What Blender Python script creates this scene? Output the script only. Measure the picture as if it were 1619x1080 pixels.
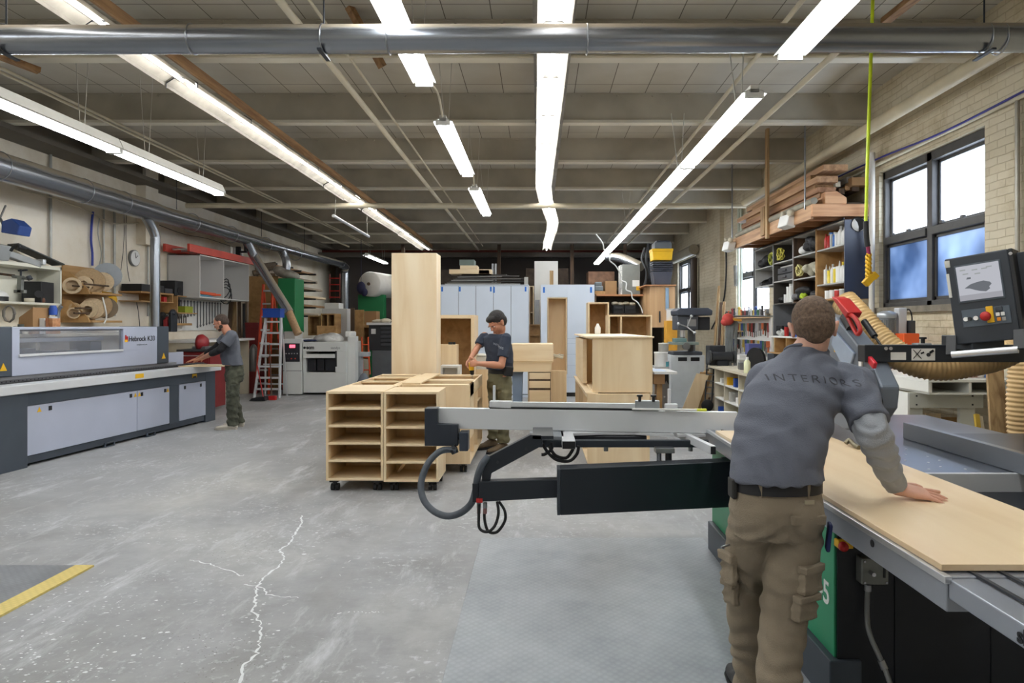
import bpy, bmesh, math, random
from mathutils import Vector as V, Matrix, Euler, noise
for o in list(bpy.data.objects): bpy.data.objects.remove(o)
SC = bpy.context.scene
COL = SC.collection
PI = math.pi
# ---- camera: level, parallel to the hall, 1.55 m above the floor
F, CX, CY, H = 1050.0, 852.0, 515.0, 1.55
cam_d = bpy.data.cameras.new('camera'); cam = bpy.data.objects.new('camera', cam_d); COL.objects.link(cam)
cam.location = (0, 0, H); cam.rotation_euler = (PI/2, 0, 0)
cam_d.sensor_width = 36; cam_d.lens = F/1619*36; cam_d.clip_end = 200; cam_d.clip_start = .05
cam_d.shift_x = (809.5-CX)/1619; cam_d.shift_y = (CY-540)/1619
SC.camera = cam
# ---- world: bright overcast day outside the windows
W = bpy.data.worlds.new('overcast'); SC.world = W; W.use_nodes = True
bg = W.node_tree.nodes['Background']; bg.inputs[0].default_value = (.80, .90, 1, 1); bg.inputs[1].default_value = 3.2
SC.view_settings.view_transform = 'Standard'; SC.view_settings.look = 'None'
SC.view_settings.exposure = 1.62; SC.view_settings.gamma = 1; SC.view_settings.use_curve_mapping = False
try:
    SC.cycles.use_denoising = True; SC.cycles.denoiser = 'OPENIMAGEDENOISE'
except Exception: pass
SC.cycles.max_bounces = 7; SC.cycles.diffuse_bounces = 5; SC.cycles.glossy_bounces = 4; SC.cycles.transmission_bounces = 5
SC.cycles.sample_clamp_indirect = 6; SC.cycles.caustics_reflective = False; SC.cycles.caustics_refractive = False
TUBE_E = 14.0     # brightness of every fluorescent tube

def P(x, y, Y):
    k = Y/F; return V(((x-CX)*k, Y, H-(y-CY)*k))
def PX(x, y, X): return P(x, y, X*F/(x-CX))
def PZ(x, y, z): return P(x, y, (H-z)*F/(y-CY))
def xs(x, Y): return (x-CX)*Y/F
def zs(y, Y): return H-(y-CY)*Y/F

# ---- materials
def lin(c): return tuple(((v/255)/12.92 if v/255 <= .04045 else ((v/255+.055)/1.055)**2.4) for v in c)
_m = {}
def M(c, rough=.5, metal=0., var=.08, sc=6., bump=.0, name='paint', bsc=60., coat=0., alpha=1.):
    key = (tuple(c), rough, metal, var, sc, bump, bsc, coat)
    if key in _m: return _m[key]
    m = bpy.data.materials.new(name); m.use_nodes = True; nt = m.node_tree; b = nt.nodes['Principled BSDF']
    b.inputs['Roughness'].default_value = rough; b.inputs['Metallic'].default_value = metal
    if coat: b.inputs['Coat Weight'].default_value = coat
    L = lin(c)
    if var or bump:
        tc = nt.nodes.new('ShaderNodeTexCoord')
    if var:
        n = nt.nodes.new('ShaderNodeTexNoise'); n.inputs['Scale'].default_value = sc; n.inputs['Detail'].default_value = 4
        r = nt.nodes.new('ShaderNodeValToRGB'); r.color_ramp.elements[0].position = .3; r.color_ramp.elements[1].position = .7
        r.color_ramp.elements[0].color = tuple(v*(1-var) for v in L)+(1,); r.color_ramp.elements[1].color = tuple(min(1, v*(1+var)) for v in L)+(1,)
        nt.links.new(tc.outputs['Object'], n.inputs['Vector']); nt.links.new(n.outputs['Fac'], r.inputs[0]); nt.links.new(r.outputs[0], b.inputs['Base Color'])
    else: b.inputs['Base Color'].default_value = L+(1,)
    if bump:
        n2 = nt.nodes.new('ShaderNodeTexNoise'); n2.inputs['Scale'].default_value = bsc; n2.inputs['Detail'].default_value = 3
        bp = nt.nodes.new('ShaderNodeBump'); bp.inputs['Strength'].default_value = bump; bp.inputs['Distance'].default_value = .01
        nt.links.new(tc.outputs['Object'], n2.inputs['Vector']); nt.links.new(n2.outputs['Fac'], bp.inputs['Height']); nt.links.new(bp.outputs[0], b.inputs['Normal'])
    _m[key] = m; return m
def emit(c, s, name='lamp'):
    m = bpy.data.materials.new(name); m.use_nodes = True; nt = m.node_tree; nt.nodes.clear()
    e = nt.nodes.new('ShaderNodeEmission'); e.inputs[0].default_value = c+(1,); e.inputs[1].default_value = s
    o = nt.nodes.new('ShaderNodeOutputMaterial'); nt.links.new(e.outputs[0], o.inputs[0]); return m
def nodemat(name, fn):
    m = bpy.data.materials.new(name); m.use_nodes = True; nt = m.node_tree; b = nt.nodes['Principled BSDF']
    N = lambda t, **k: _node(nt, t, k)
    fn(nt, b, N, nt.links.new); return m
def _node(nt, t, k):
    n = nt.nodes.new('ShaderNode'+t)
    for a, v in k.items():
        if a in n.inputs: n.inputs[a].default_value = v
        else: setattr(n, a, v)
    return n
def ramp(N, stops):
    r = N('ValToRGB'); e = r.color_ramp.elements
    while len(e) < len(stops): e.new(.5)
    for i, (p, c) in enumerate(stops): e[i].position = p; e[i].color = (c+(1,)) if isinstance(c, tuple) else (c, c, c, 1)
    return r
def woodmat(name, c1, c2, rough=.45, axis=2, sc=9., stretch=.07, fig=.5):
    def f(nt, b, N, l):
        tc = N('TexCoord'); mp = N('Mapping'); s = [sc, sc, sc]; s[axis] = sc*stretch; mp.inputs['Scale'].default_value = s
        n = N('TexNoise', Scale=1.6, Detail=6, Distortion=fig); n2 = N('TexNoise', Scale=.35, Detail=2)
        l(tc.outputs['Object'], mp.inputs[0]); l(mp.outputs[0], n.inputs['Vector']); l(tc.outputs['Object'], n2.inputs['Vector'])
        r = ramp(N, [(.3, lin(c2)), (.62, lin(c1))]); l(n.outputs['Fac'], r.inputs[0])
        mx = N('MixRGB', blend_type='MULTIPLY', Fac=.5); r2 = ramp(N, [(.35, (.80, .76, .70)), (.65, (1., 1., 1.))])
        l(n2.outputs['Fac'], r2.inputs[0]); l(r.outputs[0], mx.inputs[1]); l(r2.outputs[0], mx.inputs[2]); l(mx.outputs[0], b.inputs['Base Color'])
        b.inputs['Roughness'].default_value = rough
    return nodemat(name, f)

# ---- geometry collector
class MB:
    def __init__(s): s.v = []; s.f = []; s.s = []
    def add(s, vs, fs, sm=False):
        b = len(s.v); s.v += [V(p) for p in vs]; s.f += [tuple(i+b for i in f) for f in fs]; s.s += [sm]*len(fs); return s
    def box(s, x0, x1, y0, y1, z0, z1):
        return s.add([(x0,y0,z0),(x1,y0,z0),(x1,y1,z0),(x0,y1,z0),(x0,y0,z1),(x1,y0,z1),(x1,y1,z1),(x0,y1,z1)],
              [(0,3,2,1),(4,5,6,7),(0,1,5,4),(1,2,6,5),(2,3,7,6),(3,0,4,7)])
    def obx(s, c, d, rot=(0,0,0)):
        R = Euler(rot).to_matrix() if not isinstance(rot, Matrix) else rot
        c = V(c); a, b, e = d[0]/2, d[1]/2, d[2]/2
        vs = [c+R@V(p) for p in [(-a,-b,-e),(a,-b,-e),(a,b,-e),(-a,b,-e),(-a,-b,e),(a,-b,e),(a,b,e),(-a,b,e)]]
        return s.add(vs, [(0,3,2,1),(4,5,6,7),(0,1,5,4),(1,2,6,5),(2,3,7,6),(3,0,4,7)])
    def bar(s, p0, p1, w, h, up=(0,0,1)):
        p0, p1 = V(p0), V(p1); d = (p1-p0).normalized(); u = V(up); r = d.cross(u)
        if r.length < 1e-4: r = d.cross(V((0,1,0)))
        r.normalize(); u = r.cross(d); r *= w/2; u *= h/2
        vs = [p0-r-u, p0+r-u, p0+r+u, p0-r+u, p1-r-u, p1+r-u, p1+r+u, p1-r+u]
        return s.add(vs, [(0,3,2,1)[::-1],(4,5,6,7)[::-1],(0,1,5,4)[::-1],(1,2,6,5)[::-1],(2,3,7,6)[::-1],(3,0,4,7)[::-1]])
    def cyl(s, p0, p1, r0, r1=None, n=14, caps=True):
        p0, p1 = V(p0), V(p1); r1 = r0 if r1 is None else r1; d = (p1-p0).normalized()
        a = d.orthogonal().normalized(); b = d.cross(a); vs = []
        for p, r in ((p0, r0), (p1, r1)):
            for i in range(n): t = 2*PI*i/n; vs.append(p+(a*math.cos(t)+b*math.sin(t))*r)
        s.add(vs, [(i, (i+1) % n, n+(i+1) % n, n+i) for i in range(n)], True)
        if caps:
            s.add(vs[:n], [tuple(range(n))[::-1]]); s.add(vs[n:], [tuple(range(n))])
        return s
    def tube(s, pts, r, n=8, smooth=0, closed=False, rr=None):
        pts = [V(p) for p in pts]
        if smooth: pts = cat(pts, smooth, closed)
        m = len(pts); fr = None; vs = []
        for i, p in enumerate(pts):
            if closed: d = pts[(i+1) % m]-pts[i-1]
            else: d = pts[min(i+1, m-1)]-pts[max(i-1, 0)]
            d.normalize()
            if fr is None: a = d.orthogonal().normalized()
            else: a = (fr-d*fr.dot(d)).normalized()
            fr = a; b = d.cross(a); q = rr(i/(m-1)) if rr else r
            for j in range(n): t = 2*PI*j/n; vs.append(p+(a*math.cos(t)+b*math.sin(t))*q)
        fs = [(i*n+j, i*n+(j+1) % n, ((i+1) % m)*n+(j+1) % n, ((i+1) % m)*n+j) for i in range(m if closed else m-1) for j in range(n)]
        s.add(vs, fs, True)
        if not closed: s.add(vs[:n], [tuple(range(n))[::-1]]); s.add(vs[-n:], [tuple(range(n))])
        return s
    def lathe(s, c, prof, n=20, axis=(0,0,1), sm=True):
        c = V(c); R = V((0,0,1)).rotation_difference(V(axis)).to_matrix(); vs = []; m = len(prof)
        for r, z in prof:
            for j in range(n): t = 2*PI*j/n; vs.append(c+R@V((r*math.cos(t), r*math.sin(t), z)))
        s.add(vs, [(i*n+j, i*n+(j+1) % n, (i+1)*n+(j+1) % n, (i+1)*n+j) for i in range(m-1) for j in range(n)], sm)
        if prof[0][0] > 1e-5: s.add(vs[:n], [tuple(range(n))[::-1]])
        if prof[-1][0] > 1e-5: s.add(vs[-n:], [tuple(range(n))])
        return s
    def ell(s, c, r, rot=(0,0,0), n=14, m=9):
        R = Euler(rot).to_matrix() if not isinstance(rot, Matrix) else rot
        c = V(c); vs = [c+R@V((0,0,-r[2]))]
        for i in range(1, m):
            t = -PI/2+PI*i/m
            for j in range(n): p = 2*PI*j/n; vs.append(c+R@V((r[0]*math.cos(t)*math.cos(p), r[1]*math.cos(t)*math.sin(p), r[2]*math.sin(t))))
        vs.append(c+R@V((0,0,r[2]))); T_ = len(vs)-1
        fs = [(0, 1+(j+1) % n, 1+j) for j in range(n)]+[(T_, 1+(m-2)*n+j, 1+(m-2)*n+(j+1) % n) for j in range(n)]
        fs += [(1+i*n+j, 1+i*n+(j+1) % n, 1+(i+1)*n+(j+1) % n, 1+(i+1)*n+j) for i in range(m-2) for j in range(n)]
        return s.add(vs, fs, True)
    def prism(s, poly, ax, a, b):
        # poly in the plane normal to axis ax (x: (y,z), y: (x,z), z: (x,y)); extruded from a to b
        f = {'x': lambda p, t: (t, p[0], p[1]), 'y': lambda p, t: (p[0], t, p[1]), 'z': lambda p, t: (p[0], p[1], t)}[ax]
        n = len(poly); vs = [f(p, a) for p in poly]+[f(p, b) for p in poly]
        return s.add(vs, [tuple(range(n)), tuple(range(2*n-1, n-1, -1))]+[(i, n+i, n+(i+1) % n, (i+1) % n) for i in range(n)])
    def loft(s, rings, n=20, e=2.0, sm=True):
        # rings: (centre, right vector, forward vector, rx, ry)
        vs = []
        for c, rt, fw, rx, ry in rings:
            c, rt, fw = V(c), V(rt), V(fw)
            for j in range(n):
                t = 2*PI*j/n; cs, sn = math.cos(t), math.sin(t)
                vs.append(c+rt*rx*math.copysign(abs(cs)**(2/e), cs)+fw*ry*math.copysign(abs(sn)**(2/e), sn))
        m = len(rings); s.add(vs, [(i*n+j, i*n+(j+1) % n, (i+1)*n+(j+1) % n, (i+1)*n+j) for i in range(m-1) for j in range(n)], sm)
        s.add(vs[:n], [tuple(range(n))[::-1]]); s.add(vs[-n:], [tuple(range(n))]); return s
def cat(pts, k, closed=False):
    out = []; m = len(pts)
    for i in range(m if closed else m-1):
        g = (lambda j: pts[j % m]) if closed else (lambda j: pts[max(0, min(m-1, j))])
        a, b, c, d = g(i-1), g(i), g(i+1), g(i+2)
        for q in range(k):
            t = q/k; out.append(.5*((2*b)+(c-a)*t+(2*a-5*b+4*c-d)*t*t+(3*b-a-3*c+d)*t**3))
    if not closed: out.append(pts[-1])
    return out
def mesh_of(mb, name, recalc=True):
    me = bpy.data.meshes.new(name); me.from_pydata([tuple(v) for v in mb.v], [], mb.f); me.polygons.foreach_set('use_smooth', mb.s)
    if recalc:
        bm = bmesh.new(); bm.from_mesh(me); bmesh.ops.recalc_face_normals(bm, faces=bm.faces); bm.to_mesh(me); bm.free()
    me.update(); return me
def base(o):
    l = V((0,0,0))
    while o is not None: l += o.location; o = o.parent
    return l
def tag(o, label=None, cat_=None, group=None, kind=None):
    if label: o['label'] = label
    if cat_: o['category'] = cat_
    if group: o['group'] = group
    if kind: o['kind'] = kind
    return o
def T(name, label, cat_, loc=(0,0,0), group=None):
    o = bpy.data.objects.new(name, None); COL.objects.link(o); o.location = loc; o.empty_display_size = .1
    return tag(o, label, cat_, group)
def A(mb, name, mat, parent=None, bev=0, label=None, local=False, cat_=None, group=None, kind=None, seg=2, origin=None):
    """one mesh object from a collector given in world coordinates (local=True: in the parent's)"""
    me = mesh_of(mb, name); o = bpy.data.objects.new(name, me); COL.objects.link(o)
    off = V((0,0,0))
    if parent is not None:
        o.parent = parent
        if not local: off = base(parent)
    else:
        xsx = [v.co for v in me.vertices]
        off = V((sum(v.x for v in xsx)/len(xsx), sum(v.y for v in xsx)/len(xsx), min(v.z for v in xsx))) if origin is None else V(origin)
        if kind == 'structure' and origin is None: off = V((0,0,0))
        o.location = off
    if off.length: me.transform(Matrix.Translation(-off))
    if mat is not None: me.materials.append(mat)
    if bev:
        b = o.modifiers.new('edge', 'BEVEL'); b.width = bev; b.segments = seg; b.limit_method = 'ANGLE'; b.angle_limit = .7
    return tag(o, label, cat_, group, kind)
def S(mb, name, mat, parent=None, bev=0): return A(mb, name, mat, parent, bev, kind='structure')
def dup(root, loc, rotz=None, label=None, group=None, scale=None):
    r = root.copy(); COL.objects.link(r); r.location = loc
    if rotz is not None: r.rotation_euler = (0, 0, rotz)
    if scale: r.scale = (scale,)*3
    if label: r['label'] = label
    if group: r['group'] = group
    def rec(a, b):
        for ch in [c for c in bpy.data.objects if c.parent == a]:
            c = ch.copy(); COL.objects.link(c); c.parent = b; rec(ch, c)
    rec(root, r); return r
def text(s, name, mat, loc, rot, size, parent=None, label=None, depth=.001, align='LEFT', cat_=None, shear=0, local=False, bold=0):
    cu = bpy.data.curves.new(name, 'FONT'); cu.body = s; cu.size = size; cu.extrude = depth; cu.align_x = align; cu.shear = shear; cu.offset = bold
    t = bpy.data.objects.new(name, cu); COL.objects.link(t)
    dg = bpy.context.evaluated_depsgraph_get(); me = bpy.data.meshes.new_from_object(t.evaluated_get(dg)); bpy.data.objects.remove(t)
    me.materials.clear(); me.materials.append(mat)
    o = bpy.data.objects.new(name, me); COL.objects.link(o)
    R = rot if isinstance(rot, Matrix) else Euler(rot).to_matrix()
    me.transform(R.to_4x4()); o.location = V(loc)
    if parent is not None: o.parent = parent; o.location = V(loc) if local else V(loc)-base(parent)
    return tag(o, label, cat_)
rnd = random.Random(7)
# shared materials
STEEL = M((150,152,155), .32, .9, .15, 3, name='galvanised'); ALU = M((215,217,220), .35, .85, .06, 4, name='aluminium')
ALUP = M((208,210,213), .4, .25, .04, 4, name='satin_aluminium')
BLACK = M((22,23,26), .5, 0, .15, 4, name='black_plastic'); BLKMETAL = M((38,42,48), .45, .2, .12, 3, name='black_metal')
RUBBER = M((28,28,30), .7, 0, .1, 8, name='rubber'); WHITE = M((225,225,222), .5, 0, .04, 3, name='white_paint')
CREAM = M((200,192,172), .6, 0, .1, 3, name='cream_paint'); CHROME = M((200,200,205), .2, 1, 0, name='chrome')
RED = M((175,32,30), .45, 0, .1, 5, name='red_paint'); ORANGE = M((215,80,25), .5, 0, .1, 5, name='orange_paint')
YELLOW = M((225,175,25), .5, 0, .08, 5, name='yellow_paint'); BLUE = M((30,75,165), .5, 0, .1, 5, name='blue_paint'); GREEN = M((35,125,75), .5, 0, .1, 2, name='green_paint')
TAPE = M((40,110,200), .6, 0, .05, name='blue_tape'); DUSTG = M((118,115,108), .7, 0, .25, 9, name='dusty_grey')
BIRCH = woodmat('birch_ply', (238,216,180), (224,196,154), .45, 2, 4, .1, .8); BIRCHX = woodmat('birch_ply_across', (240,220,186), (228,202,162), .45, 0, 4, .1, .8)
BIRCHY = woodmat('birch_ply_along', (240,220,186), (228,202,162), .45, 1, 4, .1, .8)
PINE = woodmat('old_pine', (172,134,92), (125,90,58), .7, axis=1, sc=14); PINEX = woodmat('fir_board', (205,150,105), (160,105,68), .6, axis=0, sc=14)
PINEZ = woodmat('pine_upright', (190,160,118), (140,108,72), .7, axis=2, sc=14)
OSB = woodmat('tan_board', (186,148,98), (158,120,74), .6, axis=1, sc=5); DARKW = woodmat('dark_board', (92,70,50), (52,40,30), .7, axis=2, sc=10)
CARD = M((158,122,84), .8, 0, .1, 4, name='cardboard')
# ======================= ROOM SHELL
XL, XR, YF, YB, ZC = -7.4, 4.35, -5.0, 23.5, 4.6
def f_floor(nt, b, N, l):
    tc = N('TexCoord'); n1 = N('TexNoise', Scale=.55, Detail=5, Distortion=.4); n2 = N('TexNoise', Scale=5, Detail=6, Roughness=.7)
    n3 = N('TexNoise', Scale=22, Detail=4, Roughness=.65); n4 = N('TexNoise', Scale=1.3, Detail=3)
    mp = N('Mapping'); mp.inputs['Scale'].default_value = (1.4, .35, 1); mp.inputs['Rotation'].default_value = (0, 0, -.5); n5 = N('TexNoise', Scale=2.2, Detail=8, Roughness=.75)
    for n in (n1, n2, n3, n4): l(tc.outputs['Object'], n.inputs['Vector'])
    l(tc.outputs['Object'], mp.inputs[0]); l(mp.outputs[0], n5.inputs['Vector'])
    r1 = ramp(N, [(.3, lin((136,135,133))), (.5, lin((154,155,157))), (.72, lin((178,178,176)))]); l(n1.outputs['Fac'], r1.inputs[0])
    r2 = ramp(N, [(.34, .72), (.52, .98), (.72, 1.22)]); l(n2.outputs['Fac'], r2.inputs[0])
    m1 = N('MixRGB', blend_type='MULTIPLY', Fac=.75); l(r1.outputs[0], m1.inputs[1]); l(r2.outputs[0], m1.inputs[2])
    # paint flecks: fine speckle gated by larger patches
    r3 = ramp(N, [(.56, 0.), (.66, .9)]); l(n3.outputs['Fac'], r3.inputs[0]); r4 = ramp(N, [(.42, 0.), (.64, .9)]); l(n4.outputs['Fac'], r4.inputs[0])
    mm = N('Math', operation='MULTIPLY'); l(r3.outputs[0], mm.inputs[0]); l(r4.outputs[0], mm.inputs[1])
    r5 = ramp(N, [(.54, 0.), (.70, .75)]); l(n5.outputs['Fac'], r5.inputs[0]); ma = N('Math', operation='MAXIMUM'); l(mm.outputs[0], ma.inputs[0]); l(r5.outputs[0], ma.inputs[1])
    m2 = N('MixRGB'); m2.inputs[2].default_value = lin((205,208,212))+(1,); l(ma.outputs[0], m2.inputs[0]); l(m1.outputs[0], m2.inputs[1])
    # pitted dark specks
    v = N('TexVoronoi', Scale=38); l(tc.outputs['Object'], v.inputs['Vector']); r6 = ramp(N, [(.10, 1.), (.16, 0.)]); l(v.outputs['Distance'], r6.inputs[0])
    n6 = N('TexNoise', Scale=.8, Detail=2); l(tc.outputs['Object'], n6.inputs['Vector']); r7 = ramp(N, [(.56, 0.), (.66, .9)]); l(n6.outputs['Fac'], r7.inputs[0])
    m3 = N('Math', operation='MULTIPLY'); l(r6.outputs[0], m3.inputs[0]); l(r7.outputs[0], m3.inputs[1])
    m4 = N('MixRGB'); m4.inputs[2].default_value = lin((95,92,84))+(1,); l(m3.outputs[0], m4.inputs[0]); l(m2.outputs[0], m4.inputs[1]); l(m4.outputs[0], b.inputs['Base Color'])
    rr = ramp(N, [(.35, .42), (.7, .68)]); l(n2.outputs['Fac'], rr.inputs[0]); l(rr.outputs[0], b.inputs['Roughness'])
    bp = N('Bump', Strength=.12, Distance=.01); l(n3.outputs['Fac'], bp.inputs['Height']); l(bp.outputs[0], b.inputs['Normal'])
FLOORM = nodemat('worn_concrete', f_floor)
def f_deck(nt, b, N, l):
    tc = N('TexCoord'); br = N('TexBrick', Scale=1.0); br.inputs['Color1'].default_value = lin((196,192,182))+(1,); br.inputs['Color2'].default_value = lin((206,202,192))+(1,)
    br.inputs['Mortar'].default_value = lin((104,98,88))+(1,); br.inputs['Mortar Size'].default_value = .005; br.inputs['Brick Width'].default_value = .464; br.inputs['Row Height'].default_value = 2.1; br.offset = 0
    n = N('TexNoise', Scale=1.1, Detail=5); mx = N('MixRGB', blend_type='MULTIPLY', Fac=.55); r = ramp(N, [(.35, (.72, .68, .62)), (.62, (1., 1., 1.))])
    l(tc.outputs['Object'], br.inputs['Vector']); l(tc.outputs['Object'], n.inputs['Vector']); l(n.outputs['Fac'], r.inputs[0]); l(br.outputs[0], mx.inputs[1]); l(r.outputs[0], mx.inputs[2]); l(mx.outputs[0], b.inputs['Base Color'])
    b.inputs['Roughness'].default_value = .8
DECKM = nodemat('roof_deck', f_deck)
def f_brick(nt, b, N, l):
    tc = N('TexCoord'); sp = N('SeparateXYZ'); cb = N('CombineXYZ'); l(tc.outputs['Object'], sp.inputs[0]); l(sp.outputs['Y'], cb.inputs['X']); l(sp.outputs['Z'], cb.inputs['Y'])
    nd = N('TexNoise', Scale=3, Detail=3); l(cb.outputs[0], nd.inputs['Vector'])
    mv = N('MixRGB', Fac=.03); l(cb.outputs[0], mv.inputs[1]); l(nd.outputs['Color'], mv.inputs[2])
    br = N('TexBrick', Scale=1.0); br.inputs['Brick Width'].default_value = .215; br.inputs['Row Height'].default_value = .075; br.inputs['Mortar Size'].default_value = .006; br.inputs['Mortar Smooth'].default_value = .6
    br.inputs['Color1'].default_value = lin((208,198,174))+(1,); br.inputs['Color2'].default_value = lin((213,204,182))+(1,); br.inputs['Mortar'].default_value = lin((198,186,160))+(1,)
    l(mv.outputs[0], br.inputs['Vector'])
    n = N('TexNoise', Scale=1.5, Detail=7, Roughness=.7); l(cb.outputs[0], n.inputs['Vector']); r = ramp(N, [(.30, (.50, .43, .32)), (.40, (.80, .75, .66)), (.5, (.97, .95, .92)), (.7, (1.04, 1.04, 1.04))]); l(n.outputs['Fac'], r.inputs[0])
    mx = N('MixRGB', blend_type='MULTIPLY', Fac=.8); l(br.outputs[0], mx.inputs[1]); l(r.outputs[0], mx.inputs[2]); l(mx.outputs[0], b.inputs['Base Color'])
    bp = N('Bump', Strength=.6, Distance=.012); iv = N('Math', operation='SUBTRACT'); iv.inputs[0].default_value = 1; l(br.outputs['Fac'], iv.inputs[1])
    ad = N('Math', operation='ADD'); l(iv.outputs[0], ad.inputs[0]); l(n.outputs['Fac'], ad.inputs[1]); l(ad.outputs[0], bp.inputs['Height']); l(bp.outputs[0], b.inputs['Normal'])
    b.inputs['Roughness'].default_value = .65
BRICK = nodemat('painted_brick', f_brick)
def f_plaster(nt, b, N, l):
    tc = N('TexCoord'); n = N('TexNoise', Scale=.9, Detail=7, Roughness=.65); l(tc.outputs['Object'], n.inputs['Vector'])
    r = ramp(N, [(.28, lin((200,184,156))), (.5, lin((228,219,202))), (.7, lin((236,229,216)))]); l(n.outputs['Fac'], r.inputs[0]); l(r.outputs[0], b.inputs['Base Color'])
    bp = N('Bump', Strength=.2, Distance=.02); l(n.outputs['Fac'], bp.inputs['Height']); l(bp.outputs[0], b.inputs['Normal']); b.inputs['Roughness'].default_value = .7
PLASTER = nodemat('old_plaster', f_plaster)
BEAMM = M((178,171,156), .6, 0, .18, 1.5, name='beam_paint'); FLANGE = M((224,219,205), .6, 0, .1, 1.5, name='flange_paint'); PIPEP = M((214,205,182), .5, 0, .12, 2, name='pipe_paint')  # light on the beams' bottom flange is painted in: flange lighter, web darker
fl = S(MB().box(XL-.3, XR+.4, YF, YB, -.1, 0), 'floor', FLOORM)
S(MB().box(XL-.3, XR+.4, YF, YB, ZC, ZC+.15), 'ceiling', DECKM)
S(MB().box(XL-.3, XL, YF, YB, 0, ZC), 'wall_left', PLASTER)
S(MB().box(XL-.3, XR+.4, YF-.2, YF, 0, ZC), 'wall_back', PLASTER)
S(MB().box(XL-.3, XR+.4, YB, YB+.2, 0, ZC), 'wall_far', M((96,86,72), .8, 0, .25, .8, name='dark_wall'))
# right wall with three window openings
wz0, wz1 = 1.777, 3.505; wins = [(6.48, 8.49), (12.55, 14.65), (18.4, 20.8)]
w = MB(); w.box(XR, XR+.32, YF, YB, 0, wz0); w.box(XR, XR+.32, YF, YB, wz1, ZC); y = YF
for a, b_ in wins: w.box(XR, XR+.32, y, a, wz0, wz1); y = b_
w.box(XR, XR+.32, y, YB, wz0, wz1); S(w, 'wall_right', BRICK)
def f_pane(nt, b, N, l):
    out = nt.nodes['Material Output']; tr = N('BsdfTranslucent'); tr.inputs[0].default_value = (.93, .95, 1, 1); tp = N('BsdfTransparent'); tp.inputs[0].default_value = (.97, .98, 1, 1)
    gl = N('BsdfGlossy'); gl.inputs['Roughness'].default_value = .15; m1 = N('MixShader'); m1.inputs[0].default_value = .22; m2 = N('MixShader'); m2.inputs[0].default_value = .07
    l(tr.outputs[0], m1.inputs[1]); l(tp.outputs[0], m1.inputs[2]); l(m1.outputs[0], m2.inputs[1]); l(gl.outputs[0], m2.inputs[2]); l(m2.outputs[0], out.inputs[0])
PANE = nodemat('dusty_glass', f_pane)
def f_pane2(nt, b, N, l):
    out = nt.nodes['Material Output']; tr = N('BsdfTranslucent'); tc = N('TexCoord'); n = N('TexNoise', Scale=1.1, Detail=3); l(tc.outputs['Object'], n.inputs['Vector'])
    r = ramp(N, [(.35, (.10, .14, .21)), (.6, (.30, .35, .44))]); l(n.outputs['Fac'], r.inputs[0]); l(r.outputs[0], tr.inputs[0])
    gl = N('BsdfGlossy'); gl.inputs['Roughness'].default_value = .25; m2 = N('MixShader'); m2.inputs[0].default_value = .08
    l(tr.outputs[0], m2.inputs[1]); l(gl.outputs[0], m2.inputs[2]); l(m2.outputs[0], out.inputs[0])
PANE2 = nodemat('blue_frosted_glass', f_pane2)
FRM = M((72,70,68), .5, .1, .2, 5, name='window_paint')
for i, (a, b_) in enumerate(wins):
    x = XR+.10; f = MB(); mid = (a+b_)/2
    for y0, y1 in ((a, a+.05), (b_-.05, b_), (mid-.05, mid+.05)): f.box(x-.05, x+.09, y0, y1, wz0, wz1)
    f.box(x-.05, x+.09, a, b_, wz1-.10, wz1); f.box(x-.05, x+.09, a, b_, wz0, wz0+.06); f.box(x-.07, x+.1, a+.05, mid-.05, 2.57, 2.66); f.box(x-.07, x+.1, mid+.05, b_-.05, 2.57, 2.66)
    fo = S(f, 'window_%d' % (i+1), FRM, None, .006)
    s_ = MB()
    for q0, q1 in ((a+.05, mid-.05), (mid+.05, b_-.05)):
        for z0, z1, dx in ((wz0+.06, 2.57, 0.), (2.66, wz1-.10, .04)):
            s_.box(x-.02+dx, x+.02+dx, q0, q0+.035, z0, z1); s_.box(x-.02+dx, x+.02+dx, q1-.035, q1, z0, z1); s_.box(x-.02+dx, x+.02+dx, q0, q1, z1-.035, z1); s_.box(x-.02+dx, x+.02+dx, q0, q1, z0, z0+.04)
    S(s_, 'sash', FRM, fo)
    for q0, q1 in ((a+.08, mid-.08), (mid+.08, b_-.08)):
        for z0, z1, dx in ((wz0+.10, 2.54, 0.), (2.66, wz1-.13, .04)):
            S(MB().box(x-.004+dx, x+.004+dx, q0, q1, z0, z1), 'pane', PANE2 if (z0 < 2 and i == 0) else PANE, fo)
    for q in (a+.35, mid-.3, mid+.35, b_-.3): S(MB().obx((x-.09, q, 2.675), (.03, .05, .03)), 'sash_lock', FRM, fo)
    S(MB().box(XR-.06, XR+.08, a-.06, b_+.06, wz0-.07, wz0), 'window_sill', M((120,112,98), .8, 0, .3, 8, name='stone_sill'), fo)
# wall piers and a boxed downpipe by the far window
S(MB().box(XR-.10, XR, 15.6, 16.0, 0, ZC), 'trim_1', BRICK); S(MB().box(XL, XL+.18, 12.2, 12.6, 3.05, ZC), 'trim_2', PLASTER)
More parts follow.
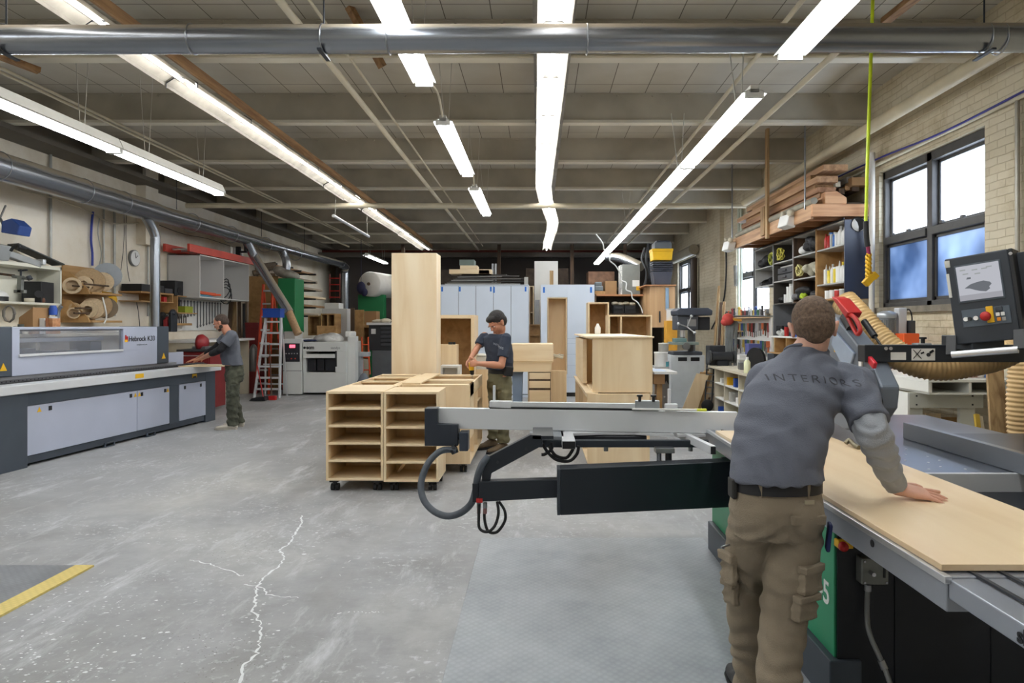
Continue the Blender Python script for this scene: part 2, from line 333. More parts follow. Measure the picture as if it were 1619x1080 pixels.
# ceiling beams (I sections across the hall, every 2.1 m)
for i in range(-5, 8):
    y = 8.7+2.1*i
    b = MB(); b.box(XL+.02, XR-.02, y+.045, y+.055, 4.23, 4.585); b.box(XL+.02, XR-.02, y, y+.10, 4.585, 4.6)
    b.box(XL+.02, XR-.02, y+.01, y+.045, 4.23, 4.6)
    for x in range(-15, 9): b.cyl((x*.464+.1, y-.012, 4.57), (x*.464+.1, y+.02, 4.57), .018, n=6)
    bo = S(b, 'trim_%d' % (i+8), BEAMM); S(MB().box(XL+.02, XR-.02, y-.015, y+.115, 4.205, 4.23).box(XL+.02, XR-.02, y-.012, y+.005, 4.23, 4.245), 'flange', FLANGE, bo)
S(MB().box(XL, XL+.45, YF, YB, 4.13, 4.20).box(XL, XL+.12, YF, YB, 4.20, 4.58), 'trim_22', M((92,86,76), .7, 0, .25, 1.2, name='ledge_steel'))
S(MB().box(XL+.02, XR-.02, 22.6, 22.75, 4.02, 4.12), 'trim_20', M((120,48,38), .6, 0, .2, 2, name='red_steel'))
S(MB().box(XL+.02, XR-.02, 22.2, 22.5, 3.85, 4.0), 'trim_21', M((86,80,72), .7, 0, .2, 2, name='dark_steel'))
# floor: crack filler, dried drips
ck = MB()
def ribbon(mb, pts, w):
    p = [V((q.x, q.y, 0)) for q in (PZ(a*.3706, b*.3706+700, 0) for a, b in pts)]
    L = []
    for i in range(len(p)-1):
        n = max(2, int((p[i+1]-p[i]).length/.02))
        for j in range(n): L.append(p[i].lerp(p[i+1], j/n)+V((rnd.uniform(-1, 1)*.009, rnd.uniform(-1, 1)*.009, 0)))
    vs = []; 
    for i, q in enumerate(L):
        d = (L[min(i+1, len(L)-1)]-L[max(i-1, 0)]).normalized(); r = V((-d.y, d.x, 0))*w*rnd.uniform(.25, 1.0); vs += [q-r+V((0,0,.0012)), q+r+V((0,0,.0012))]
    mb.add(vs, [(2*i, 2*i+1, 2*i+3, 2*i+2) for i in range(len(L)-1)])
ribbon(ck, [(1290,310),(1285,350),(1260,385),(1235,430),(1195,460),(1215,495),(1180,535),(1125,580),(1100,610),(1090,660),(1080,720),(1110,770),(1110,830),(1098,900),(1040,950),(1025,1025),(1030,1100)], .009)
ribbon(ck, [(815,500),(900,520),(980,545),(1030,570),(1045,560)], .006); ribbon(ck, [(1040,603),(1100,615),(1130,625),(1140,648),(1200,657),(1290,663)], .006)
for i in range(60):
    a, b = rnd.uniform(-100, 1500), rnd.uniform(450, 1050); L = rnd.uniform(8, 40); ribbon(ck, [(a, b), (a+L, b-L*rnd.uniform(.2,.7))], .0022)
ribbon(ck, [(1445,728),(1480,727)], .006)
for a in range(1490, 1640, 14): ribbon(ck, [(a, 724+rnd.uniform(-2,2)), (a+7, 723)], .004)
for i in range(330):
    cx = rnd.choice([(150,840,160,90), (560,830,160,80), (400,700,200,60), (750,800,250,120), (1100,720,90,80), (330,980,120,50), (100,900,130,90), (900,400,400,60)])
    a, b = rnd.gauss(cx[0], cx[2]*.8), rnd.gauss(cx[1], cx[3]*.9)
    if b < 200: continue
    q = PZ(a*.3706, b*.3706+700, 0); r = rnd.uniform(.0015, .006) if rnd.random() < .93 else rnd.uniform(.006, .011); n = 6; 
    ck.add([(q.x+r*rnd.uniform(.5,1.3)*math.cos(t*PI/3)*1.6, q.y+r*rnd.uniform(.5,1.3)*math.sin(t*PI/3), .0013) for t in range(n)], [tuple(range(n))])
S(ck, 'crack_filler', M((222,225,226), .7, 0, .05, name='filler'), fl)
# floor plates
def f_diamond(base_, hi):
    def f(nt, b, N, l):
        tc = N('TexCoord'); mp = N('Mapping'); mp.inputs['Rotation'].default_value = (0, 0, PI/4); mp.inputs['Scale'].default_value = (30, 30, 30)
        ch = N('TexVoronoi', Scale=1.0); ch.inputs['Randomness'].default_value = .0; l(tc.outputs['Object'], mp.inputs[0]); l(mp.outputs[0], ch.inputs['Vector'])
        n = N('TexNoise', Scale=1.4, Detail=6, Roughness=.7); l(tc.outputs['Object'], n.inputs['Vector']); r = ramp(N, [(.35, lin(base_)), (.65, lin(hi))]); l(n.outputs['Fac'], r.inputs[0])
        rr = ramp(N, [(.2, 1.06), (.6, .88)]); l(ch.outputs['Distance'], rr.inputs[0]); mx = N('MixRGB', blend_type='MULTIPLY', Fac=1); l(r.outputs[0], mx.inputs[1]); l(rr.outputs[0], mx.inputs[2]); l(mx.outputs[0], b.inputs['Base Color'])
        bp = N('Bump', Strength=.5, Distance=.003, invert=True); l(ch.outputs['Distance'], bp.inputs['Height']); l(bp.outputs[0], b.inputs['Normal']); b.inputs['Roughness'].default_value = .42
    return f
m1 = A(MB().box(-.42, 1.19, .9, 4.82, 0, .012), 'floor_mat', nodemat('grey_plate', f_diamond((140,146,152), (172,177,182))), label='large light grey textured mat on the floor beside the saw', cat_='mat', bev=.004)
m2 = T('anti_slip_mat', 'dark grey textured mat with a yellow edge stripe, at left on the floor', 'mat', (-4, 3.5, 0))
A(MB().box(-5.2, -2.98, 1.0, 4.27, 0, .011), 'mat', nodemat('dark_plate', f_diamond((112,115,120), (140,142,146))), m2)
A(MB().box(-2.98, -2.86, 1.0, 4.27, 0, .012), 'edge_stripe', nodemat('yellow_plate', f_diamond((214,190,108), (228,206,128))), m2, label='yellow edge stripe')
# ======================= PIPES AND DUCTS UNDER THE ROOF
def pipe(name, pts, r, mat, label, cat_='pipe', smooth=0, n=12, group=None): return A(MB().tube(pts, r, n, smooth), name, mat, label=label, cat_=cat_, group=group)
def f_duct(nt, b, N, l):
    g = N('NewGeometry'); sp = N('SeparateXYZ'); l(g.outputs['Normal'], sp.inputs[0]); tc = N('TexCoord'); n = N('TexNoise', Scale=1.6, Detail=6, Roughness=.7); l(tc.outputs['Object'], n.inputs['Vector'])
    ad = N('Math', operation='MULTIPLY_ADD'); l(n.outputs['Fac'], ad.inputs[0]); ad.inputs[1].default_value = .5; l(sp.outputs['Z'], ad.inputs[2]); r = ramp(N, [(.52, 0.), (.80, .9)]); l(ad.outputs[0], r.inputs[0])
    mx = N('MixRGB'); mx.inputs[1].default_value = lin((150,154,160))+(1,); mx.inputs[2].default_value = lin((150,138,118))+(1,); l(r.outputs[0], mx.inputs[0]); l(mx.outputs[0], b.inputs['Base Color'])
    iv = N('Math', operation='MULTIPLY_ADD'); l(r.outputs[0], iv.inputs[0]); iv.inputs[1].default_value = -.9; iv.inputs[2].default_value = .88; l(iv.outputs[0], b.inputs['Metallic'])
    rr = N('Math', operation='MULTIPLY_ADD'); l(r.outputs[0], rr.inputs[0]); rr.inputs[1].default_value = .4; rr.inputs[2].default_value = .27; l(rr.outputs[0], b.inputs['Roughness'])
    bp = N('Bump', Strength=.06, Distance=.01); n2 = N('TexNoise', Scale=3); l(tc.outputs['Object'], n2.inputs['Vector']); l(n2.outputs['Fac'], bp.inputs['Height']); l(bp.outputs[0], b.inputs['Normal'])
DUCTM = nodemat('dusty_spiral_duct', f_duct)
d = T('cross_duct', 'long round steel duct running across the hall under the roof in the foreground', 'duct', (0, 4.4, 3.44))
A(MB().cyl((-6.38, 4.4, 3.438), (XR-.1, 4.4, 3.46), .092, n=28), 'duct_pipe', DUCTM, d)
for px in (10, 305, 512, 615, 928, 1556, 1580):
    X = xs(px, 4.4); c = MB(); c.tube([(X+rnd.uniform(-.002,.002), 4.4+.096*math.cos(t*PI/12), 3.447+.096*math.sin(t*PI/12)) for t in range(24)], .005, 6, closed=True)
    A(c, 'seam_ring', STEEL, d)
for px in (512, 1556, 10): X = xs(px, 4.4); A(MB().box(X-.014, X+.014, 4.30, 4.50, 3.34, 3.352).cyl((X, 4.4, 3.54), (X, 4.4, 4.6), .006, n=6), 'hanger_strap', BLKMETAL, d)
pipe('conduit', [(XL, 6.5, 4.19), (XR, 6.5, 4.19)], .016, PIPEP, 'thin conduit across the hall just behind the large foreground duct')
pipe('sprinkler_pipe', [(XL+.5, 13.0, 3.9), (XR-.3, 13.0, 3.9)], .05, PIPEP, 'cream cross pipe under the middle of the roof')
pipe('sprinkler_pipe', [(-2.0, -3, 4.06), (-2.0, 22, 4.06)], .032, PIPEP, 'cream pipe running lengthwise, thicker of the pair left of the middle lamps')
pipe('sprinkler_pipe', [(-1.86, -3, 4.188), (-1.86, 22, 4.188)], .014, PIPEP, 'thin cream conduit running lengthwise beside the thicker pipe, left of the middle lamps')
pipe('conduit', [(2.13, -3, 4.18), (2.13, 21, 4.18)], .022, PIPEP, 'cream conduit running lengthwise just above the right lamp row')
pipe('conduit', [(2.75, 6.0, 4.08), (2.75, 21, 4.08)], .03, PIPEP, 'cream pipe running lengthwise between the right lamp row and the brick wall')
pipe('heating_pipe', [(4.02, -3, 3.95), (4.02, 13, 3.95)], .075, M((196,184,156), .5, 0, .15, 2, name='lagged'), 'thick cream pipe along the top of the right brick wall')
for i, (x, z) in enumerate(((-5.6, 4.187), (-5.5, 4.187), (-6.3, 4.172))): pipe('conduit', [(x, -3, z), (x, 22, z)], .016 if i < 2 else .03, PIPEP, ['left one of a close pair of conduits running lengthwise above the left lamp row', 'right one of a close pair of conduits running lengthwise above the left lamp row', 'cream pipe running lengthwise above the big left duct'][i])
pipe('blue_cable', [(4.28, 2, 3.62), (4.28, 5.2, 3.63), (4.28, 7, 3.6), (4.27, 8.6, 3.66), (4.27, 12, 3.7)], .012, M((50,50,130), .5), 'blue cable along the right brick wall above the window', 'cable', 5, 8)
pipe('conduit', [(4.3, 2, 3.585), (4.3, 12, 3.60)], .018, CREAM, 'cream conduit under the blue cable above the near window')
pipe('conduit', [(4.31, 5.98, 3.58), (4.31, 5.98, .9)], .02, M((165,160,150), .4, .4), 'grey conduit running down the brick wall right of the near window')
# spotted clamps on it
dl = T('extraction_duct', 'big round steel duct running along the left wall', 'duct', (-6.6, 10, 3.5))
A(MB().tube([(-6.6, 2, 3.5), (-6.6, 11.3, 3.5), (-6.6, 11.6, 3.5), (-6.6, 15.2, 3.52), (-6.6, 17.5, 3.54), (-6.6, 22.3, 3.6)], .17, 24, rr=lambda t: .175 if t < .35 else (.15 if t < .55 else (.135 if t < .75 else .11))), 'duct_pipe', DUCTM, dl)
for y in (4.2, 5.2, 6.9, 8.1, 9.6, 10.5, 12.6, 14.2, 16, 18): 
    A(MB().tube([(-6.6+.178*math.cos(t*PI/12), y, 3.5+.178*math.sin(t*PI/12)) for t in range(24)], .006, 6, closed=True), 'seam_ring', STEEL, dl)
for y in (5.2, 8.1, 12.1, 15.8, 18.7): A(MB().cyl((-6.6, y, 3.67), (-6.6, y, 4.6), .006, n=6), 'hanger_rod', BLKMETAL, dl)
A(MB().tube([(-6.6, 11.05, 3.45), (-6.62, 11.3, 3.28), (-6.6, 11.42, 3.1), (-6.6, 11.42, 2.9), (-6.6, 11.42, 1.72), (-6.6, 11.42, 1.2)], .078, 18, 3), 'drop_pipe', DUCTM, dl)
A(MB().tube([(-6.6, 15.0, 3.45), (-6.55, 15.2, 3.2), (-6.40, 15.2, 2.95), (-5.62, 14.95, 1.85)], .10, 18, 3), 'drop_pipe', DUCTM, dl)
A(MB().tube([(-5.63, 14.95, 1.86), (-5.38, 14.85, 1.36)], .085, 18, 6), 'flexible_hose', M((176,142,104), .6, 0, .15, 30), dl, label='tan flexible hose')
A(MB().tube([(-6.6, 17.0, 3.5), (-6.55, 17.1, 3.35), (-6.5, 17.1, 3.15), (-6.5, 17.1, 2.75)], .10, 18, 3), 'drop_pipe', DUCTM, dl)
A(MB().tube([(-6.6, 22.2, 3.6), (-6.55, 22.5, 3.5), (-6.55, 22.5, 3.3), (-6.55, 22.5, 1.4)], .13, 18, 3), 'drop_pipe', DUCTM, dl)
# ======================= LAMPS
TUBE = emit((.93, .97, 1.0), TUBE_E, 'fluorescent_tube'); REFL = M((215,215,210), .4, 0, .05, name='white_reflector'); DREFL = M((150,146,138), .5, 0, .2, 6, name='dusty_reflector'); TUBEW = emit((1., .97, .92), TUBE_E*.9, 'warm_tube')
def strip8(x, y0, y1, z, label, group=None, two=True):
    t = T('strip_light', label, 'lamp', (x, (y0+y1)/2, z+.05), group)
    h = MB(); h.box(x-.035, x+.035, y0, y1, z+.02, z+.08); h.prism([(x-.10, z+.012), (x-.045, z+.035), (x+.045, z+.035), (x+.10, z+.012), (x+.10, z+.018), (x+.045, z+.045), (x-.045, z+.045), (x-.10, z+.018)], 'y', y0, y1)
    A(h, 'housing', REFL, t)
    for dx in ((-.045, .045) if two else (0,)):
        A(MB().cyl((x+dx, y0+.03, z), (x+dx, y1-.03, z), .017, n=8), 'tube', TUBE, t)
    for yy in (y0+.015, y1-.015): A(MB().box(x-.075, x+.075, yy-.015, yy+.015, z-.02, z+.03), 'end_cap', WHITE, t)
    return t
def chain(x, y, z0, t, z1=4.6, r=.004):
    for a, b in ((-.02, -.10), (.02, .06)): A(MB().cyl((x+a, y, z0), (x+b, y+.02, z1), r, n=5), 'hanger_wire', M((200,198,190), .5), t)
for i, y0 in enumerate((-2.31, .13, 2.57, 5.01, 7.45)):
    t = strip8(-4.75, y0, y0+2.42, 3.5, ['hanging twin tube lamp of the left row, behind the viewer', 'hanging twin tube lamp of the left row, above the viewer', 'hanging twin tube lamp at the near end of the left row', 'twin tube lamp hanging over the near end of the edge bander, left frame edge', 'twin tube lamp hanging over the far end of the edge bander'][i])
    chain(-4.75, y0+.6, 3.57, t); chain(-4.75, y0+1.9, 3.57, t); A(MB().prism([(-4.85, 3.53), (-4.65, 3.53), (-4.70, 3.64), (-4.80, 3.64)], 'y', y0, y0+2.42), 'ballast_cover', REFL, t, .004)
mids = [(-1.6, 'twin tube lamp of the middle row, behind the viewer'), (3.38, 'twin tube lamp of the middle row, crossing above the big duct'), (6.9, 'twin tube lamp of the middle row, second from the big duct'), (10.25, 'short looking twin tube lamp, farthest of the middle row')]
for y0, lb in mids:
    t = strip8(-1.0, y0, y0+2.44, 3.66, lb); chain(-1.0, y0+.3, 3.73, t); chain(-1.0, y0+2.2, 3.73, t)
for a, b in ((5.85, 6.88), (9.36, 10.22)): pipe('lamp_cable', [(-.98, a, 3.70), (-.97, (a+b)/2, 3.78), (-1.0, b, 3.72)], .012, CREAM, 'cord linking the first and second lamps of the middle row' if a < 6 else 'cord linking the second and third lamps of the middle row', 'cable', 4, 6)
strip8(1.59, 1.78, 4.22, 3.25, 'twin tube lamp at top right, in front of the big duct')
strip8(1.6, -2.6, -.16, 3.25, 'twin tube lamp of the right row, behind the viewer')
nm = ['first', 'second', 'third', 'fourth', 'fifth', 'sixth']
for i in range(6):
    y0 = 5.32+2.44*i; t = strip8(1.73, y0, y0+2.42, 3.4, '%s lamp counted from the near end of the long hanging right row' % nm[i])
    if i in (0, 1, 3): chain(1.75, y0+.5, 3.47, t, 4.2, .006)
# long reflector rows: overlapping four-foot troughs with one tube each
def trough(x, y0, x1, y1, z, t, wid, tubes):
    d = V((x1-x, y1-y0, 0)); L = d.length; d.normalize(); r = V((d.y, -d.x, 0)); o = V((x, y0, z))
    def q(a, b, c): return o+r*a+d*b+V((0,0,c))
    prof = [(-wid, -.035), (-wid, 0), (-wid*.5, .055), (wid*.5, .055), (wid, 0), (wid, -.035)]
    mb = MB(); vs = [q(a, 0, c) for a, c in prof]+[q(a, L*.99, c) for a, c in prof]; n = len(prof)
    vs2 = [v+V((0,0,.006)) for v in vs]; mb.add(vs+vs2, [(i, i+1, n+i+1, n+i) for i in range(n-1)]+[(2*n+i, 2*n+i+1, 3*n+i+1, 3*n+i) for i in range(n-1)]+[(0, n, 3*n, 2*n), (n-1, 2*n-1, 4*n-1, 3*n-1)])
    A(mb, 'reflector', DREFL, t)
    A(MB().tube([q(-wid-.004, .0, -.04), q(-wid-.004, .0, .01), q(-wid*.5, .0, .06), q(wid*.5, 0, .06), q(wid+.004, 0, .01), q(wid+.004, 0, -.04)], .006, 5), 'clip', BLKMETAL, t)
    for a, w in tubes: A(MB().cyl(q(a, .03, .0), q(a, L-.05, .0), .016, n=8), 'tube', w, t)
cs = [(.135, .6), (.135, 1.82), (.135, 3.04), (.135, 4.26), (.125, 5.48), (.12, 6.7), (.11, 7.92), (.10, 9.14), (.09, 10.36), (.08, 11.58), (.13, 12.8), (.22, 14.0), (.33, 15.6), (.33, 16.8), (.30, 18.0), (.27, 19.2), (.26, 20.4), (.25, 21.6)]
row = T('reflector_row', 'long continuous lit reflector row down the middle of the roof', 'lamp', (.1, 8, 4.0))
for (xa, ya), (xb, yb) in zip(cs, cs[1:]): trough(xa, ya, xb, yb, 4.0, row, .14, ((.0, TUBEW),))
A(MB().box(-.05, .30, -1, 13, 4.09, 4.10), 'mounting_board', DREFL, row)
row = T('reflector_row', 'long continuous lit reflector row over the aisle left of the middle', 'lamp', (-3.6, 8, 4.0))
for i in range(17):
    y = .6+1.22*i; trough(-3.6+rnd.uniform(-.02,.02), y, -3.6+rnd.uniform(-.02,.02), y+1.22, 4.0+rnd.uniform(-.015,.015), row, .155, ((.05, TUBEW),))
A(MB().box(-3.39, -3.36, -1, 21, 4.0, 4.10), 'mounting_board', PINE, row)
for zz in (0,): pass
t = T('strip_light', 'unlit thin tube hanging under the left reflector row', 'lamp', (-4.3, 14.5, 3.6))
pa, pb = P(527, 341, 12.6), P(583, 374, 14.6); A(MB().cyl(pa, pb, .03, n=10), 'tube', M((205,208,215), .3), t); A(MB().cyl(pa+V((.02,.05,0)), pa+V((.04,.05,1.0)), .004, n=5), 'hanger_wire', M((200,198,190), .5), t)
t = strip8(-5.1, 19.6, 22.1, 3.62, 'small lit lamp far back on the left above the foam roll'); chain(-5.1, 20, 3.7, t); chain(-5.1, 21.8, 3.7, t)
A(MB().cyl(pb-V((.02,.05,0)), pb+V((-.04,-.05,1.0)), .004, n=5), 'hanger_wire', M((200,198,190), .5), bpy.data.objects['strip_light.%03d' % max(int(o.name[12:] or 0) for o in bpy.data.objects if o.name.startswith('strip_light.') and 'unlit' in o['label'])])
# roof timbers
for a, b, lb in ((P(535, -20, 6.3), P(605, 106, 6.6), 'short brown timber under the roof above the middle lamps'), (P(-10, 85, 6.3), P(62, 112, 6.6), 'short brown timber under the roof at the left frame edge'), (P(1480, -30, 5.2), P(1400, 33, 6.2), 'brown timber under the roof at top right'), (P(1275, 195, 10.9), P(1195, 250, 11.6), 'brown timber under the roof above the lumber shelf')):
    A(MB().bar(a, b, .09, .05), 'timber', PINE, label=lb, cat_='timber')
# ======================= EDGE BANDER (left)
LB = M((172,178,196), .38, .05, .03, 2, name='light_blue_grey_sheet'); DKG = M((66,74,84), .42, .1, .12, 2, name='slate_sheet'); SLATE = DKG
eb = T('edge_banding_machine', 'long grey edge banding machine with a windowed hood at left', 'machine', (-5.32, 10.92, 0)); eb.rotation_euler = (0, 0, -.0789)
def E(mb, name, mat, par=eb, bev=.004, label=None): return A(mb, name, mat, par, bev, label, local=True)
def sb(s0, s1, d0, d1, z0, z1, mb=None): return (mb or MB()).box(-d1, -d0, -s1, -s0, z0, z1)
E(sb(.02, 4.6, .04, .95, .12, .82), 'body', DKG)
E(sb(0, .28, 0, .9, .0, .84), 'end_panel', DKG)
E(sb(3.68, 4.62, -.03, .9, .0, .84), 'end_panel', DKG)
E(sb(.28, 3.66, .0, .05, .67, .83), 'upper_panel', DKG)
E(sb(.966, 1.19, .0, .05, .1, .67), 'middle_post', DKG)
E(sb(.28, 3.68, .02, .85, .03, .115), 'base_beam', DKG)
for a, b_, lt in ((1.895, 3.67, ((3.35, 0), (2.02, 0))), (1.20, 1.885, ((1.80, 0), (1.30, 0))), (.285, .96, ((.83, 0), (.42, 0)))):
    d_ = E(sb(a, b_, -.006, .03, .12, .665), 'door', LB)
    for s_, _ in lt: E(sb(s_-.022, s_+.022, -.012, .0, .585, .635), 'latch', BLACK, d_, .002)
    for s_ in ((3.5, 1.93) if a > 1.8 else ((1.85, 1.24) if a > 1.1 else ())):
        E(MB().add([(.0085, -s_-.03, .585), (.0085, -s_+.03, .585), (.0085, -s_, .64), (.006, -s_-.03, .585), (.006, -s_+.03, .585), (.006, -s_, .64)], [(0,1,2),(3,5,4),(0,3,4,1),(1,4,5,2),(2,5,3,0)]), 'warning_triangle', YELLOW, d_, 0)
E(sb(-.06, 4.7, -.07, .16, .815, .915), 'front_rail', ALUP, bev=.008)
E(sb(-.04, 4.7, .16, .34, .84, .93), 'chain_track', BLACK)
tk = MB()
for i in range(88): sb(.02+i*.053, .06+i*.053, .18, .31, .925, .945, tk)
E(tk, 'chain_pads', M((70,70,74), .6), bev=0)
E(sb(.5, 4.7, .34, .9, .84, .98), 'bed', M((150,152,156), .4, .3))
# hood: frame of panels with a clear window, things visible through it
hd = E(sb(1.0, 3.5, .32, .36, .98, 1.215).box(-.36, -.32, -1.72, -1.0, 1.2, 1.52).box(-.36, -.32, -3.5, -3.40, 1.2, 1.52).box(-.36, -.32, -3.42, -1.7, 1.505, 1.52).box(-.92, -.32, -3.5, -1.0, 1.52, 1.535).box(-.92, -.90, -3.5, -1.0, .98, 1.12).box(-.92, -.90, -3.5, -1.0, 1.48, 1.52), 'hood', LB)
E(sb(.73, 1.0, .315, .93, .98, 1.54), 'hood_end', DKG, hd, .01); E(sb(3.5, 4.7, .315, .93, .98, 1.54), 'hood_end', DKG, hd, .01)
def f_clear(nt, b, N, l):
    out = nt.nodes['Material Output']; tp = N('BsdfTransparent'); tp.inputs[0].default_value = (.86, .88, .92, 1); gl = N('BsdfGlossy'); gl.inputs['Roughness'].default_value = .12; df = N('BsdfDiffuse'); df.inputs[0].default_value = (.7, .72, .78, 1)
    m0 = N('MixShader'); m0.inputs[0].default_value = .12; l(tp.outputs[0], m0.inputs[1]); l(df.outputs[0], m0.inputs[2]); m1 = N('MixShader'); m1.inputs[0].default_value = .08; l(m0.outputs[0], m1.inputs[1]); l(gl.outputs[0], m1.inputs[2]); l(m1.outputs[0], out.inputs[0])
CLEAR = nodemat('clear_plastic', f_clear)
E(sb(1.72, 3.40, .335, .345, 1.215, 1.505), 'window', CLEAR, hd, 0)
E(sb(1.74, 3.42, .30, .325, 1.195, 1.225), 'window_handle', ALUP, hd)
for s_, w_, h_ in ((3.1, .25, .16), (2.5, .35, .12), (2.0, .2, .22)): E(sb(s_-w_/2, s_+w_/2, .5, .8, .98, 1.12+h_), 'working_unit', M((96,100,108), .45, .5))
E(sb(1.8, 3.3, .55, .6, 1.35, 1.4), 'guide_bar', ALU)
text('Hebrock K33', 'lettering', BLACK, (-.3165, -1.62, 1.33), Matrix(((0,0,1),(1,0,0),(0,1,0))), .103, hd, label='black brand lettering', local=True, bold=.0008)
text('info@hebrock.com', 'lettering', M((120,124,130)), (-.3165, -1.45, 1.27), Matrix(((0,0,1),(1,0,0),(0,1,0))), .028, hd, local=True)
E(sb(1.63, 1.69, .316, .325, 1.325, 1.40).box(-.318, -.314, -1.69, -1.665, 1.385, 1.42), 'logo', RED, hd, .002, 'red and yellow logo square'); E(sb(1.645, 1.70, .3135, .317, 1.32, 1.355), 'logo_corner', YELLOW, hd, 0)
for s_ in (.86, 3.62): E(MB().add([(-.309, -s_-.045, 1.05), (-.309, -s_+.045, 1.05), (-.309, -s_, 1.135), (-.314, -s_-.045, 1.05), (-.314, -s_+.045, 1.05), (-.314, -s_, 1.135)], [(0,1,2),(3,5,4),(0,3,4,1),(1,4,5,2),(2,5,3,0)]), 'warning_triangle', YELLOW, hd, 0)
E(sb(.20, .70, .42, .45, .93, 1.13), 'infeed_fence', LB)
E(sb(1.85, 2.02, -.072, -.066, .84, .90), 'warning_label', YELLOW); E(sb(.52, .64, -.008, .0, .74, .80), 'warning_label', YELLOW); E(sb(.54, .62, -.012, .0, .735, .765), 'warning_label', BLACK)
for s_ in (1.55, 2.35): E(sb(s_-.02, s_+.16, -.02, .2, .0, .01).box(-.0, .02, -s_-.16, -s_-.14, 0, .06).box(0, .02, -s_, -s_+.02, 0, .06).box(0, .02, -s_-.16, -s_+.02, .05, .06), 'foot_bracket', DKG)
for s_ in (.45, 3.6): E(MB().cyl((-.06, -s_, 0), (-.06, -s_, .06), .012).cyl((-.06, -s_, 0), (-.06, -s_, .008), .03), 'levelling_foot', BLKMETAL)
bdp = P(281, 577, 10.55); bd = A(MB().prism([(-5.62, 10.2), (-4.86, 10.2), (-4.84, 10.62), (-5.62, 10.72)], 'z', .918, .93), 'ply_strip', BIRCHX, label='small pale plywood board fed into the edge bander by the man', cat_='board')
# ======================= LEFT WALL
def wx(x, X=-7.4): return X*F/(x-CX)
def vcond(x, y0, y1, r, mat, name, label, X=-7.36, cat_='conduit'):
    Y = wx(x, X); k = Y/F
    return pipe(name, [(X, Y, H-(y0-CY)*k), (X, Y, H-(y1-CY)*k)], r, mat, label, cat_)
GC = M((165,165,160), .4, .4, .1)
vcond(80, 240, 410, .02, GC, 'conduit', 'vertical grey conduit on the left wall above the shelf unit'); vcond(164, 320, 430, .016, GC, 'conduit', 'vertical grey conduit on the left wall, behind the reels, right of the blue air hose')
vcond(181, 326, 500, .02, GC, 'conduit', 'vertical grey conduit on the left wall just right of the reels'); vcond(234, 345, 500, .016, GC, 'conduit', 'left one of two conduits beside the duct drop pipe', ); vcond(241, 350, 500, .02, GC, 'conduit', 'right one of two conduits beside the duct drop pipe')
def wline(name, pts, r, mat, label, X=-7.35, cat_='cable', s=4):
    return pipe(name, [PX(a, b, X) for a, b in pts], r, mat, label, cat_, s, 7)
wline('air_hose', [(147,335),(145,355),(144,380),(146,400),(146,420)], .018, M((45,60,150), .5), 'blue air hose hanging down the left wall', cat_='hose')
wline('cable', [(30,300),(80,312),(120,326),(146,338),(165,348),(185,354),(232,352)], .014, CREAM, 'cream sagging cable along the top of the left wall')
wline('cable', [(157,345),(155,370),(160,400),(157,420)], .009, GC, 'thin grey cable hanging beside the blue air hose')
wline('cable', [(196,335),(196,380),(192,420),(187,450)], .005, BLACK, 'thin black wire hanging left of the wall clock'); wline('cable', [(200,335),(199,370),(201,420),(205,445)], .005, BLACK, 'thin black wire hanging closest to the wall clock')
wline('cable', [(252,356),(290,370),(330,378),(372,392)], .006, BLACK, 'thin dark wire running above the wall cabinet and red ladder'); wline('cable', [(216,478),(219,495),(221,518)], .006, BLACK, 'short black wire below the stereo shelf')
Yc = wx(210); ck_ = T('wall_clock', 'round white wall clock on the left wall', 'clock', (-7.4, Yc, 2.78))
A(MB().lathe((-7.4, Yc, 2.78), [(.145, 0), (.15, .02), (.15, .045), (.135, .05)], 28, (1,0,0)), 'case', M((120,120,118), .4), ck_); A(MB().cyl((-7.36, Yc, 2.78), (-7.348, Yc, 2.78), .135, n=28), 'dial', WHITE, ck_)
A(MB().bar((-7.343, Yc, 2.78), (-7.343, Yc+.06, 2.83), .008, .004, (1,0,0)), 'hour_hand', BLACK, ck_); A(MB().bar((-7.343, Yc, 2.78), (-7.343, Yc-.02, 2.88), .006, .004, (1,0,0)), 'minute_hand', BLACK, ck_)
# white shelf unit at far left
WS = M((212,210,196), .5, 0, .06, 3, name='shelf_white'); 
su = T('wall_shelf_unit', 'white wall shelf unit at the left frame edge', 'shelf', (-7.2, 8.5, 1.84))
A(MB().box(-7.4, -7.04, 6.0, 9.8, 2.36, 2.41), 'top_board', WS, su, .003); A(MB().box(-7.4, -7.04, 6.0, 9.8, 1.845, 1.875), 'shelf_board', WS, su, .003)
A(MB().box(-7.4, -7.04, 9.77, 9.8, 1.845, 2.41), 'end_panel', WS, su, .003); A(MB().box(-7.4, -7.39, 6.0, 9.8, 1.845, 2.41), 'back_panel', WS, su)
A(MB().box(-7.4, -7.2, 9.74, 9.8, 1.50, 1.845), 'lower_panel', WS, su)
bench = A(MB().box(-7.385, -6.75, 6.0, 11.9, 1.40, 1.44).box(-7.38, -6.8, 6.0, 6.05, 0, 1.4).box(-7.38, -6.8, 9.0, 9.05, 0, 1.4).box(-7.38, -6.8, 11.9, 11.95, 0, 1.4), 'side_bench', CREAM, label='cream bench against the left wall behind the edge bander hood', cat_='bench')
def item(name, label, cat_, mb, mat, bev=0, group=None): return A(mb, name, mat, label=label, cat_=cat_, bev=bev, group=group)
z = 1.875
t = T('loudspeaker', 'black loudspeaker box on the white shelf unit', 'speaker', (-7.2, 9.2, z)); A(MB().obx((-7.18, 9.52, z+.15), (.26, .30, .30), (0,0,.12)), 'cabinet', BLACK, t, .008); A(MB().cyl((-7.05, 9.36, z+.12), (-7.045, 9.355, z+.12), .05), 'speaker_cone', RUBBER, t)
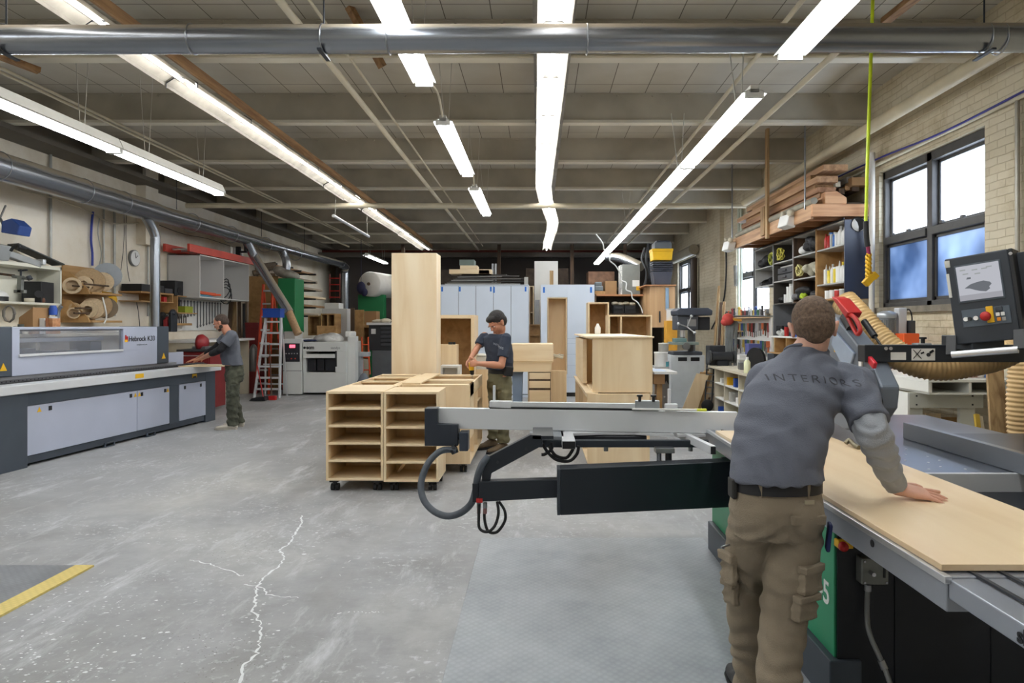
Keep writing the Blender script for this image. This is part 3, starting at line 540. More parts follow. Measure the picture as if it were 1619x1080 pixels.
t = T('bar_clamp', 'grey cast clamp standing on the white shelf unit behind the black disc', 'clamp', (-7.2, 8.4, z)); c0 = P(33, 460, 8.5)
A(MB().bar(P(33, 436, 8.5), P(32, 463, 8.5), .05, .05).bar(P(24, 461, 8.5), P(40, 461, 8.5), .05, .04).cyl(P(20, 437, 8.5), P(48, 441, 8.5), .02), 'frame', M((110,112,108), .5, .5, .2), t); A(MB().cyl(P(33, 426, 8.5), P(33, 437, 8.5), .012).cyl(P(29, 428, 8.5), P(43, 427, 8.5), .012).cyl(P(45, 437, 8.5), P(48, 442, 8.5), .03), 'screw_handle', BLKMETAL, t)
A(MB().bar(P(0, 433, 8.5), P(23, 436, 8.5), .02, .03), 'bar', DARKW, t)
item('saw_disc', 'stack of black flat discs on the white shelf unit', 'disc', MB().cyl((-7.2, 8.75, z), (-7.2, 8.75, z+.06), .17, n=24), BLACK)
item('white_dish', 'shallow white dish lying on the black discs', 'dish', MB().lathe((-7.2, 8.75, z+.06), [(.18, 0), (.15, .05), (.08, .09), (.0, .10)], 24), WHITE)
item('tape_roll', 'cream tape roll on the white shelf unit', 'tape', MB().lathe((-7.12, 9.28, z), [(.03, 0), (.06, 0), (.06, .06), (.03, .06)], 18), CREAM)
item('small_jar', 'small dark jar with an orange lid beside the loudspeaker', 'jar', MB().lathe((-7.08, 9.44, z), [(.04, 0), (.055, .02), (.05, .06), (.03, .085)], 16), M((110,70,50)))
z = 2.41
item('carton', 'pale carton at the left frame edge on the white shelf unit', 'box', MB().box(-7.35, -7.08, 7.4, 8.1, z, z+.5), WHITE, .004)
t = T('grey_power_tool', 'grey tool with a black handle lying on the white shelf unit', 'tool', (-7.1, 8.8, z)); A(MB().obx((-7.12, 8.55, z+.12), (.26, .5, .2), (.0, .25, 0)).obx((-7.08, 9.05, z+.06), (.10, .7, .09), (-.16, 0, 0)), 'housing', M((165,168,168), .4, .4), t, .012)
A(MB().tube([P(17,397,8.6), P(22,390,8.6), P(30,388,8.6), P(30,396,8.6)], .018, 8, 4), 'handle', BLACK, t); A(MB().obx((-7.05, 9.4, z+.04), (.12, .06, .08)), 'knob', ALU, t, .01); A(MB().ell(P(35,393,8.6), (.05,.05,.02)), 'knob', BLACK, t)
item('mesh_tray', 'dark tilted mesh tray at the right end of the white shelf unit top', 'frame', MB().bar((-7.3, 9.2, z+.27), (-7.05, 9.75, z+.03), .3, .02), M((60,62,60), .5, .4), .004)
item('rope', 'yellow rope lying at the left edge of the white shelf top', 'rope', MB().tube([(-7.1,7.0,z+.02),(-7.05,7.2,z+.05),(-7.1,7.5,z+.02),(-7.06,7.8,z+.04)], .014, 6, 6), M((180,160,70)))
# on the bench
z = 1.44
item('hose_coil', 'grey coiled hose hanging under the white shelf', 'hose', MB().tube([P(14+10*math.cos(t*.7)*(.9+.1*math.sin(t)), 496+13*math.sin(t*.7), 8.3+t*.01) for t in range(28)], .012, 6), M((110,105,98)))
item('brown_box', 'brown open box on the bench under the white shelf', 'box', MB().prism([(P(28,510,8.8).x, z), (P(52,510,8.8).x, z), (P(52,486,8.8).x, P(52,486,8.8).z), (P(30,502,8.8).x, P(30,502,8.8).z)], 'y', 8.8, 9.1), CARD)
for i, (x, w_, m_, lb) in enumerate(((57, 8, CREAM, 'cream block of the row on the bench, leftmost'), (66, 9, WHITE, 'white block of the row on the bench, second from left'), (74, 5, M((190,130,95)), 'pink brown block of the row on the bench, second from right'), (80, 7, PINEX, 'wooden block of the row on the bench, rightmost'))):
    X = xs(x, 8.9); item('block', lb, 'block', MB().box(X-.003*w_*1.2, X+.003*w_*1.2, 8.9, 9.05, z, z+.21), m_, .003)
for i, (x, h_, m_, lb) in enumerate(((26, .1, STEEL, 'shiny tin on the bench, left of the other tins'), (33, .13, M((90,95,90), .4, .5), 'dark tin on the bench, middle one'), (40, .08, CREAM, 'pale low tin on the bench, right of the other tins'))):
    X = xs(x, 8.7); item('tin', lb, 'tin', MB().lathe((X, 8.7, z), [(.035, 0), (.035, h_), (.028, h_), (.028, h_-.01)], 16), m_)
t = T('spray_bottle', 'upside down blue capped bottle under the white shelf', 'bottle', P(84, 500, 9.1)); A(MB().lathe(P(84, 512, 9.1), [(.03, 0), (.05, .02), (.05, .1)], 14), 'bottle_body', M((210,215,220), .3), t); A(MB().lathe(P(84, 498, 9.1), [(.05, 0), (.05, .08), (.035, .13)], 14), 'cap', BLUE, t)
item('hanging_hook', 'grey curved bracket right of the blue capped bottle', 'hook', MB().tube([P(97,484,9.3), P(92,492,9.3), P(90,505,9.3), P(88,512,9.3)], .025, 8, 4), M((150,155,160), .4, .5))
# reel rack
rk = T('reel_rack', 'plywood wall rack holding edge banding reels', 'rack', (-7.2, 10.6, 1.6))
for z in (1.60, 2.04):
    A(MB().box(-7.4, -6.93, 10.3, 11.05, z, z+.035), 'shelf_board', OSB, rk, .003)
    A(MB().prism([(-7.4, z), (-6.95, z), (-6.98, z+.08), (-7.25, z+.34), (-7.4, z+.36)], 'y', 10.27, 10.30), 'side_bracket', OSB, rk, .003)
A(MB().box(-7.4, -7.38, 10.3, 11.05, 1.6, 2.5), 'back_board', OSB, rk)
for px_, py_ in ((115, 452), (117, 495), (119, 487), (133, 449)): A(MB().cyl(P(px_, py_, 10.05), V((P(px_, py_, 10.05).x, 10.62, P(px_, py_, 10.05).z)), .014), 'peg', DARKW, rk)
def reel(x, y, Y, r, ri, w_, mat, label, ang=.45):
    c = P(x, y, Y); ax = V((math.sin(ang), -math.cos(ang), 0)); t = T('edge_band_reel', label, 'reel', c, 'edge banding reels on the wall rack')
    A(MB().lathe(c, [(ri, 0), (r, 0), (r, w_), (ri, w_), (ri, 0)], 30, ax, False), 'coil', mat, t); return t
TANR = M((178,150,112), .55, 0, .12, 40); TANL = M((205,182,148), .55, 0, .1, 40)
reel(170, 436, 10.95, .21, .05, .02, M((150,156,162), .3, .2), 'large grey plastic reel, rightmost on the upper shelf of the reel rack')
reel(163, 446, 10.75, .155, .05, .05, TANL, 'pale tan reel between the big tan reel and the grey one on the upper shelf'); reel(143, 446, 10.55, .21, .06, .09, TANR, 'big tan reel with a dark hub in the middle of the upper shelf')
reel(133, 449, 10.42, .12, .05, .05, TANL, 'small worn coil leaning behind the bracket on the upper shelf of the reel rack'); reel(115, 452, 10.20, .125, .085, .06, TANL, 'open tan coil hung at the left front of the upper shelf of the reel rack')
reel(168, 487, 10.9, .17, .05, .03, M((128,112,90), .5), 'dark tan reel, rightmost on the lower shelf of the reel rack'); reel(155, 483, 10.75, .20, .05, .05, TANR, 'tall tan reel second from right on the lower shelf of the reel rack')
reel(148, 488, 10.6, .165, .06, .10, TANL, 'thick pale reel in the middle of the lower shelf of the reel rack'); reel(140, 490, 10.45, .13, .06, .08, M((196,174,140), .6, 0, .1, 40), 'pale reel with a big open hub in front on the lower shelf'); reel(117, 495, 10.20, .085, .065, .05, TANL, 'small open coil in front of the lower bracket of the reel rack'); reel(119, 487, 10.33, .08, .05, .05, TANR, 'small coil behind the lower bracket of the reel rack')
item('band_end', 'loose white banding end hanging from the lower reel shelf', 'banding', MB().tube([PX(162,470,-6.93), PX(167,490,-6.90), PX(168,503,-6.90), PX(164,512,-6.9)], .012, 6, 5), WHITE)
item('yellow_bag', 'yellow bag hanging behind the reels between the two shelves', 'bag', MB().ell((-7.27, 11.25, 1.98), (.12, .09, .13)).cyl((-7.4, 11.25, 2.12), (-7.24, 11.25, 2.1), .012), YELLOW)
# stereo shelf etc
Y0 = wx(187, -7.4); sh = T('stereo_shelf', 'thin wooden shelf carrying the black stereo', 'shelf', (-7.2, 11.8, 1.95))
zt = 2.16; A(MB().box(-7.4, -7.0, Y0, Y0+1.05, zt-.03, zt), 'shelf_board', OSB, sh, .002); A(MB().box(-7.4, -7.0, Y0, Y0+1.05, zt-.18, zt-.165), 'lower_board', OSB, sh, .002); A(MB().box(-7.4, -7.0, Y0+1.0, Y0+1.03, zt-.18, zt-.03), 'end_board', OSB, sh, .002); A(MB().box(-7.4, -7.0, Y0+.6, Y0+.62, zt-.17, zt-.03), 'divider', OSB, sh, .002)
t = T('stereo', 'flat black stereo unit on a wooden shelf', 'stereo', (-7.2, 11.6, zt)); A(MB().box(-7.36, -7.0, Y0+.02, Y0+.72, zt, zt+.13), 'case', BLACK, t, .006); A(MB().box(-7.3, -6.99, Y0+.74, Y0+1.0, zt, zt+.09), 'front_unit', M((50,50,55)), t, .01)
item('small_red_box', 'small red and white box inside the stereo shelf', 'box', MB().box(-7.15, -7.02, Y0+.75, Y0+.85, zt-.165, zt-.07), RED, .003)
Y0 = wx(252, -7.35); zt = H+48*Y0/F
bx = T('wall_box_shelf', 'open tan wall box right of the duct drop pipe', 'shelf', (-7.2, Y0, zt-.35))
A(MB().box(-7.38, -7.0, Y0, Y0+.02, zt-.35, zt), 'side_panel', OSB, bx, .002); A(MB().box(-7.38, -7.0, Y0, Y0+.75, zt-.02, zt), 'top_board', OSB, bx, .002); A(MB().box(-7.38, -7.0, Y0, Y0+.75, zt-.35, zt-.33), 'bottom_board', OSB, bx, .002); A(MB().box(-7.38, -7.36, Y0, Y0+.75, zt-.35, zt), 'back_board', OSB, bx)
item('drill_case', 'green and purple tools inside the open tan wall box', 'tool', MB().box(-7.25, -7.02, Y0+.32, Y0+.62, zt-.33, zt-.2), M((150,160,50), .5), .01)
t = T('loudspeaker', 'black loudspeaker on top of the open tan wall box', 'speaker', (-7.2, Y0+.15, zt)); A(MB().box(-7.36, -7.06, Y0+.02, Y0+.32, zt, zt+.29), 'cabinet', BLACK, t, .008); A(MB().cyl((-7.06, Y0+.17, zt+.1), (-7.05, Y0+.17, zt+.1), .07), 'speaker_cone', RUBBER, t)
# grey open wall cabinet with ladder on it
GW = M((205,204,202), .5, 0, .04, 2, name='grey_melamine')
wc = T('hanging_cabinet', 'open grey white cabinet hung high on the left wall', 'cabinet', (-7.1, 14.2, 2.13))
A(MB().box(-7.38, -6.74, 13.2, 13.22, 2.13, 2.97), 'side_panel', GW, wc, .002); A(MB().box(-7.38, -6.74, 14.2, 14.22, 2.13, 2.97), 'middle_panel', GW, wc, .002); A(MB().box(-7.38, -6.74, 15.42, 15.44, 2.13, 2.97), 'side_panel', GW, wc, .002)
A(MB().box(-7.38, -6.74, 13.2, 15.44, 2.95, 2.97), 'top_panel', GW, wc, .002); A(MB().box(-7.38, -6.74, 13.2, 15.44, 2.11, 2.135), 'bottom_panel', GW, wc, .002); A(MB().box(-7.39, -7.37, 13.2, 15.44, 2.13, 2.97), 'back_panel', GW, wc)
item('tool_pair', 'orange handled tool lying in the grey wall cabinet', 'tool', MB().bar((-7.1, 13.4, 2.26), (-6.8, 13.95, 2.2), .07, .06).bar((-6.8, 13.95, 2.2), (-6.76, 14.1, 2.2), .04, .04), ORANGE, .008)
item('blue_cloth', 'blue cloth under the orange tool in the grey wall cabinet', 'cloth', MB().ell((-6.95, 13.7, 2.16), (.16, .35, .035)), M((80,140,165)))
item('cable_bundle', 'black cable bundle hanging in the grey wall cabinet', 'cable', MB().tube([(-6.9+.09*math.cos(t), 14.55+.1*math.sin(t*1.1)+.004*t, 2.4+.2*math.sin(t)-.01*t) for t in [i*.5 for i in range(44)]], .012, 6), BLACK)
ld = T('extension_ladder', 'red ladder lying flat on top of the grey wall cabinet', 'ladder', (-6.95, 14, 2.99))
for x in (-7.25, -6.78): A(MB().box(x-.025, x+.025, 12.85, 15.9, 2.99, 3.14), 'rail', M((196,72,58), .5, 0, .12, 3), ld, .004, label='red rail')
for i in range(9): A(MB().cyl((-7.25, 13.1+i*.32, 3.06), (-6.78, 13.1+i*.32, 3.06), .018, n=8), 'rung', ALU, ld)
item('black_clamp', 'small black clamp on the red ladder', 'clamp', MB().box(-6.85, -6.75, 15.0, 15.06, 3.14, 3.34).box(-6.85, -6.6, 15.0, 15.06, 3.2, 3.24).box(-6.66, -6.62, 15.0, 15.06, 3.2, 3.36), BLACK, .004)
for i in range(5): item('paint_tube', 'white tube in the row standing on the far part of the red ladder', 'tube', MB().lathe((-6.95, 15.0+i*.13, 3.14), [(.03, 0), (.03, .18), (.01, .2)], 10), WHITE, group='white tubes on the red ladder')
# pegboard of spanners, bits, bench with red tool chest, all beyond the edge bander
pg = item('tool_board', 'white board with hanging spanners under the grey wall cabinet', 'board', MB().box(-7.39, -7.36, 12.6, 16.0, 1.45, 2.1), WHITE)
for i in range(17):
    y = 13.25+i*.13; L = .36-.014*i if i < 8 else .52-.02*(i-8); c = MB()
    c.bar((-7.345, y, 2.06), (-7.345, y, 2.06-L), .02, .012, (1,0,0)); c.cyl((-7.355, y, 2.06), (-7.335, y, 2.06), .022, n=8); c.obx((-7.345, y, 2.05-L), (.014, .045, .045), (.7, 0, 0))
    A(c, 'spanner', STEEL, label='%s spanner hanging on the white tool board, number %d along the row from the viewer' % ('short' if L < .4 else 'long', i+1), cat_='spanner', group='spanners on the tool board')
hk = T('drill_bit_rack', 'small wooden block with standing drill bits on the tool board', 'rack', (-7.3, 13.3, 1.55)); A(MB().box(-7.36, -7.18, 12.95, 13.75, 1.555, 1.60), 'block', OSB, hk, .002)
for i in range(9): A(MB().cyl((-7.27, 13.0+i*.085, 1.58), (-7.27, 13.0+i*.085, 1.76), .011, n=6), 'drill_bit', M((90,80,72), .4, .6), hk)
t = T('work_bench', 'long white bench along the left wall behind the man at the edge bander', 'bench', (-7.1, 14, 0)); A(MB().box(-7.385, -6.5, 12.65, 15.2, 1.22, 1.27), 'bench_top', WHITE, t, .004)
for y in (12.7, 14.2, 15.1): A(MB().box(-7.35, -6.6, y-.03, y+.03, 0, 1.22), 'leg_panel', CREAM, t)
for i, (a, b_, h_, m_, lb) in enumerate(((248, 256, .3, BLACK, 'black spray tool on the bench end beside the drop pipe'), (258, 264, .22, M((140,35,40)), 'dark red tool on the bench beside the drop pipe'), (266, 271, .35, BLKMETAL, 'dark bench grinder column near the tool board'), (240, 246, .25, M((90,105,130)), 'blue grey can behind the edge bander hood end'))):
    Y = 11.9; item('hand_tool', lb, 'tool', MB().box(xs(a, Y), xs(b_, Y), Y, Y+.2, 1.44, 1.44+h_).ell((xs((a+b_)/2, Y), Y+.1, 1.44+h_), (.05, .08, .06)), m_, .01)
for i in range(4):
    p = V((-7.365, 12.75+.09*i, 1.9-.02*i)); item('hanging_tool', 'dark hanging tool on the left wall under the open tan box', 'tool', MB().bar(p, p-V((0,0,.3)), .05, .05).ell(p-V((0,0,.32)), (.05,.04,.06)), BLKMETAL, .006, 'dark hanging tools under the tan box')
rt = T('tool_chest', 'red tool chest beside the man at the edge bander', 'tool chest', (-6.2, 12.4, 0)); rx0, rx1 = xs(282, 12.0), xs(332, 12.0); RED2 = M((120,26,28), .5, 0, .1)
A(MB().box(rx0, rx1, 12.0, 12.6, .05, 1.08), 'body', RED2, rt, .01)
for i in range(5): dr = A(MB().box(rx0+.02, rx1-.02, 11.98, 12.0, .1+i*.19, .27+i*.19), 'drawer', RED2, rt, .004); A(MB().box(rx0+.05, rx1-.05, 11.965, 11.98, .24+i*.19, .255+i*.19), 'handle', ALU, dr)
A(MB().box(rx0-.02, rx1+.02, 11.97, 12.62, 1.08, 1.12), 'lid', M((60,60,62)), rt, .004)
t = T('mitre_tool', 'red round tool on the red tool chest', 'tool', (-6.1, 12.3, 1.12)); A(MB().lathe(P(320, 542, 12.3), [(.0, -.09), (.15, -.06), (.16, 0), (.1, .08), (0, .09)], 18, (1,0,0)), 'housing', M((150,40,45), .4), t); A(MB().box(P(308,0,12.3).x, P(329,0,12.3).x, 12.2, 12.45, 1.12, 1.17), 'base', STEEL, t, .004)
lb_ = T('task_lamp', 'blue task lamp on a jointed arm at the left frame edge', 'lamp', (-7.3, 7.6, 2.4))
c = PX(25, 361, -7.0); A(MB().prism([(c.x-.12, c.z-.07), (c.x+.10, c.z-.10), (c.x+.13, c.z+.02), (c.x+.02, c.z+.12), (c.x-.11, c.z+.08)], 'y', c.y-.10, c.y+.12), 'shade', M((45,75,140), .4), lb_, .01)
A(MB().cyl(PX(12,368,-7.1), PX(0,345,-7.2), .018).cyl(PX(0,345,-7.2), PX(9,325,-7.2), .012).cyl(PX(-4,360,-7.2), PX(-4,330,-7.39), .012), 'arm', M((120,120,118), .4, .5), lb_)
# ======================= BACK LEFT
ply = PINEZ
for i, (a, b_, t_, Y, m_, lb) in enumerate(((366, 375, 455, 15.9, PINEZ, 'tall pale board leaning by the left wall behind the man'), (352, 360, 470, 15.8, DARKW, 'tall dark board leaning by the left wall, left of the pale one'), (377, 382, 475, 15.8, DARKW, 'tall narrow dark strip leaning right of the pale board'), (385, 389, 480, 15.9, M((60,60,62)), 'tall black strip leaning right of the pale board, rightmost'))):
    x0, x1, z1 = xs(a, Y), xs(b_, Y), zs(t_, Y); item('leaning_board', lb, 'board', MB().bar(((x0+x1)/2+.15, Y-.35, 0.0), (max(-7.33, (x0+x1)/2-.02), Y, z1), x1-x0, .03, (0,1,0)), m_, .003)
item('red_cabinet', 'red cabinet behind the orange stepladder', 'cabinet', MB().box(xs(387,15.8), xs(408,15.8), 15.8, 16.3, 0, zs(510,15.8)).box(xs(387,15.8)+.02, xs(408,15.8)-.02, 15.78, 15.8, .1, 1.5), M((120,28,30), .5), .006)
t = T('fire_extinguisher', 'grey fire extinguisher standing behind the stepladder', 'extinguisher', (xs(402,15.3), 15.3, 0)); A(MB().lathe((xs(401,15.3), 15.3, .5), [(.08, 0), (.09, .04), (.09, .5), (.06, .58), (.03, .62)], 16), 'cylinder', M((130,130,128), .4, .4), t); A(MB().box(xs(401,15.3)-.1, xs(401,15.3)+.1, 15.2, 15.4, 0, .5), 'stand', M((110,30,28)), t)
def stepladder(name, label, x0, x1, xt0, xt1, yb, yt, n, Y, rail, rung, depth=.9):
    zt = zs(yt, Y); t = T(name, label, 'ladder', (xs((x0+x1)/2, Y), Y, 0)); a, b_, c, d_ = xs(x0, Y), xs(x1, Y), xs(xt0, Y), xs(xt1, Y); Yt = Y+depth*.45
    for p, q in ((a, c), (b_, d_)): A(MB().bar((p, Y, 0), (q, Yt, zt), .035, .075, (0,1,0)), 'rail', rail, t, .003); A(MB().bar((p*.9+(a+b_)*.05, Y+depth, 0), (q, Yt, zt), .03, .03, (0,1,0)), 'rear_rail', rail, t)
    for i in range(n):
        u = (i+.8)/(n+.3); z_ = u*zt; A(MB().box(a+(c-a)*u, b_+(d_-b_)*u, Y+(Yt-Y)*u-.03, Y+(Yt-Y)*u+.05, z_-.02, z_+.02), 'step', rung, t, .003)
    for u in (.15, .4): A(MB().bar((a*.95+b_*.05, Y+depth*(1-.5*u), u*zt), (b_*.95+a*.05, Y+depth*(1-.5*u), u*zt), .02, .03), 'brace', rung, t)
    return t, zt, Yt, c, d_
stepladder('step_ladder', 'tall orange fibreglass stepladder behind the aluminium one', 404, 425, 405, 420, 600, 448, 8, 15.0, M((205,70,40), .5, 0, .1), ALU)
t, zt, Yt, c, d_ = stepladder('step_ladder', 'aluminium stepladder with a blue top standing on the floor left of the sander', 402, 442, 414, 438, 628, 500, 7, 14.2, ALUP, ALUP, .5)
A(MB().box(c-.03, d_+.03, Yt-.12, Yt+.12, zt-.03, zt+.14), 'bucket_shelf', BLUE, t, .01, label='blue top tray'); A(MB().box(c-.04, d_+.04, Yt-.14, Yt+.14, zt+.14, zt+.17), 'top_cap', BLUE, t, .01)
br = T('dust_pan', 'black dustpan with a long red handle in front of the stepladder', 'dustpan', (xs(415,13.8), 13.8, 0)); A(MB().prism([(xs(400,13.8), 0.01), (xs(425,13.8), 0.01), (xs(424,13.8), .10), (xs(404,13.8), .06)], 'y', 13.6, 13.85), 'pan', BLACK, br, .005); A(MB().cyl((xs(416,13.8), 13.8, .08), (xs(405,13.9), 13.95, .72), .012), 'handle', RED, br)
br = T('broom', 'broom leaning on the stepladder', 'broom', (xs(430,13.9), 13.9, 0)); A(MB().box(xs(427,13.9), xs(438,13.9), 13.8, 13.9, 0.0, .09), 'bristles', RED, br, .01); A(MB().cyl((xs(431,13.9), 13.85, .08), (xs(426,14.1), 14.1, 1.15), .012), 'handle', DARKW, br)
# tan board cabinet and dust pipes behind ladder, green dust collector
item('board_cabinet', 'tall tan board cabinet standing behind the orange ladder', 'cabinet', MB().box(xs(393,16.6), xs(440,16.6), 16.6, 16.9, 0, zs(437,16.6)), OSB, .005)
t = T('dust_collector', 'green steel cabinet on the left wall behind the slanting duct', 'cabinet', (xs(454,16), 16.2, 0)); A(MB().box(xs(439,16), xs(467,16), 16, 16.6, zs(526,16), zs(440,16)), 'body', GREEN, t, .02); A(MB().box(xs(441,16), xs(465,16), 16.05, 16.55, 0, zs(526,16)), 'stand', BLKMETAL, t)
item('pipe_bundle', 'white plastic wrapped bundle on top of the green cabinet', 'bundle', MB().ell(P(455,434,16.4), (.3,.25,.12), (0,.2,0)).ell(P(444,430,16.4), (.2,.2,.12), (0,.5,0)), M((150,145,135), .5, 0, .3, 8, .5))
for i, (a, b_) in enumerate(((400, 425), (404, 432), (410, 436))): item('log_roll', ['lowest', 'middle', 'topmost'][i]+' brown roll lying on the tan board cabinet', 'roll', MB().cyl(P(a, 432-5*i, 16.7), P(b_, 428-5*i, 16.9), .07), M((110,98,84), .7, 0, .3, 12))
# lumber rack on the left wall
lr = T('lumber_rack', 'wall rack of steel arms loaded with boards', 'rack', (-7.2, 18.5, 1.6))
for y in (17.4, 18.6, 19.8): A(MB().box(-7.38, -7.33, y-.03, y+.03, 1.5, 3.3), 'upright', BLKMETAL, lr)
zz = [zs(v, 17.4) for v in (443, 432, 418, 404, 390, 377)]
lvl = [1.85, 2.1, 2.36, 2.6, 2.85, 3.1]
for i, z in enumerate(lvl):
    for y in (17.4, 18.6, 19.8): A(MB().box(-7.35, -6.65, y-.02, y+.02, z-.04, z), 'arm', BLKMETAL, lr)
for i, z in enumerate(lvl):
    for j in range(3 if i < 4 else 2):
        x0 = -7.3+.22*j; item('board', '%s board on the %s level of the left wall lumber rack' % (['inner', 'middle', 'outer'][j], ['lowest', 'second', 'third', 'fourth', 'fifth', 'highest'][i]), 'board', MB().box(x0, x0+.19, 17.0+rnd.uniform(0,.4), 20.3+rnd.uniform(-.3,.6), z, z+.03+rnd.uniform(0,.06)), [PINE, BIRCHY, M((150,135,115), .7, 0, .2)][(i+j) % 3], .003)
rl = T('wall_ladder', 'short red rung ladder fixed to the left wall by the far drop pipe', 'ladder', (-6.9, 19.5, 2)); a, b_ = xs(521,19.5), xs(537,19.5)
for x in (a, b_): A(MB().box(x-.015, x+.015, 19.5, 19.53, zs(472,19.5), zs(433,19.5)), 'rail', M((120,60,50)), rl)
for y in (440, 450, 460, 470): A(MB().box(a, b_, 19.49, 19.52, zs(y,19.5)-.015, zs(y,19.5)+.015), 'rung', RED, rl)
# boxes on and behind the sander
item('grey_locker', 'grey white box cabinet behind the sander against the left wall', 'cabinet', MB().box(xs(509,17.5), xs(549,17.5), 17.5, 18, 0, zs(488,17.5)), GW, .006)
item('white_carton', 'white carton on top of the grey white box cabinet', 'box', MB().box(xs(511,17.4), xs(534,17.4), 17.5, 17.9, zs(488,17.5), zs(479,17.5)), WHITE, .004)
def opencab(name, label, x0, x1, Y0, Y1, z0, z1, mat=BIRCH, th=.02, face='-y', shelves=(), divs=(), back=None, group=None, cat_='cabinet'):
    """open carcass in world coordinates; shelves: heights, divs: positions along the opening"""
    t = T(name, label, cat_, ((x0+x1)/2, (Y0+Y1)/2, z0), group)
    A(MB().box(x0, x0+th, Y0, Y1, z0, z1) if face[1] == 'y' else MB().box(x0, x1, Y0, Y0+th, z0, z1), 'side_panel', mat, t, .0015)
    A(MB().box(x1-th, x1, Y0, Y1, z0, z1) if face[1] == 'y' else MB().box(x0, x1, Y1-th, Y1, z0, z1), 'side_panel', mat, t, .0015)
    tm = BIRCHX if mat is BIRCH else mat
    ix = (x0+th, x1-th, Y0, Y1) if face[1] == 'y' else (x0, x1, Y0+th, Y1-th)
    A(MB().box(*ix, z0, z0+th), 'bottom_panel', tm, t, .0015); A(MB().box(*ix, z1-th, z1), 'top_panel', tm, t, .0015)
    bk = {'-y': (x0+th, x1-th, Y1-th-.01, Y1-.01), '+y': (x0+th, x1-th, Y0+.01, Y0+th), '+x': (x0+.01, x0+th, Y0+th, Y1-th), '-x': (x1-th, x1-.01, Y0+th, Y1-th), '0y': None, '0x': None}[face]
    if bk: A(MB().box(*bk, z0+th, z1-th), 'back_panel', back or mat, t)
    for s_ in shelves: A(MB().box(ix[0]+.001, ix[1]-.001, ix[2]+.001, ix[3]-.012, s_, s_+th) , 'shelf', tm, t, .0015)
    for s_ in divs: A(MB().box(s_, s_+th, Y0+.001, Y1-.012, z0+th, z1-th) if face[1] == 'y' else MB().box(x0+.001, x1-.012, s_, s_+th, z0+th, z1-th), 'divider', mat, t, .0015)
    return t
sd = T('wide_belt_sander', 'large white wide belt sander with a dark control panel', 'machine', (-4.9, 15, 0)); Y = 14.8; SW = M((214,216,214), .45, 0, .04, 2, name='machine_white')
x_ = lambda v: xs(v, Y); z_ = lambda v: zs(v, Y)
A(MB().box(x_(447), x_(477), Y, Y+1.3, .02, z_(536)), 'control_cabinet', SW, sd, .01); A(MB().box(x_(478), x_(546), Y+.06, Y+1.3, .05, z_(589)), 'base', SW, sd, .01); A(MB().box(x_(478), x_(546), Y+.04, Y+1.3, z_(556), z_(541)), 'head', SW, sd, .01)
A(MB().box(x_(529), x_(546), Y+.05, Y+1.3, z_(590), z_(555)), 'side_post', SW, sd, .006); A(MB().box(x_(478), x_(483), Y+.05, Y+1.3, z_(590), z_(555)), 'side_post', SW, sd); A(MB().box(x_(546), x_(558), Y+.2, Y+.45, .05, z_(532)), 'side_panel', SW, sd, .01)
A(MB().box(x_(483), x_(529), Y+.9, Y+1.0, z_(590), z_(556)), 'throat', BLACK, sd); A(MB().box(x_(481), x_(529), Y-.05, Y+.3, z_(566), z_(560)), 'front_bar', SW, sd, .006)
for a, b_ in ((484, 497), (499, 510), (512, 528)): A(MB().box(x_(a), x_(b_), Y+.1, Y+.5, z_(587), z_(568)), 'pressure_unit', M((52,54,58), .4, .5), sd, .006)
A(MB().box(x_(450), x_(474), Y-.008, Y, z_(572), z_(543)), 'control_panel', M((40,42,48), .4), sd, .003); A(MB().box(x_(458), x_(467), Y-.012, Y-.006, z_(550), z_(545)), 'red_display', emit((.9, .08, .12), 1.2, 'red_led'), sd)
for i in range(5): A(MB().cyl((x_(453+i*4.3), Y-.02, z_(559)), (x_(453+i*4.3), Y-.006, z_(559)), .014, n=10), 'button', ALU, sd)
for i in range(3): A(MB().cyl((x_(455+i*6), Y-.02, z_(567)), (x_(455+i*6), Y-.006, z_(567)), .016, n=10), 'button', M((200,60,40) if i else (60,60,60)), sd)
text('scm', 'lettering', BLACK, (x_(483.5), Y+.034, z_(552)), (PI/2, 0, 0), .11, sd, bold=.004); A(MB().cyl((x_(480.5), Y+.034, z_(550)), (x_(480.5), Y+.04, z_(550)), .028), 'logo', BLACK, sd); text('sandya', 'lettering', M((120,124,128)), (x_(522), Y+.034, z_(552)), (PI/2, 0, 0), .08, sd)
A(MB().bar((x_(530.5), Y+.045, z_(555)), (x_(530.5), Y+.045, z_(580)), .03, .02, (0,1,0)), 'scale', BLACK, sd); A(MB().box(x_(447), x_(477), Y-.003, Y+.002, z_(586.6), z_(586)), 'seam', BLACK, sd)
Y = 15.2; item('plastic_bag_heap', 'white and black plastic wrapped heap on top of the sander', 'bag', MB().ell(P(520, 536, Y), (.34,.3,.12), (0,.05,0)).ell(P(510,535,Y), (.22,.25,.10), (0,-.3,0)).ell(P(530,533,Y), (.2,.25,.09), (0,.3,0)), M((190,190,188), .3, 0, .45, 5, .8, bsc=9))
item('sander_box', 'white boxy motor cover on the sander, left side', 'cover', MB().box(xs(457,15.3), xs(474,15.3), 15.0, 15.5, 1.25, zs(524,15.3)), GW, .01)
item('dust_cover', 'white small hood at the right end of the sander top', 'cover', MB().box(xs(547,15.3), xs(556,15.3), 15.2, 15.7, 1.29, 1.42), WHITE, .03)
item('blue_cloth', 'dark blue cloth on the front of the sander top', 'cloth', MB().box(xs(480,14.95), xs(500,14.95), 14.9, 15.4, 1.205, 1.235), M((45,55,90)), .01)
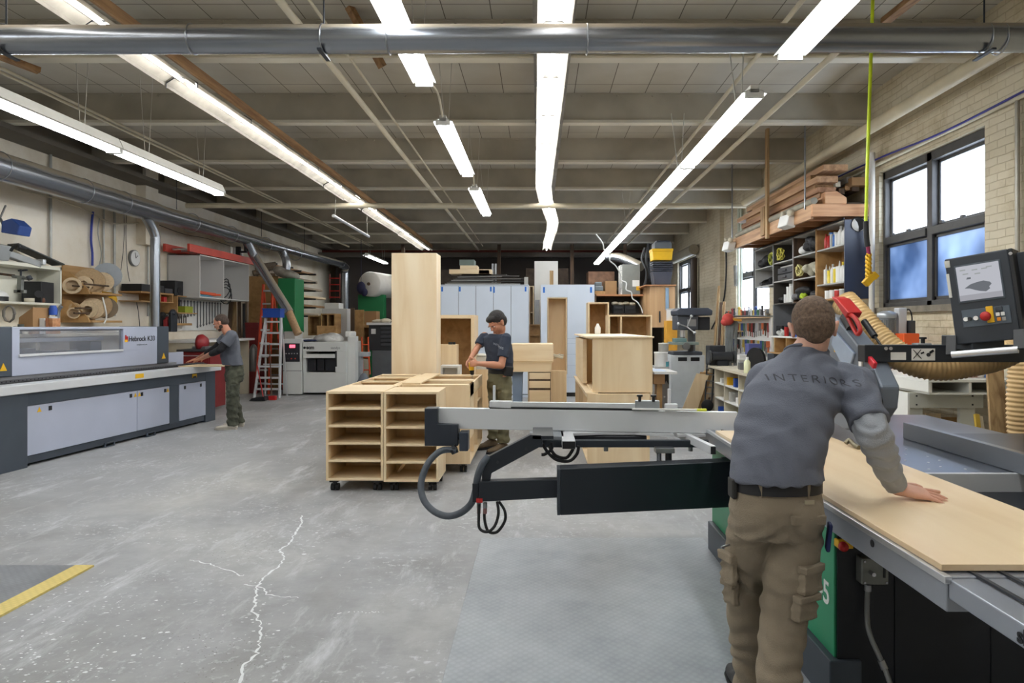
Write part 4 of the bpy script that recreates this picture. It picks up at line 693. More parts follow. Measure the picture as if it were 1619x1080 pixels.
opencab('small_cabinet', 'open brown cabinet behind the sander, left one', xs(487,17), xs(506,17), 17, 17.4, 1.3, zs(499,17), OSB, .03); opencab('small_cabinet', 'open tan cabinet behind the sander, right one with a divider', xs(507,16.8), xs(530,16.8), 16.8, 17.3, 1.35, zs(496,16.8), OSB, .03, divs=(xs(517,16.8),))
item('wood_block', 'tan wooden box lying on the sander right side', 'box', MB().box(xs(514,16.2), xs(543,16.2), 15.6, 15.8, 1.27, zs(515,15.6)), OSB, .004)
# shelf stuff behind: foam roll, green machine, cnc
t = T('foam_roll', 'huge white foam roll stored high at the far left', 'roll', (-5.6, 20, 2.4)); c0 = P(583, 449, 19.5); A(MB().lathe(c0, [(.05, 0), (.35, .02), (.37, .06), (.37, 1.3), (.34, 1.34)], 30, V((.28, 1, 0)).normalized()), 'roll', M((226,224,218), .7, 0, .06, 4), t); A(MB().cyl(c0-V((0,.02,0)), c0+V((0,.03,0)), .05), 'core', DARKW, t)
item('dark_jacket', 'dark blue jacket hanging beside the foam roll', 'jacket', MB().ell(P(571, 455, 19.2), (.13, .08, .18)).cyl(P(571,447,19.2), P(571,380,19.2)+V((0,0,.02)), .006).ell(P(576, 462, 19.2), (.1, .08, .12)), M((38,40,72), .8))
item('green_screen_board', 'dark green panel below the foam roll', 'panel', MB().box(xs(566,19.8), xs(607,19.8), 19.8, 20.1, 1.2, zs(466,19.8)).box(xs(566,19.8), xs(607,19.8), 19.95, 20.05, 0, 1.2), GREEN, .004)
t = T('cnc_machine', 'dark machine cabinet with drawers left of the tall birch cabinet', 'machine', (-4.2, 17, 0)); x_ = lambda v: xs(v, 16.5); z_ = lambda v: zs(v, 16.5)
A(MB().box(x_(583), x_(622), 16.5, 17.4, z_(554), z_(514)), 'upper_body', M((38,40,44), .5), t, .01); A(MB().box(x_(588), x_(622), 16.5, 17.4, .05, z_(554)), 'lower_body', M((96,100,104), .5), t, .01); A(MB().box(x_(581), x_(624), 16.4, 17.5, z_(514), z_(510)), 'top_plate', GW, t, .004)
for i in range(5): A(MB().box(x_(602), x_(620), 16.47, 16.5, z_(547-6.5*i), z_(542.5-6.5*i)), 'drawer', M((58,60,66), .5), t, .004)
A(MB().box(x_(587), x_(594), 16.49, 16.5, z_(528), z_(520)), 'paper_label', WHITE, t)
item('rag_pile', 'crumpled pale rags on the dark machine cabinet', 'rags', MB().ell(P(600,508,16.8), (.2,.15,.05)).ell(P(610,507,16.7), (.14,.12,.06)), CREAM)
for i, (a, b_, c_, d_, Y, m_, lb) in enumerate(((554, 560, 487, 540, 17.0, DARKW, 'dark upright board beyond the sander'), (560, 575, 490, 545, 17.3, OSB, 'tan leaning board beyond the sander, middle one'), (576, 595, 492, 508, 18.2, CARD, 'brown cardboard box beyond the sander'), (566, 582, 568, 600, 16.4, CREAM, 'cream board standing low beyond the sander'))):
    item('board' if i != 2 else 'carton', lb, 'board' if i != 2 else 'box', MB().box(xs(a,Y), xs(b_,Y), Y, Y+(.05 if i != 2 else .4), 0 if i != 2 else 1.6, zs(c_, Y)), m_, .003)
item('storage_table', 'low brown table under the cardboard box beyond the sander', 'table', MB().box(xs(570,18), xs(600,18), 18, 18.7, 1.5, 1.6).box(xs(571,18), xs(574,18), 18, 18.7, 0, 1.5).box(xs(596,18), xs(599,18), 18, 18.7, 0, 1.5), OSB)
ht = T('hand_truck', 'orange hand truck beyond the right end of the sander', 'hand truck', (xs(580,15.8), 15.8, 0)); Y = 15.8
for a, b_ in ((570, 574), (580, 585)): A(MB().tube([P(b_,592,Y), P(a+3,560,Y+.1), P(a+2,533,Y+.15)], .018, 8, 3), 'side_tube', ORANGE, ht)
for y in (545, 565, 585): A(MB().cyl(P(572+(y-545)*.05, y, Y+.1), P(581+(y-545)*.05, y, Y+.1), .014), 'cross_bar', ORANGE, ht)
A(MB().box(xs(570,Y), xs(590,Y), Y-.12, Y, .0, .02), 'toe_plate', ORANGE, ht)
for a in (574, 588): A(MB().cyl((xs(a,Y), Y, .1), (xs(a+2,Y), Y, .1), .1, n=16), 'wheel', RUBBER, ht)
t = T('vacuum_pedestal', 'grey machine pedestal with a flat top right of the sander', 'stand', (xs(567,15.3), 15.3, 0)); A(MB().box(xs(561,15.3), xs(581,15.3), 15.3, 15.6, zs(564,15.3), zs(557,15.3)), 'table_plate', M((175,180,185), .4, .3), t, .006); A(MB().box(xs(563,15.3), xs(570,15.3), 15.35, 15.55, 0, zs(564,15.3)), 'column', M((175,180,185), .4, .3), t, .006)
item('grey_sack', 'slumped grey sack on the floor against the right side of the sander', 'sack', MB().lathe((-3.93, 14.9, 0), [(.16, 0), (.2, .08), (.15, .3), (.06, .46), (0, .5)], 14), M((105,112,122), .8, 0, .1))
# back wall dark storage
bs = T('storage_loft', 'dark storage loft shelf along the far wall', 'shelf', (0, 20.5, 2.6)); A(MB().box(-4.2, 2.7, 20.0, 22.0, 2.62, 2.70), 'deck', DARKW, bs)
for x in (-4.1, -1.2, 1.0, 2.6): A(MB().box(x-.05, x+.05, 20.0, 20.1, 0, 4.0), 'post', DARKW, bs)
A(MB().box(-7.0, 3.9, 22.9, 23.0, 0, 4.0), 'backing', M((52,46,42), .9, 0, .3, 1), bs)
# ======================= CABINETS IN THE MIDDLE
def caster(t, x, y, zt=.10):
    c = A(MB().box(x-.04, x+.04, y-.04, y+.04, zt-.014, zt).cyl((x, y, zt-.014), (x, y, zt-.04), .02), 'caster', BLACK, t)
    for dx in (-.022, .022): A(MB().cyl((x+dx-.014, y+.015, .033), (x+dx+.014, y+.015, .033), .033, n=18), 'wheel', RUBBER, c)
z0, z1 = .105, .937; st = [z0+.01+(z1-z0-.02)/5*i for i in range(1, 5)]; Y0 = 6.19
t = opencab('shelf_cabinet', 'birch cabinet on casters with five open bays, front left of the group', -1.985, -1.452, Y0, Y0+.60, z0, z1, shelves=st, th=.022)
for x, y in ((-1.92, Y0+.06), (-1.52, Y0+.06), (-1.92, Y0+.54), (-1.52, Y0+.54)): caster(t, x, y)
t = opencab('shelf_cabinet', 'birch cabinet on casters with five open bays, front right of the group', -1.447, -.935, Y0, Y0+.48, z0-.012, z1-.004, shelves=[s-.014 for s in st], th=.022)
for x, y in ((-1.36, Y0+.06), (-1.0, Y0+.06), (-1.36, Y0+.42), (-1.0, Y0+.42)): caster(t, x, y, .093)
A(MB().bar((-1.38, Y0+.3, .115), (-1.28, Y0+.12, .24), .03, .012), 'loose_strip', BIRCH, t)
# long carcasses lying behind (tops open, crossed by rails)
def longbase(label, x0, x1, Y0, Y1, z0, z1, rails, side_open=None, divs=()):
    t = T('base_cabinet', label, 'cabinet', ((x0+x1)/2, (Y0+Y1)/2, z0)); th = .02
    A(MB().box(x0, x0+th, Y0, Y1, z0, z1), 'side_panel', BIRCHY, t, .0015)
    A(MB().box(x0+th, x1, Y0, Y0+th, z0, z1), 'end_panel', BIRCH, t, .0015); A(MB().box(x0+th, x1, Y1-th, Y1, z0, z1), 'end_panel', BIRCH, t, .0015)
    A(MB().box(x0+th, x1, Y0+th, Y1-th, z0, z0+th), 'bottom_panel', BIRCHY, t)
    if side_open is None: A(MB().box(x1-th, x1, Y0+th, Y1-th, z0+th, z1), 'side_panel', BIRCHY, t, .0015)
    for y, w_ in rails: A(MB().box(x0+th, x1-th, y, y+w_, z1-th, z1-.001), 'top_rail', BIRCHX, t, .0015)
    for a, b_ in divs: A(MB().box(x0+th, x1-th, a, a+th, z0+th, z1-th), 'divider', BIRCH, t, .0015)
    for x in (x0+.08, x1-.08):
        for y in (Y0+.08, Y1-.08): caster(t, x, y, z0)
    return t
longbase('long open topped birch cabinet behind the front left one', -1.985, -1.50, 6.80, 8.45, .10, .935, ((6.83, .10), (7.35, .09), (7.9, .12), (8.3, .10)), divs=((7.4, 0), (7.95, 0)))
t = longbase('long birch cabinet the man is drilling into, right part of the group', -1.44, -.72, 6.95, 8.45, .10, .93, ((6.99, .10), (7.55, .14), (8.30, .10)), side_open=1, divs=((7.55, 0), (8.0, 0)))
A(MB().box(-.74, -.72, 6.97, 7.35, .36, .93).box(-.74, -.72, 6.97, 8.43, .80, .93), 'front_rail', BIRCHY, t, .0015); A(MB().box(-1.42, -.74, 7.37, 7.98, .44, .46), 'shelf', BIRCHX, t); A(MB().box(-1.42, -.74, 8.02, 8.42, .62, .64), 'shelf', BIRCHX, t)
A(MB().box(-1.44, -1.25, 7.0, 8.4, .931, .948), 'loose_board', BIRCHY, t, .002, label='pale board lying on top')
A(MB().box(-1.50, -1.447, 6.85, 8.4, .10, .93), 'filler_strip', BIRCHY, t)
x0 = xs(619, 8.6); x1 = xs(690, 8.6)
TP = woodmat('tall_ply', (244,228,200), (230,206,168), .45, 2, 2.2, .16, 1.2)
t = T('tall_cabinet', 'very tall closed pale birch cabinet standing behind the base cabinets', 'cabinet', ((x0+x1)/2, 8.8, 0)); A(MB().box(x0, x1, 8.6, 8.62, .0, 2.492), 'front_panel', TP, t, .002); A(MB().box(x1-.02, x1, 8.62, 8.97, 0, 2.492), 'side_panel', TP, t, .002); A(MB().box(x0, x0+.02, 8.62, 8.97, 0, 2.492), 'side_panel', TP, t, .002)
A(MB().box(x0+.02, x1-.02, 8.62, 8.97, 2.47, 2.492), 'top_panel', BIRCHX, t, .002); A(MB().box(x0+.02, x1-.02, 8.95, 8.97, 0, 2.47), 'back_panel', BIRCH, t)
Y = 9.6; opencab('open_cabinet', 'open fronted birch cabinet right of the very tall one', xs(662,Y), xs(750,Y), Y, Y+.6, 0, zs(498,Y), th=.05, back=OSB)
Y = 9.3; item('small_cabinet', 'small pale birch box in front of the open cabinet', 'box', MB().box(xs(693,Y), xs(722,Y), Y, Y+.25, .0, zs(545,Y)), BIRCH, .003)
Y = 9.05; opencab('drawer_box', 'low pale open drawer box beside the very tall cabinet', xs(696,Y), xs(727,Y), Y, Y+.22, .6, zs(578,Y), WHITE, .03); item('box_stand', 'pale plinth under the low open drawer box', 'box', MB().box(xs(697,Y), xs(726,Y), Y+.01, Y+.2, 0, .6), BIRCH, .003)
item('blue_tape_roll', 'small tools lying on the small pale birch box', 'tool', MB().cyl(P(712,541,9.4), P(712,545,9.4), .03).cyl(P(718,541,9.4), P(718,545,9.4), .02), BLKMETAL)
# blue grey wardrobe fronts
BG = M((206,216,230), .4, 0, .03, 1.5, name='pale_blue_lacquer')
Y = 14.3; t = T('wardrobe', 'wide row of pale blue grey tall cabinet doors with blue tape marks', 'cabinet', (-1, Y+.3, 0)); zt = zs(450, Y)
A(MB().box(xs(669,Y), xs(836,Y), Y+.02, Y+.62, 0, zt), 'carcass', BG, t, .004)
for i in range(6):
    if i == 0: A(MB().box(xs(670,Y), xs(835.5,Y), Y+.012, Y+.022, .06, zt-.02), 'reveal', M((110,118,128)), t)
    a, b_ = xs(669.3+27.8*i, Y), xs(696.3+27.8*i, Y); dr = A(MB().box(a, b_, Y, Y+.019, .08, zt-.03), 'door', BG, t, .003)
    for v in {0: (), 1: (699,), 2: (727,), 3: (776,), 4: (781,), 5: (831,)}[i]: A(MB().box(xs(v-1.4,Y), xs(v+1.4,Y), Y-.003, Y, zs(461 if v != 781 else 463,Y), zs(453.5,Y)), 'tape_mark', TAPE, dr, label='blue tape')
Y = 14.5; t = T('wardrobe', 'pale blue grey tall cabinet with an open birch niche, right of the gap', 'cabinet', (.6, Y+.3, 0)); zt = zs(450, Y)
A(MB().box(xs(855,Y), xs(865,Y), Y, Y+.6, .09, zt), 'side_panel', BG, t, .003); dr = A(MB().box(xs(897,Y), xs(940,Y), Y, Y+.6, .09, zt), 'door', BG, t, .003); A(MB().box(xs(865,Y), xs(897,Y), Y, Y+.6, zs(470,Y), zt), 'top_panel', BG, t, .003); A(MB().box(xs(865,Y), xs(897,Y), Y, Y+.6, .09, zs(592,Y)), 'lower_panel', BG, t, .003)
A(MB().box(xs(855,Y), xs(940,Y), Y+.04, Y+.5, 0, .09), 'toe_kick', BLACK, t)
for v in (860, 934.5): A(MB().box(xs(v-1.6,Y), xs(v+1.6,Y), Y-.003, Y, zs(463,Y), zs(454,Y)), 'tape_mark', TAPE, t, label='blue tape')
for v in (535, 543, 560, 578, 596): A(MB().box(xs(897,Y), xs(940,Y), Y-.002, Y, zs(v+.4,Y), zs(v,Y)), 'seam', M((150,165,185)), t)
opencab('niche_insert', 'tall narrow birch box inside the pale blue wardrobe', xs(865.5,Y), xs(896.5,Y), Y+.005, Y+.5, zs(591.5,Y), zs(470.5,Y), th=.02)
item('white_board', 'tall white board standing behind the pale blue cabinets', 'board', MB().box(xs(845,15.6), xs(882,15.6), 15.6, 15.7, 0, zs(413,15.6)), WHITE, .003)
item('narrow_board', 'narrow brown stick in front of the tall white board', 'board', MB().box(xs(869,15.4), xs(875,15.4), 15.4, 15.45, 0, zs(428,15.4)), PINEZ)
Y = 14.9; opencab('shelf_tower', 'narrow birch shelf tower in the gap between the pale blue cabinets', xs(836.5,Y), xs(844,Y), Y, Y+.4, .0, zs(452,Y), shelves=[zs(v,Y) for v in (495, 520, 545)])
item('steel_strip', 'bright metal strip in the gap between the pale blue cabinets', 'strip', MB().box(xs(846,Y), xs(853,Y), Y, Y+.03, .3, zs(474,Y)), STEEL)
opencab('low_shelf', 'low dark shelf in the gap between the pale blue cabinets', xs(836.5,14.75), xs(854,14.75), 14.75, 14.88, 0, zs(513,14.75), OSB, shelves=[zs(531,14.75)])
# heap on the wardrobe
zt = 2.435; 
for i in range(9):
    a = P(rnd.uniform(700,770), 0, 14.5+.05*i); L = rnd.uniform(.9, 1.7); z = zt+.02+.028*i; x0 = xs(704+3*i, 14.5); x0 = min(x0, xs(832,14.5)-L)
    item('flat_moulding', ['lowest', 'second', 'third', 'fourth', 'fifth', 'sixth', 'seventh', 'eighth', 'topmost'][i]+' grey strip in the pile on the pale blue wardrobe', 'strip', MB().bar((x0, 14.45+.04*i, z), (x0+L, 14.5+.03*i, z+rnd.uniform(-.01,.02)), .12, .018), [M((150,150,148), .5), M((95,92,88), .5), M((60,58,55), .6)][i % 3], .002)
for a, b_, c_, d_, m_, lb in ((712, 778, 434, 427, BIRCHX, 'long pale birch board on the pile above the wardrobe'), (729, 756, 427, 421, BIRCHX, 'short pale board stacked on the long birch board'), (728, 751, 421, 412, M((110,125,120)), 'grey green box high on the pile above the wardrobe'), (758, 775, 434, 428, PINEX, 'small tan block at the right end of the long birch board')):
    item('board' if 'board' in lb else 'box', lb, 'board' if 'board' in lb else 'box', MB().box(xs(a,14.7), xs(b_,14.7), 14.5, 14.9, zs(c_,14.7), zs(d_,14.7)), m_, .004)
for v in (777.5, 782.5): item('upright_rail', '%s of two grey upright bars on the wardrobe pile' % ('left' if v < 780 else 'right'), 'bar', MB().box(xs(v-1.5,14.6), xs(v+1.5,14.6), 14.86, 14.90, 2.436, zs(415,14.6)), STEEL)
item('clamp_end', 'small white bracket at the right end of the wardrobe pile', 'bracket', MB().box(xs(829,14.4), xs(835,14.4), 14.4, 14.45, 2.44, zs(438,14.4)), M((180,180,175)))
# desk unit right of the man
Y = 10.6; x_ = lambda v: xs(v, Y); z_ = lambda v: zs(v, Y)
t = T('desk_unit', 'birch desk with a drawer column, right of the man with the drill', 'desk', (x_(838), Y+.3, 0))
A(MB().box(x_(806), x_(872.5), Y, Y+.62, z_(588), z_(574)), 'apron', BIRCHX, t, .002); A(MB().box(x_(800), x_(873.5), Y-.01, Y+.64, z_(574), z_(572.5)), 'desk_top', BIRCHX, t); A(MB().box(x_(834.5), x_(872), Y+.02, Y+.6, 0.02, z_(588)), 'drawer_column', BIRCH, t, .002)
A(MB().box(x_(835.8), x_(870.8), Y+.008, Y+.022, .03, z_(588.5)), 'drawer_reveal', DARKW, t)
for a, b_ in ((589.5, 599.5), (602.5, 613.5), (617, 668)): dr = A(MB().box(x_(836.5), x_(870), Y, Y+.02, z_(b_), z_(a)), 'drawer', BIRCHX, t, .003)
A(MB().box(x_(800), x_(802), Y+.02, Y+.6, 0.02, z_(588)), 'side_panel', BIRCH, t, .002)
item('drawer_front_box', 'large rounded birch box lying on the desk with drawers', 'box', MB().box(x_(808), x_(875), Y, Y+.5, z_(572.3), z_(543.5)), BIRCHX, .015)
item('waste_bin', 'blue grey plastic bin under the desk', 'bin', MB().prism([(x_(812), 0.0), (x_(824), 0.0), (x_(826), z_(591)), (x_(809), z_(591))], 'y', Y+.1, Y+.5).box(x_(808), x_(827), Y+.08, Y+.52, z_(591), z_(588.5)), M((125,145,172), .5), .006)
item('birch_panel', 'birch panel leaning beside the desk drawers', 'board', MB().box(xs(871,11), xs(897,11), 11.3, 11.34, 0, zs(588,11)), BIRCH, .006)
item('parts_tray', 'shallow tray with small white parts left of the man', 'tray', MB().box(xs(752,9.9), xs(775,9.9), 9.9, 10.2, .9, zs(565,9.9)).ell(P(762,562,10), (.09,.08,.03)), M((205,200,190)), .004)
item('tray_stand', 'birch carcass under the shallow tray, behind the man', 'cabinet', MB().box(xs(751,9.9), xs(790,9.9), 9.9, 10.4, 0, .9), BIRCH, .003)
item('offcut_pile', 'small pile of pale offcuts right of the desk box', 'offcuts', MB().bar(P(874,561,11), P(890,566,11), .08, .04).bar(P(876,567,11.1), P(886,560,11.1), .05, .03).bar(P(878,563,11), P(889,562,11.2), .06, .04), CREAM, .003)
# big cabinet pair centre right
t = opencab('side_cabinet', 'closed birch cabinet showing its blank side, lower one of the right pair', .54, 1.235, 7.4, 9.85, .012, .79, face='-x', th=.02, divs=(8.2, 9.0)); A(MB().box(.54, .60, 7.42, 9.83, .74, .79), 'face_rail', BIRCHY, t)
t = opencab('side_cabinet', 'large birch cabinet with a plain side, stacked on the lower one of the right pair', .60, 1.275, 7.45, 9.9, .80, 1.41, face='-x', th=.02, divs=(8.6,)); A(MB().box(.55, .60, 8.3, 9.9, .83, 1.38), 'open_face_frame', BIRCHY, t, .002)
A(MB().box(.52, .66, 7.41, 9.86, .788, .806), 'ledge', BIRCHY, t)
A(MB().box(.53, 1.29, 7.43, 9.92, 1.41, 1.43), 'loose_top', BIRCHX, t, .002)
Y = 10.8; opencab('open_cabinet', 'open birch cabinet with a divider behind the large plain sided one', xs(962,Y), xs(1031,Y), Y, Y+.5, 0, zs(498,Y), th=.025, divs=(xs(981,Y),), back=OSB)
item('white_jug', 'white plastic jug left of the divided open cabinet', 'jug', MB().lathe((xs(945,9.6), 9.6, 1.431), [(.035, 0), (.042, .015), (.042, .09), (.02, .13), (.015, .15)], 14), WHITE)
Y = 11.6; opencab('open_cabinet', 'taller open birch cabinet behind and left of the divided one', xs(930,Y), xs(963,Y), Y, Y+.5, 0, zs(478,Y), th=.025, back=OSB)
# far right corner storage
rk = T('storage_shelf', 'wooden shelf with cartons behind the open birch cabinets', 'shelf', (1.8, 16, 2.3)); Y = 15.8; A(MB().box(xs(940,Y), xs(1025,Y), Y, Y+.8, zs(468,Y), zs(465.5,Y)), 'shelf_board', PINEX, rk, .003)
for v in (941, 1024): A(MB().box(xs(v,Y)-.03, xs(v,Y)+.03, Y, Y+.8, 0, zs(465.5,Y)), 'post', DARKW, rk)
A(MB().box(xs(940,Y), xs(1025,Y), Y, Y+.8, zs(498,Y), zs(496,Y)), 'shelf_board', DARKW, rk); A(MB().box(xs(940,Y), xs(1025,Y), Y+.78, Y+.8, 0, zs(468,Y)), 'back_board', M((90,86,78), .8, 0, .2), rk)
zb = zs(465.5, Y)
item('carton', 'brown cardboard carton on the wooden shelf', 'box', MB().box(xs(957,Y), xs(975.5,Y), Y+.05, Y+.5, zb, zs(444,Y)), CARD, .004)
item('carton_flat', 'flat tan box left of the brown carton', 'box', MB().box(xs(941,Y), xs(957,Y), Y+.05, Y+.5, zb, zs(460,Y)), OSB, .004)
item('plastic_tray', 'grey plastic tray on the flat tan box', 'tray', MB().box(xs(941,Y), xs(954,Y), Y+.05, Y+.45, zs(460,Y), zs(452,Y)).box(xs(942,Y), xs(953,Y), Y+.2, Y+.45, zs(452,Y), zs(445,Y)), M((100,108,112)), .02)
t = T('electric_panel', 'tall grey metal cabinet with a white sheet and a yellow label', 'cabinet', (xs(998,Y), Y+.3, zb)); A(MB().box(xs(984,Y), xs(1012,Y), Y+.02, Y+.5, zb, zs(418,Y)), 'body', M((128,130,126), .5), t, .006); A(MB().box(xs(981,Y), xs(984,Y), Y+.02, Y+.4, zb, zs(419,Y)), 'perforated_side', M((185,185,182), .5, 0, .5, 30), t)
A(MB().box(xs(1000,Y), xs(1011,Y), Y+.01, Y+.02, zs(453,Y), zs(443,Y)), 'paper_sheet', WHITE, t); A(MB().box(xs(1006,Y), xs(1012,Y), Y+.008, Y+.018, zs(459,Y), zs(452.5,Y)), 'yellow_label', YELLOW, t)
for i, (a, b_) in enumerate(((970, 987), (988, 1006))): item('black_case', ['left', 'right'][i]+' black plastic case on the lower level of the wooden shelf', 'case', MB().box(xs(a,Y), xs(b_,Y), Y+.02, Y+.4, zs(496,Y), zs(483,Y)).box(xs(a+2,Y), xs(b_-2,Y), Y-.0, Y+.02, zs(490,Y), zs(486,Y)), BLACK, .02)
for i in range(4): item('wrapped_roll', 'cream padded roll lying on the black cases', 'roll', MB().ell(P(972+9*i, 480+(i % 2), Y+.2), (.09,.15,.05)), CREAM, group='cream rolls on the black cases')
item('exhaust_duct', 'grey duct slanting down over the grey metal cabinet', 'duct', MB().tube([P(962,407,17.5), P(978,407,17), P(990,411,16.6), P(1014,422,16.2)], .12, 14, 4), DUCTM)
t = T('bin_stack', 'stack of plastic storage bins, yellow one on dark ones, high in the right corner', 'bins', (xs(1048,15.2), 15.4, 0)); Y = 15.0
x_ = lambda v: xs(v, Y); z_ = lambda v: zs(v, Y)
A(MB().prism([(x_(1035), z_(450)), (x_(1060), z_(450)), (x_(1063.5), z_(429)), (x_(1032), z_(429))], 'y', Y, Y+.4), 'bottom_bin', M((70,72,82), .3), t, .01)
for i in range(5): A(MB().box(x_(1032), x_(1064), Y-.01, Y+.42, z_(428-3*i), z_(426-3*i)), 'bin_rim', M((66,68,76), .35), t, .004)
A(MB().prism([(x_(1033), z_(411)), (x_(1062.5), z_(411)), (x_(1064), z_(397)), (x_(1031.5), z_(397))], 'y', Y, Y+.4), 'yellow_bin', YELLOW, t, .01); A(MB().box(x_(1031), x_(1064.5), Y-.01, Y+.42, z_(397), z_(393)), 'yellow_lid', YELLOW, t, .006)
A(MB().box(x_(1035), x_(1062), Y, Y+.4, z_(393), z_(383)), 'grey_bin', M((100,105,108), .4), t, .01); A(MB().box(x_(1038), x_(1060), Y+.02, Y+.38, z_(383), z_(380)), 'dark_lid', M((60,64,72)), t, .01)
Y = 14.6; t = T('wall_cupboard', 'tan wall cupboard under the storage bins', 'cupboard', (xs(1045,Y), Y, 1.5)); A(MB().box(xs(1026,Y+.4), xs(1066,Y+.4), Y+.3, 16.4, zs(518,Y), 2.44), 'body', woodmat('maple', (214,176,132), (190,150,106), .5, 2, 4), t, .004); A(MB().box(xs(1018,Y+.4), xs(1066,Y+.4), Y+.2, 16.4, 2.44, 2.465), 'top_board', PINEX, t, .003)
A(MB().box(xs(1052,Y+.3), xs(1057,Y+.3), Y+.27, Y+.3, 1.9, 2.4), 'blue_strip', M((140,165,185)), t); A(MB().box(xs(1042,Y+.3), xs(1044,Y+.3), Y+.27, Y+.3, zs(510,Y+.3), zs(492,Y+.3)), 'hanging_tool', BLKMETAL, t)
item('black_hoses', 'black hoses and cables hanging beside the storage bins', 'hose', MB().tube([P(1020,392,16), P(1015,410,16), P(1022,430,15.9), P(1018,455,15.9)], .03, 8, 5).tube([P(1026,385,16), P(1022,410,16), P(1027,440,16)], .04, 8, 5).tube([P(1032,386,16.1), P(1030,410,16), P(1030,445,16)], .05, 8, 5), M((45,46,48), .5))
pipe('power_lead', [P(942,370,12.5), P(953,385,12.8), P(955,395,13), P(964,402,13.5), P(964,412,13.6), P(973,420,14), P(981,434,14.2), P(982,443,14.3), P(990,447,14.3), P(990,458,14.3), P(998,462,14.4), P(1000,472,14.4), P(1008,478,14.4), P(1014,488,14.5), P(1016,495,14.5)], .013, WHITE, 'white cord hanging in waves over the far shelf from the right lamps', 'cable', 5, 7)
# cord from beam
item('loft_clutter', 'dark crate on the storage loft, far back', 'crate', MB().box(-3.4, -2.2, 20.2, 20.8, 2.70, 3.25), M((58,50,44), .8, 0, .3), .01)
item('loft_crate', 'second dark crate on the storage loft, right of the gap', 'crate', MB().box(-.4, .9, 20.3, 21, 2.70, 3.3), M((70,58,48), .8, 0, .3), .01)
item('loft_box', 'brown box on the storage loft near the right end', 'box', MB().box(1.5, 2.3, 20.2, 20.9, 2.70, 3.2), M((110,80,60), .8, 0, .3), .01)
# ======================= RIGHT WALL: LUMBER SHELF
FIR = woodmat('fir_plank', (200,160,122), (156,116,84), .6, 1, 10); FIRX = woodmat('fir_end', (220,170,126), (180,126,86), .6, 0, 12)
ls = T('lumber_shelf', 'heavy timber shelf hung on the right wall, loaded with lumber', 'shelf', (3.95, 10.4, 2.97))
A(MB().box(3.56, 4.33, 8.64, 8.69, 2.975, 3.135), 'end_board', FIRX, ls, .003, label='reddish end board'); A(MB().box(3.56, 3.60, 8.69, 12.3, 2.95, 3.135), 'front_board', FIR, ls, .003)
for i in range(7): A(MB().box(3.60, 4.33, 8.9+.52*i, 8.95+.52*i, 2.96, 3.06), 'joist', PINEX, ls)
A(MB().box(3.60, 4.33, 8.70, 12.3, 3.06, 3.085), 'deck', DARKW, ls)
A(MB().box(3.52, 3.56, 10.25, 10.34, 2.90, 4.6), 'hanger_post', PINEZ, ls, .003); A(MB().box(3.52, 3.56, 10.4, 10.56, 2.97, 3.42), 'hanger_block', PINEZ, ls, .003); A(MB().cyl((3.55, 8.86, 3.1), (3.55, 8.86, 4.6), .012), 'hanger_rod', STEEL, ls); A(MB().cyl((3.55, 12.2, 2.95), (3.55, 12.2, 4.6), .012), 'hanger_rod', STEEL, ls)
names = []
def plank(x0, x1, y0, y1, z0, z1, m, label): item('plank', label, 'plank', MB().box(x0, x1, y0, y1, z0, z1), m, .004)
z = 3.09
plank(3.66, 3.98, 8.95, 12.0, z, z+.15, PINE, 'thick old beam at the bottom of the lumber pile'); plank(3.70, 3.95, 8.75, 12.1, z+.151, z+.21, FIR, 'plank just above the thick old beam in the lumber pile')
plank(3.66, 3.90, 8.72, 12.0, z+.211, z+.28, woodmat('red_plank', (186,142,108), (140,98,70), .6, 1, 10), 'reddish plank in the lower middle of the lumber pile'); plank(3.68, 3.97, 8.85, 11.8, z+.281, z+.34, PINE, 'grey brown plank in the middle of the lumber pile')
plank(3.64, 3.92, 8.70, 12.2, z+.341, z+.42, FIR, 'wide orange brown plank in the upper middle of the lumber pile'); plank(3.66, 4.02, 8.95, 11.4, z+.421, z+.49, PINE, 'dusty plank second from the top of the lumber pile'); plank(3.72, 4.04, 8.68, 11.9, z+.491, z+.57, FIR, 'topmost plank of the lumber pile')
item('carved_board', 'pale board with a cut corner at the near end of the lumber shelf', 'board', MB().prism([(xs(1303,8.65), 3.136), (xs(1337,8.65), 3.136), (xs(1337,8.65), zs(313,8.65)), (xs(1322,8.65), zs(303,8.65)), (xs(1303,8.65), zs(304,8.65))], 'y', 8.62, 9.3), FIRX, .004)
item('paper_roll', 'rolled grey sheet lying along the front edge of the lumber shelf', 'roll', MB().cyl((3.59, 8.66, 3.182), (3.58, 12.0, 3.182), .045), M((150,145,130), .7, 0, .2))
for i, (a, y0, m_, r_) in enumerate(((1325, 291, CREAM, .035), (1344, 284, M((150,150,148), .5), .04), (1331, 302, DARKW, .04), (1353, 296, DARKW, .05), (1340, 297, PINE, .03))):
    p = P(a, y0, 8.8); item('pipe_offcut', ['cream square tube', 'grey tube', 'dark stick', 'thick dark stick', 'tan stick'][i]+' poking out right of the lumber pile', 'offcut', MB().bar(p, (p.x+rnd.uniform(-.05,.05), 10.2, p.z+rnd.uniform(-.12,.02)), r_*2, r_*2), m_, .004)
item('dark_lath', 'flat dark laths lying at the wall end of the lumber shelf', 'lath', MB().box(4.05, 4.3, 8.72, 11, 3.136, 3.17), M((96,80,64), .7, 0, .2), .004); item('tan_block', 'tan ribbed block on the wall above the lumber shelf', 'block', MB().box(4.1, 4.34, 8.7, 8.9, zs(293,8.7), zs(280,8.7)), CARD, .004)
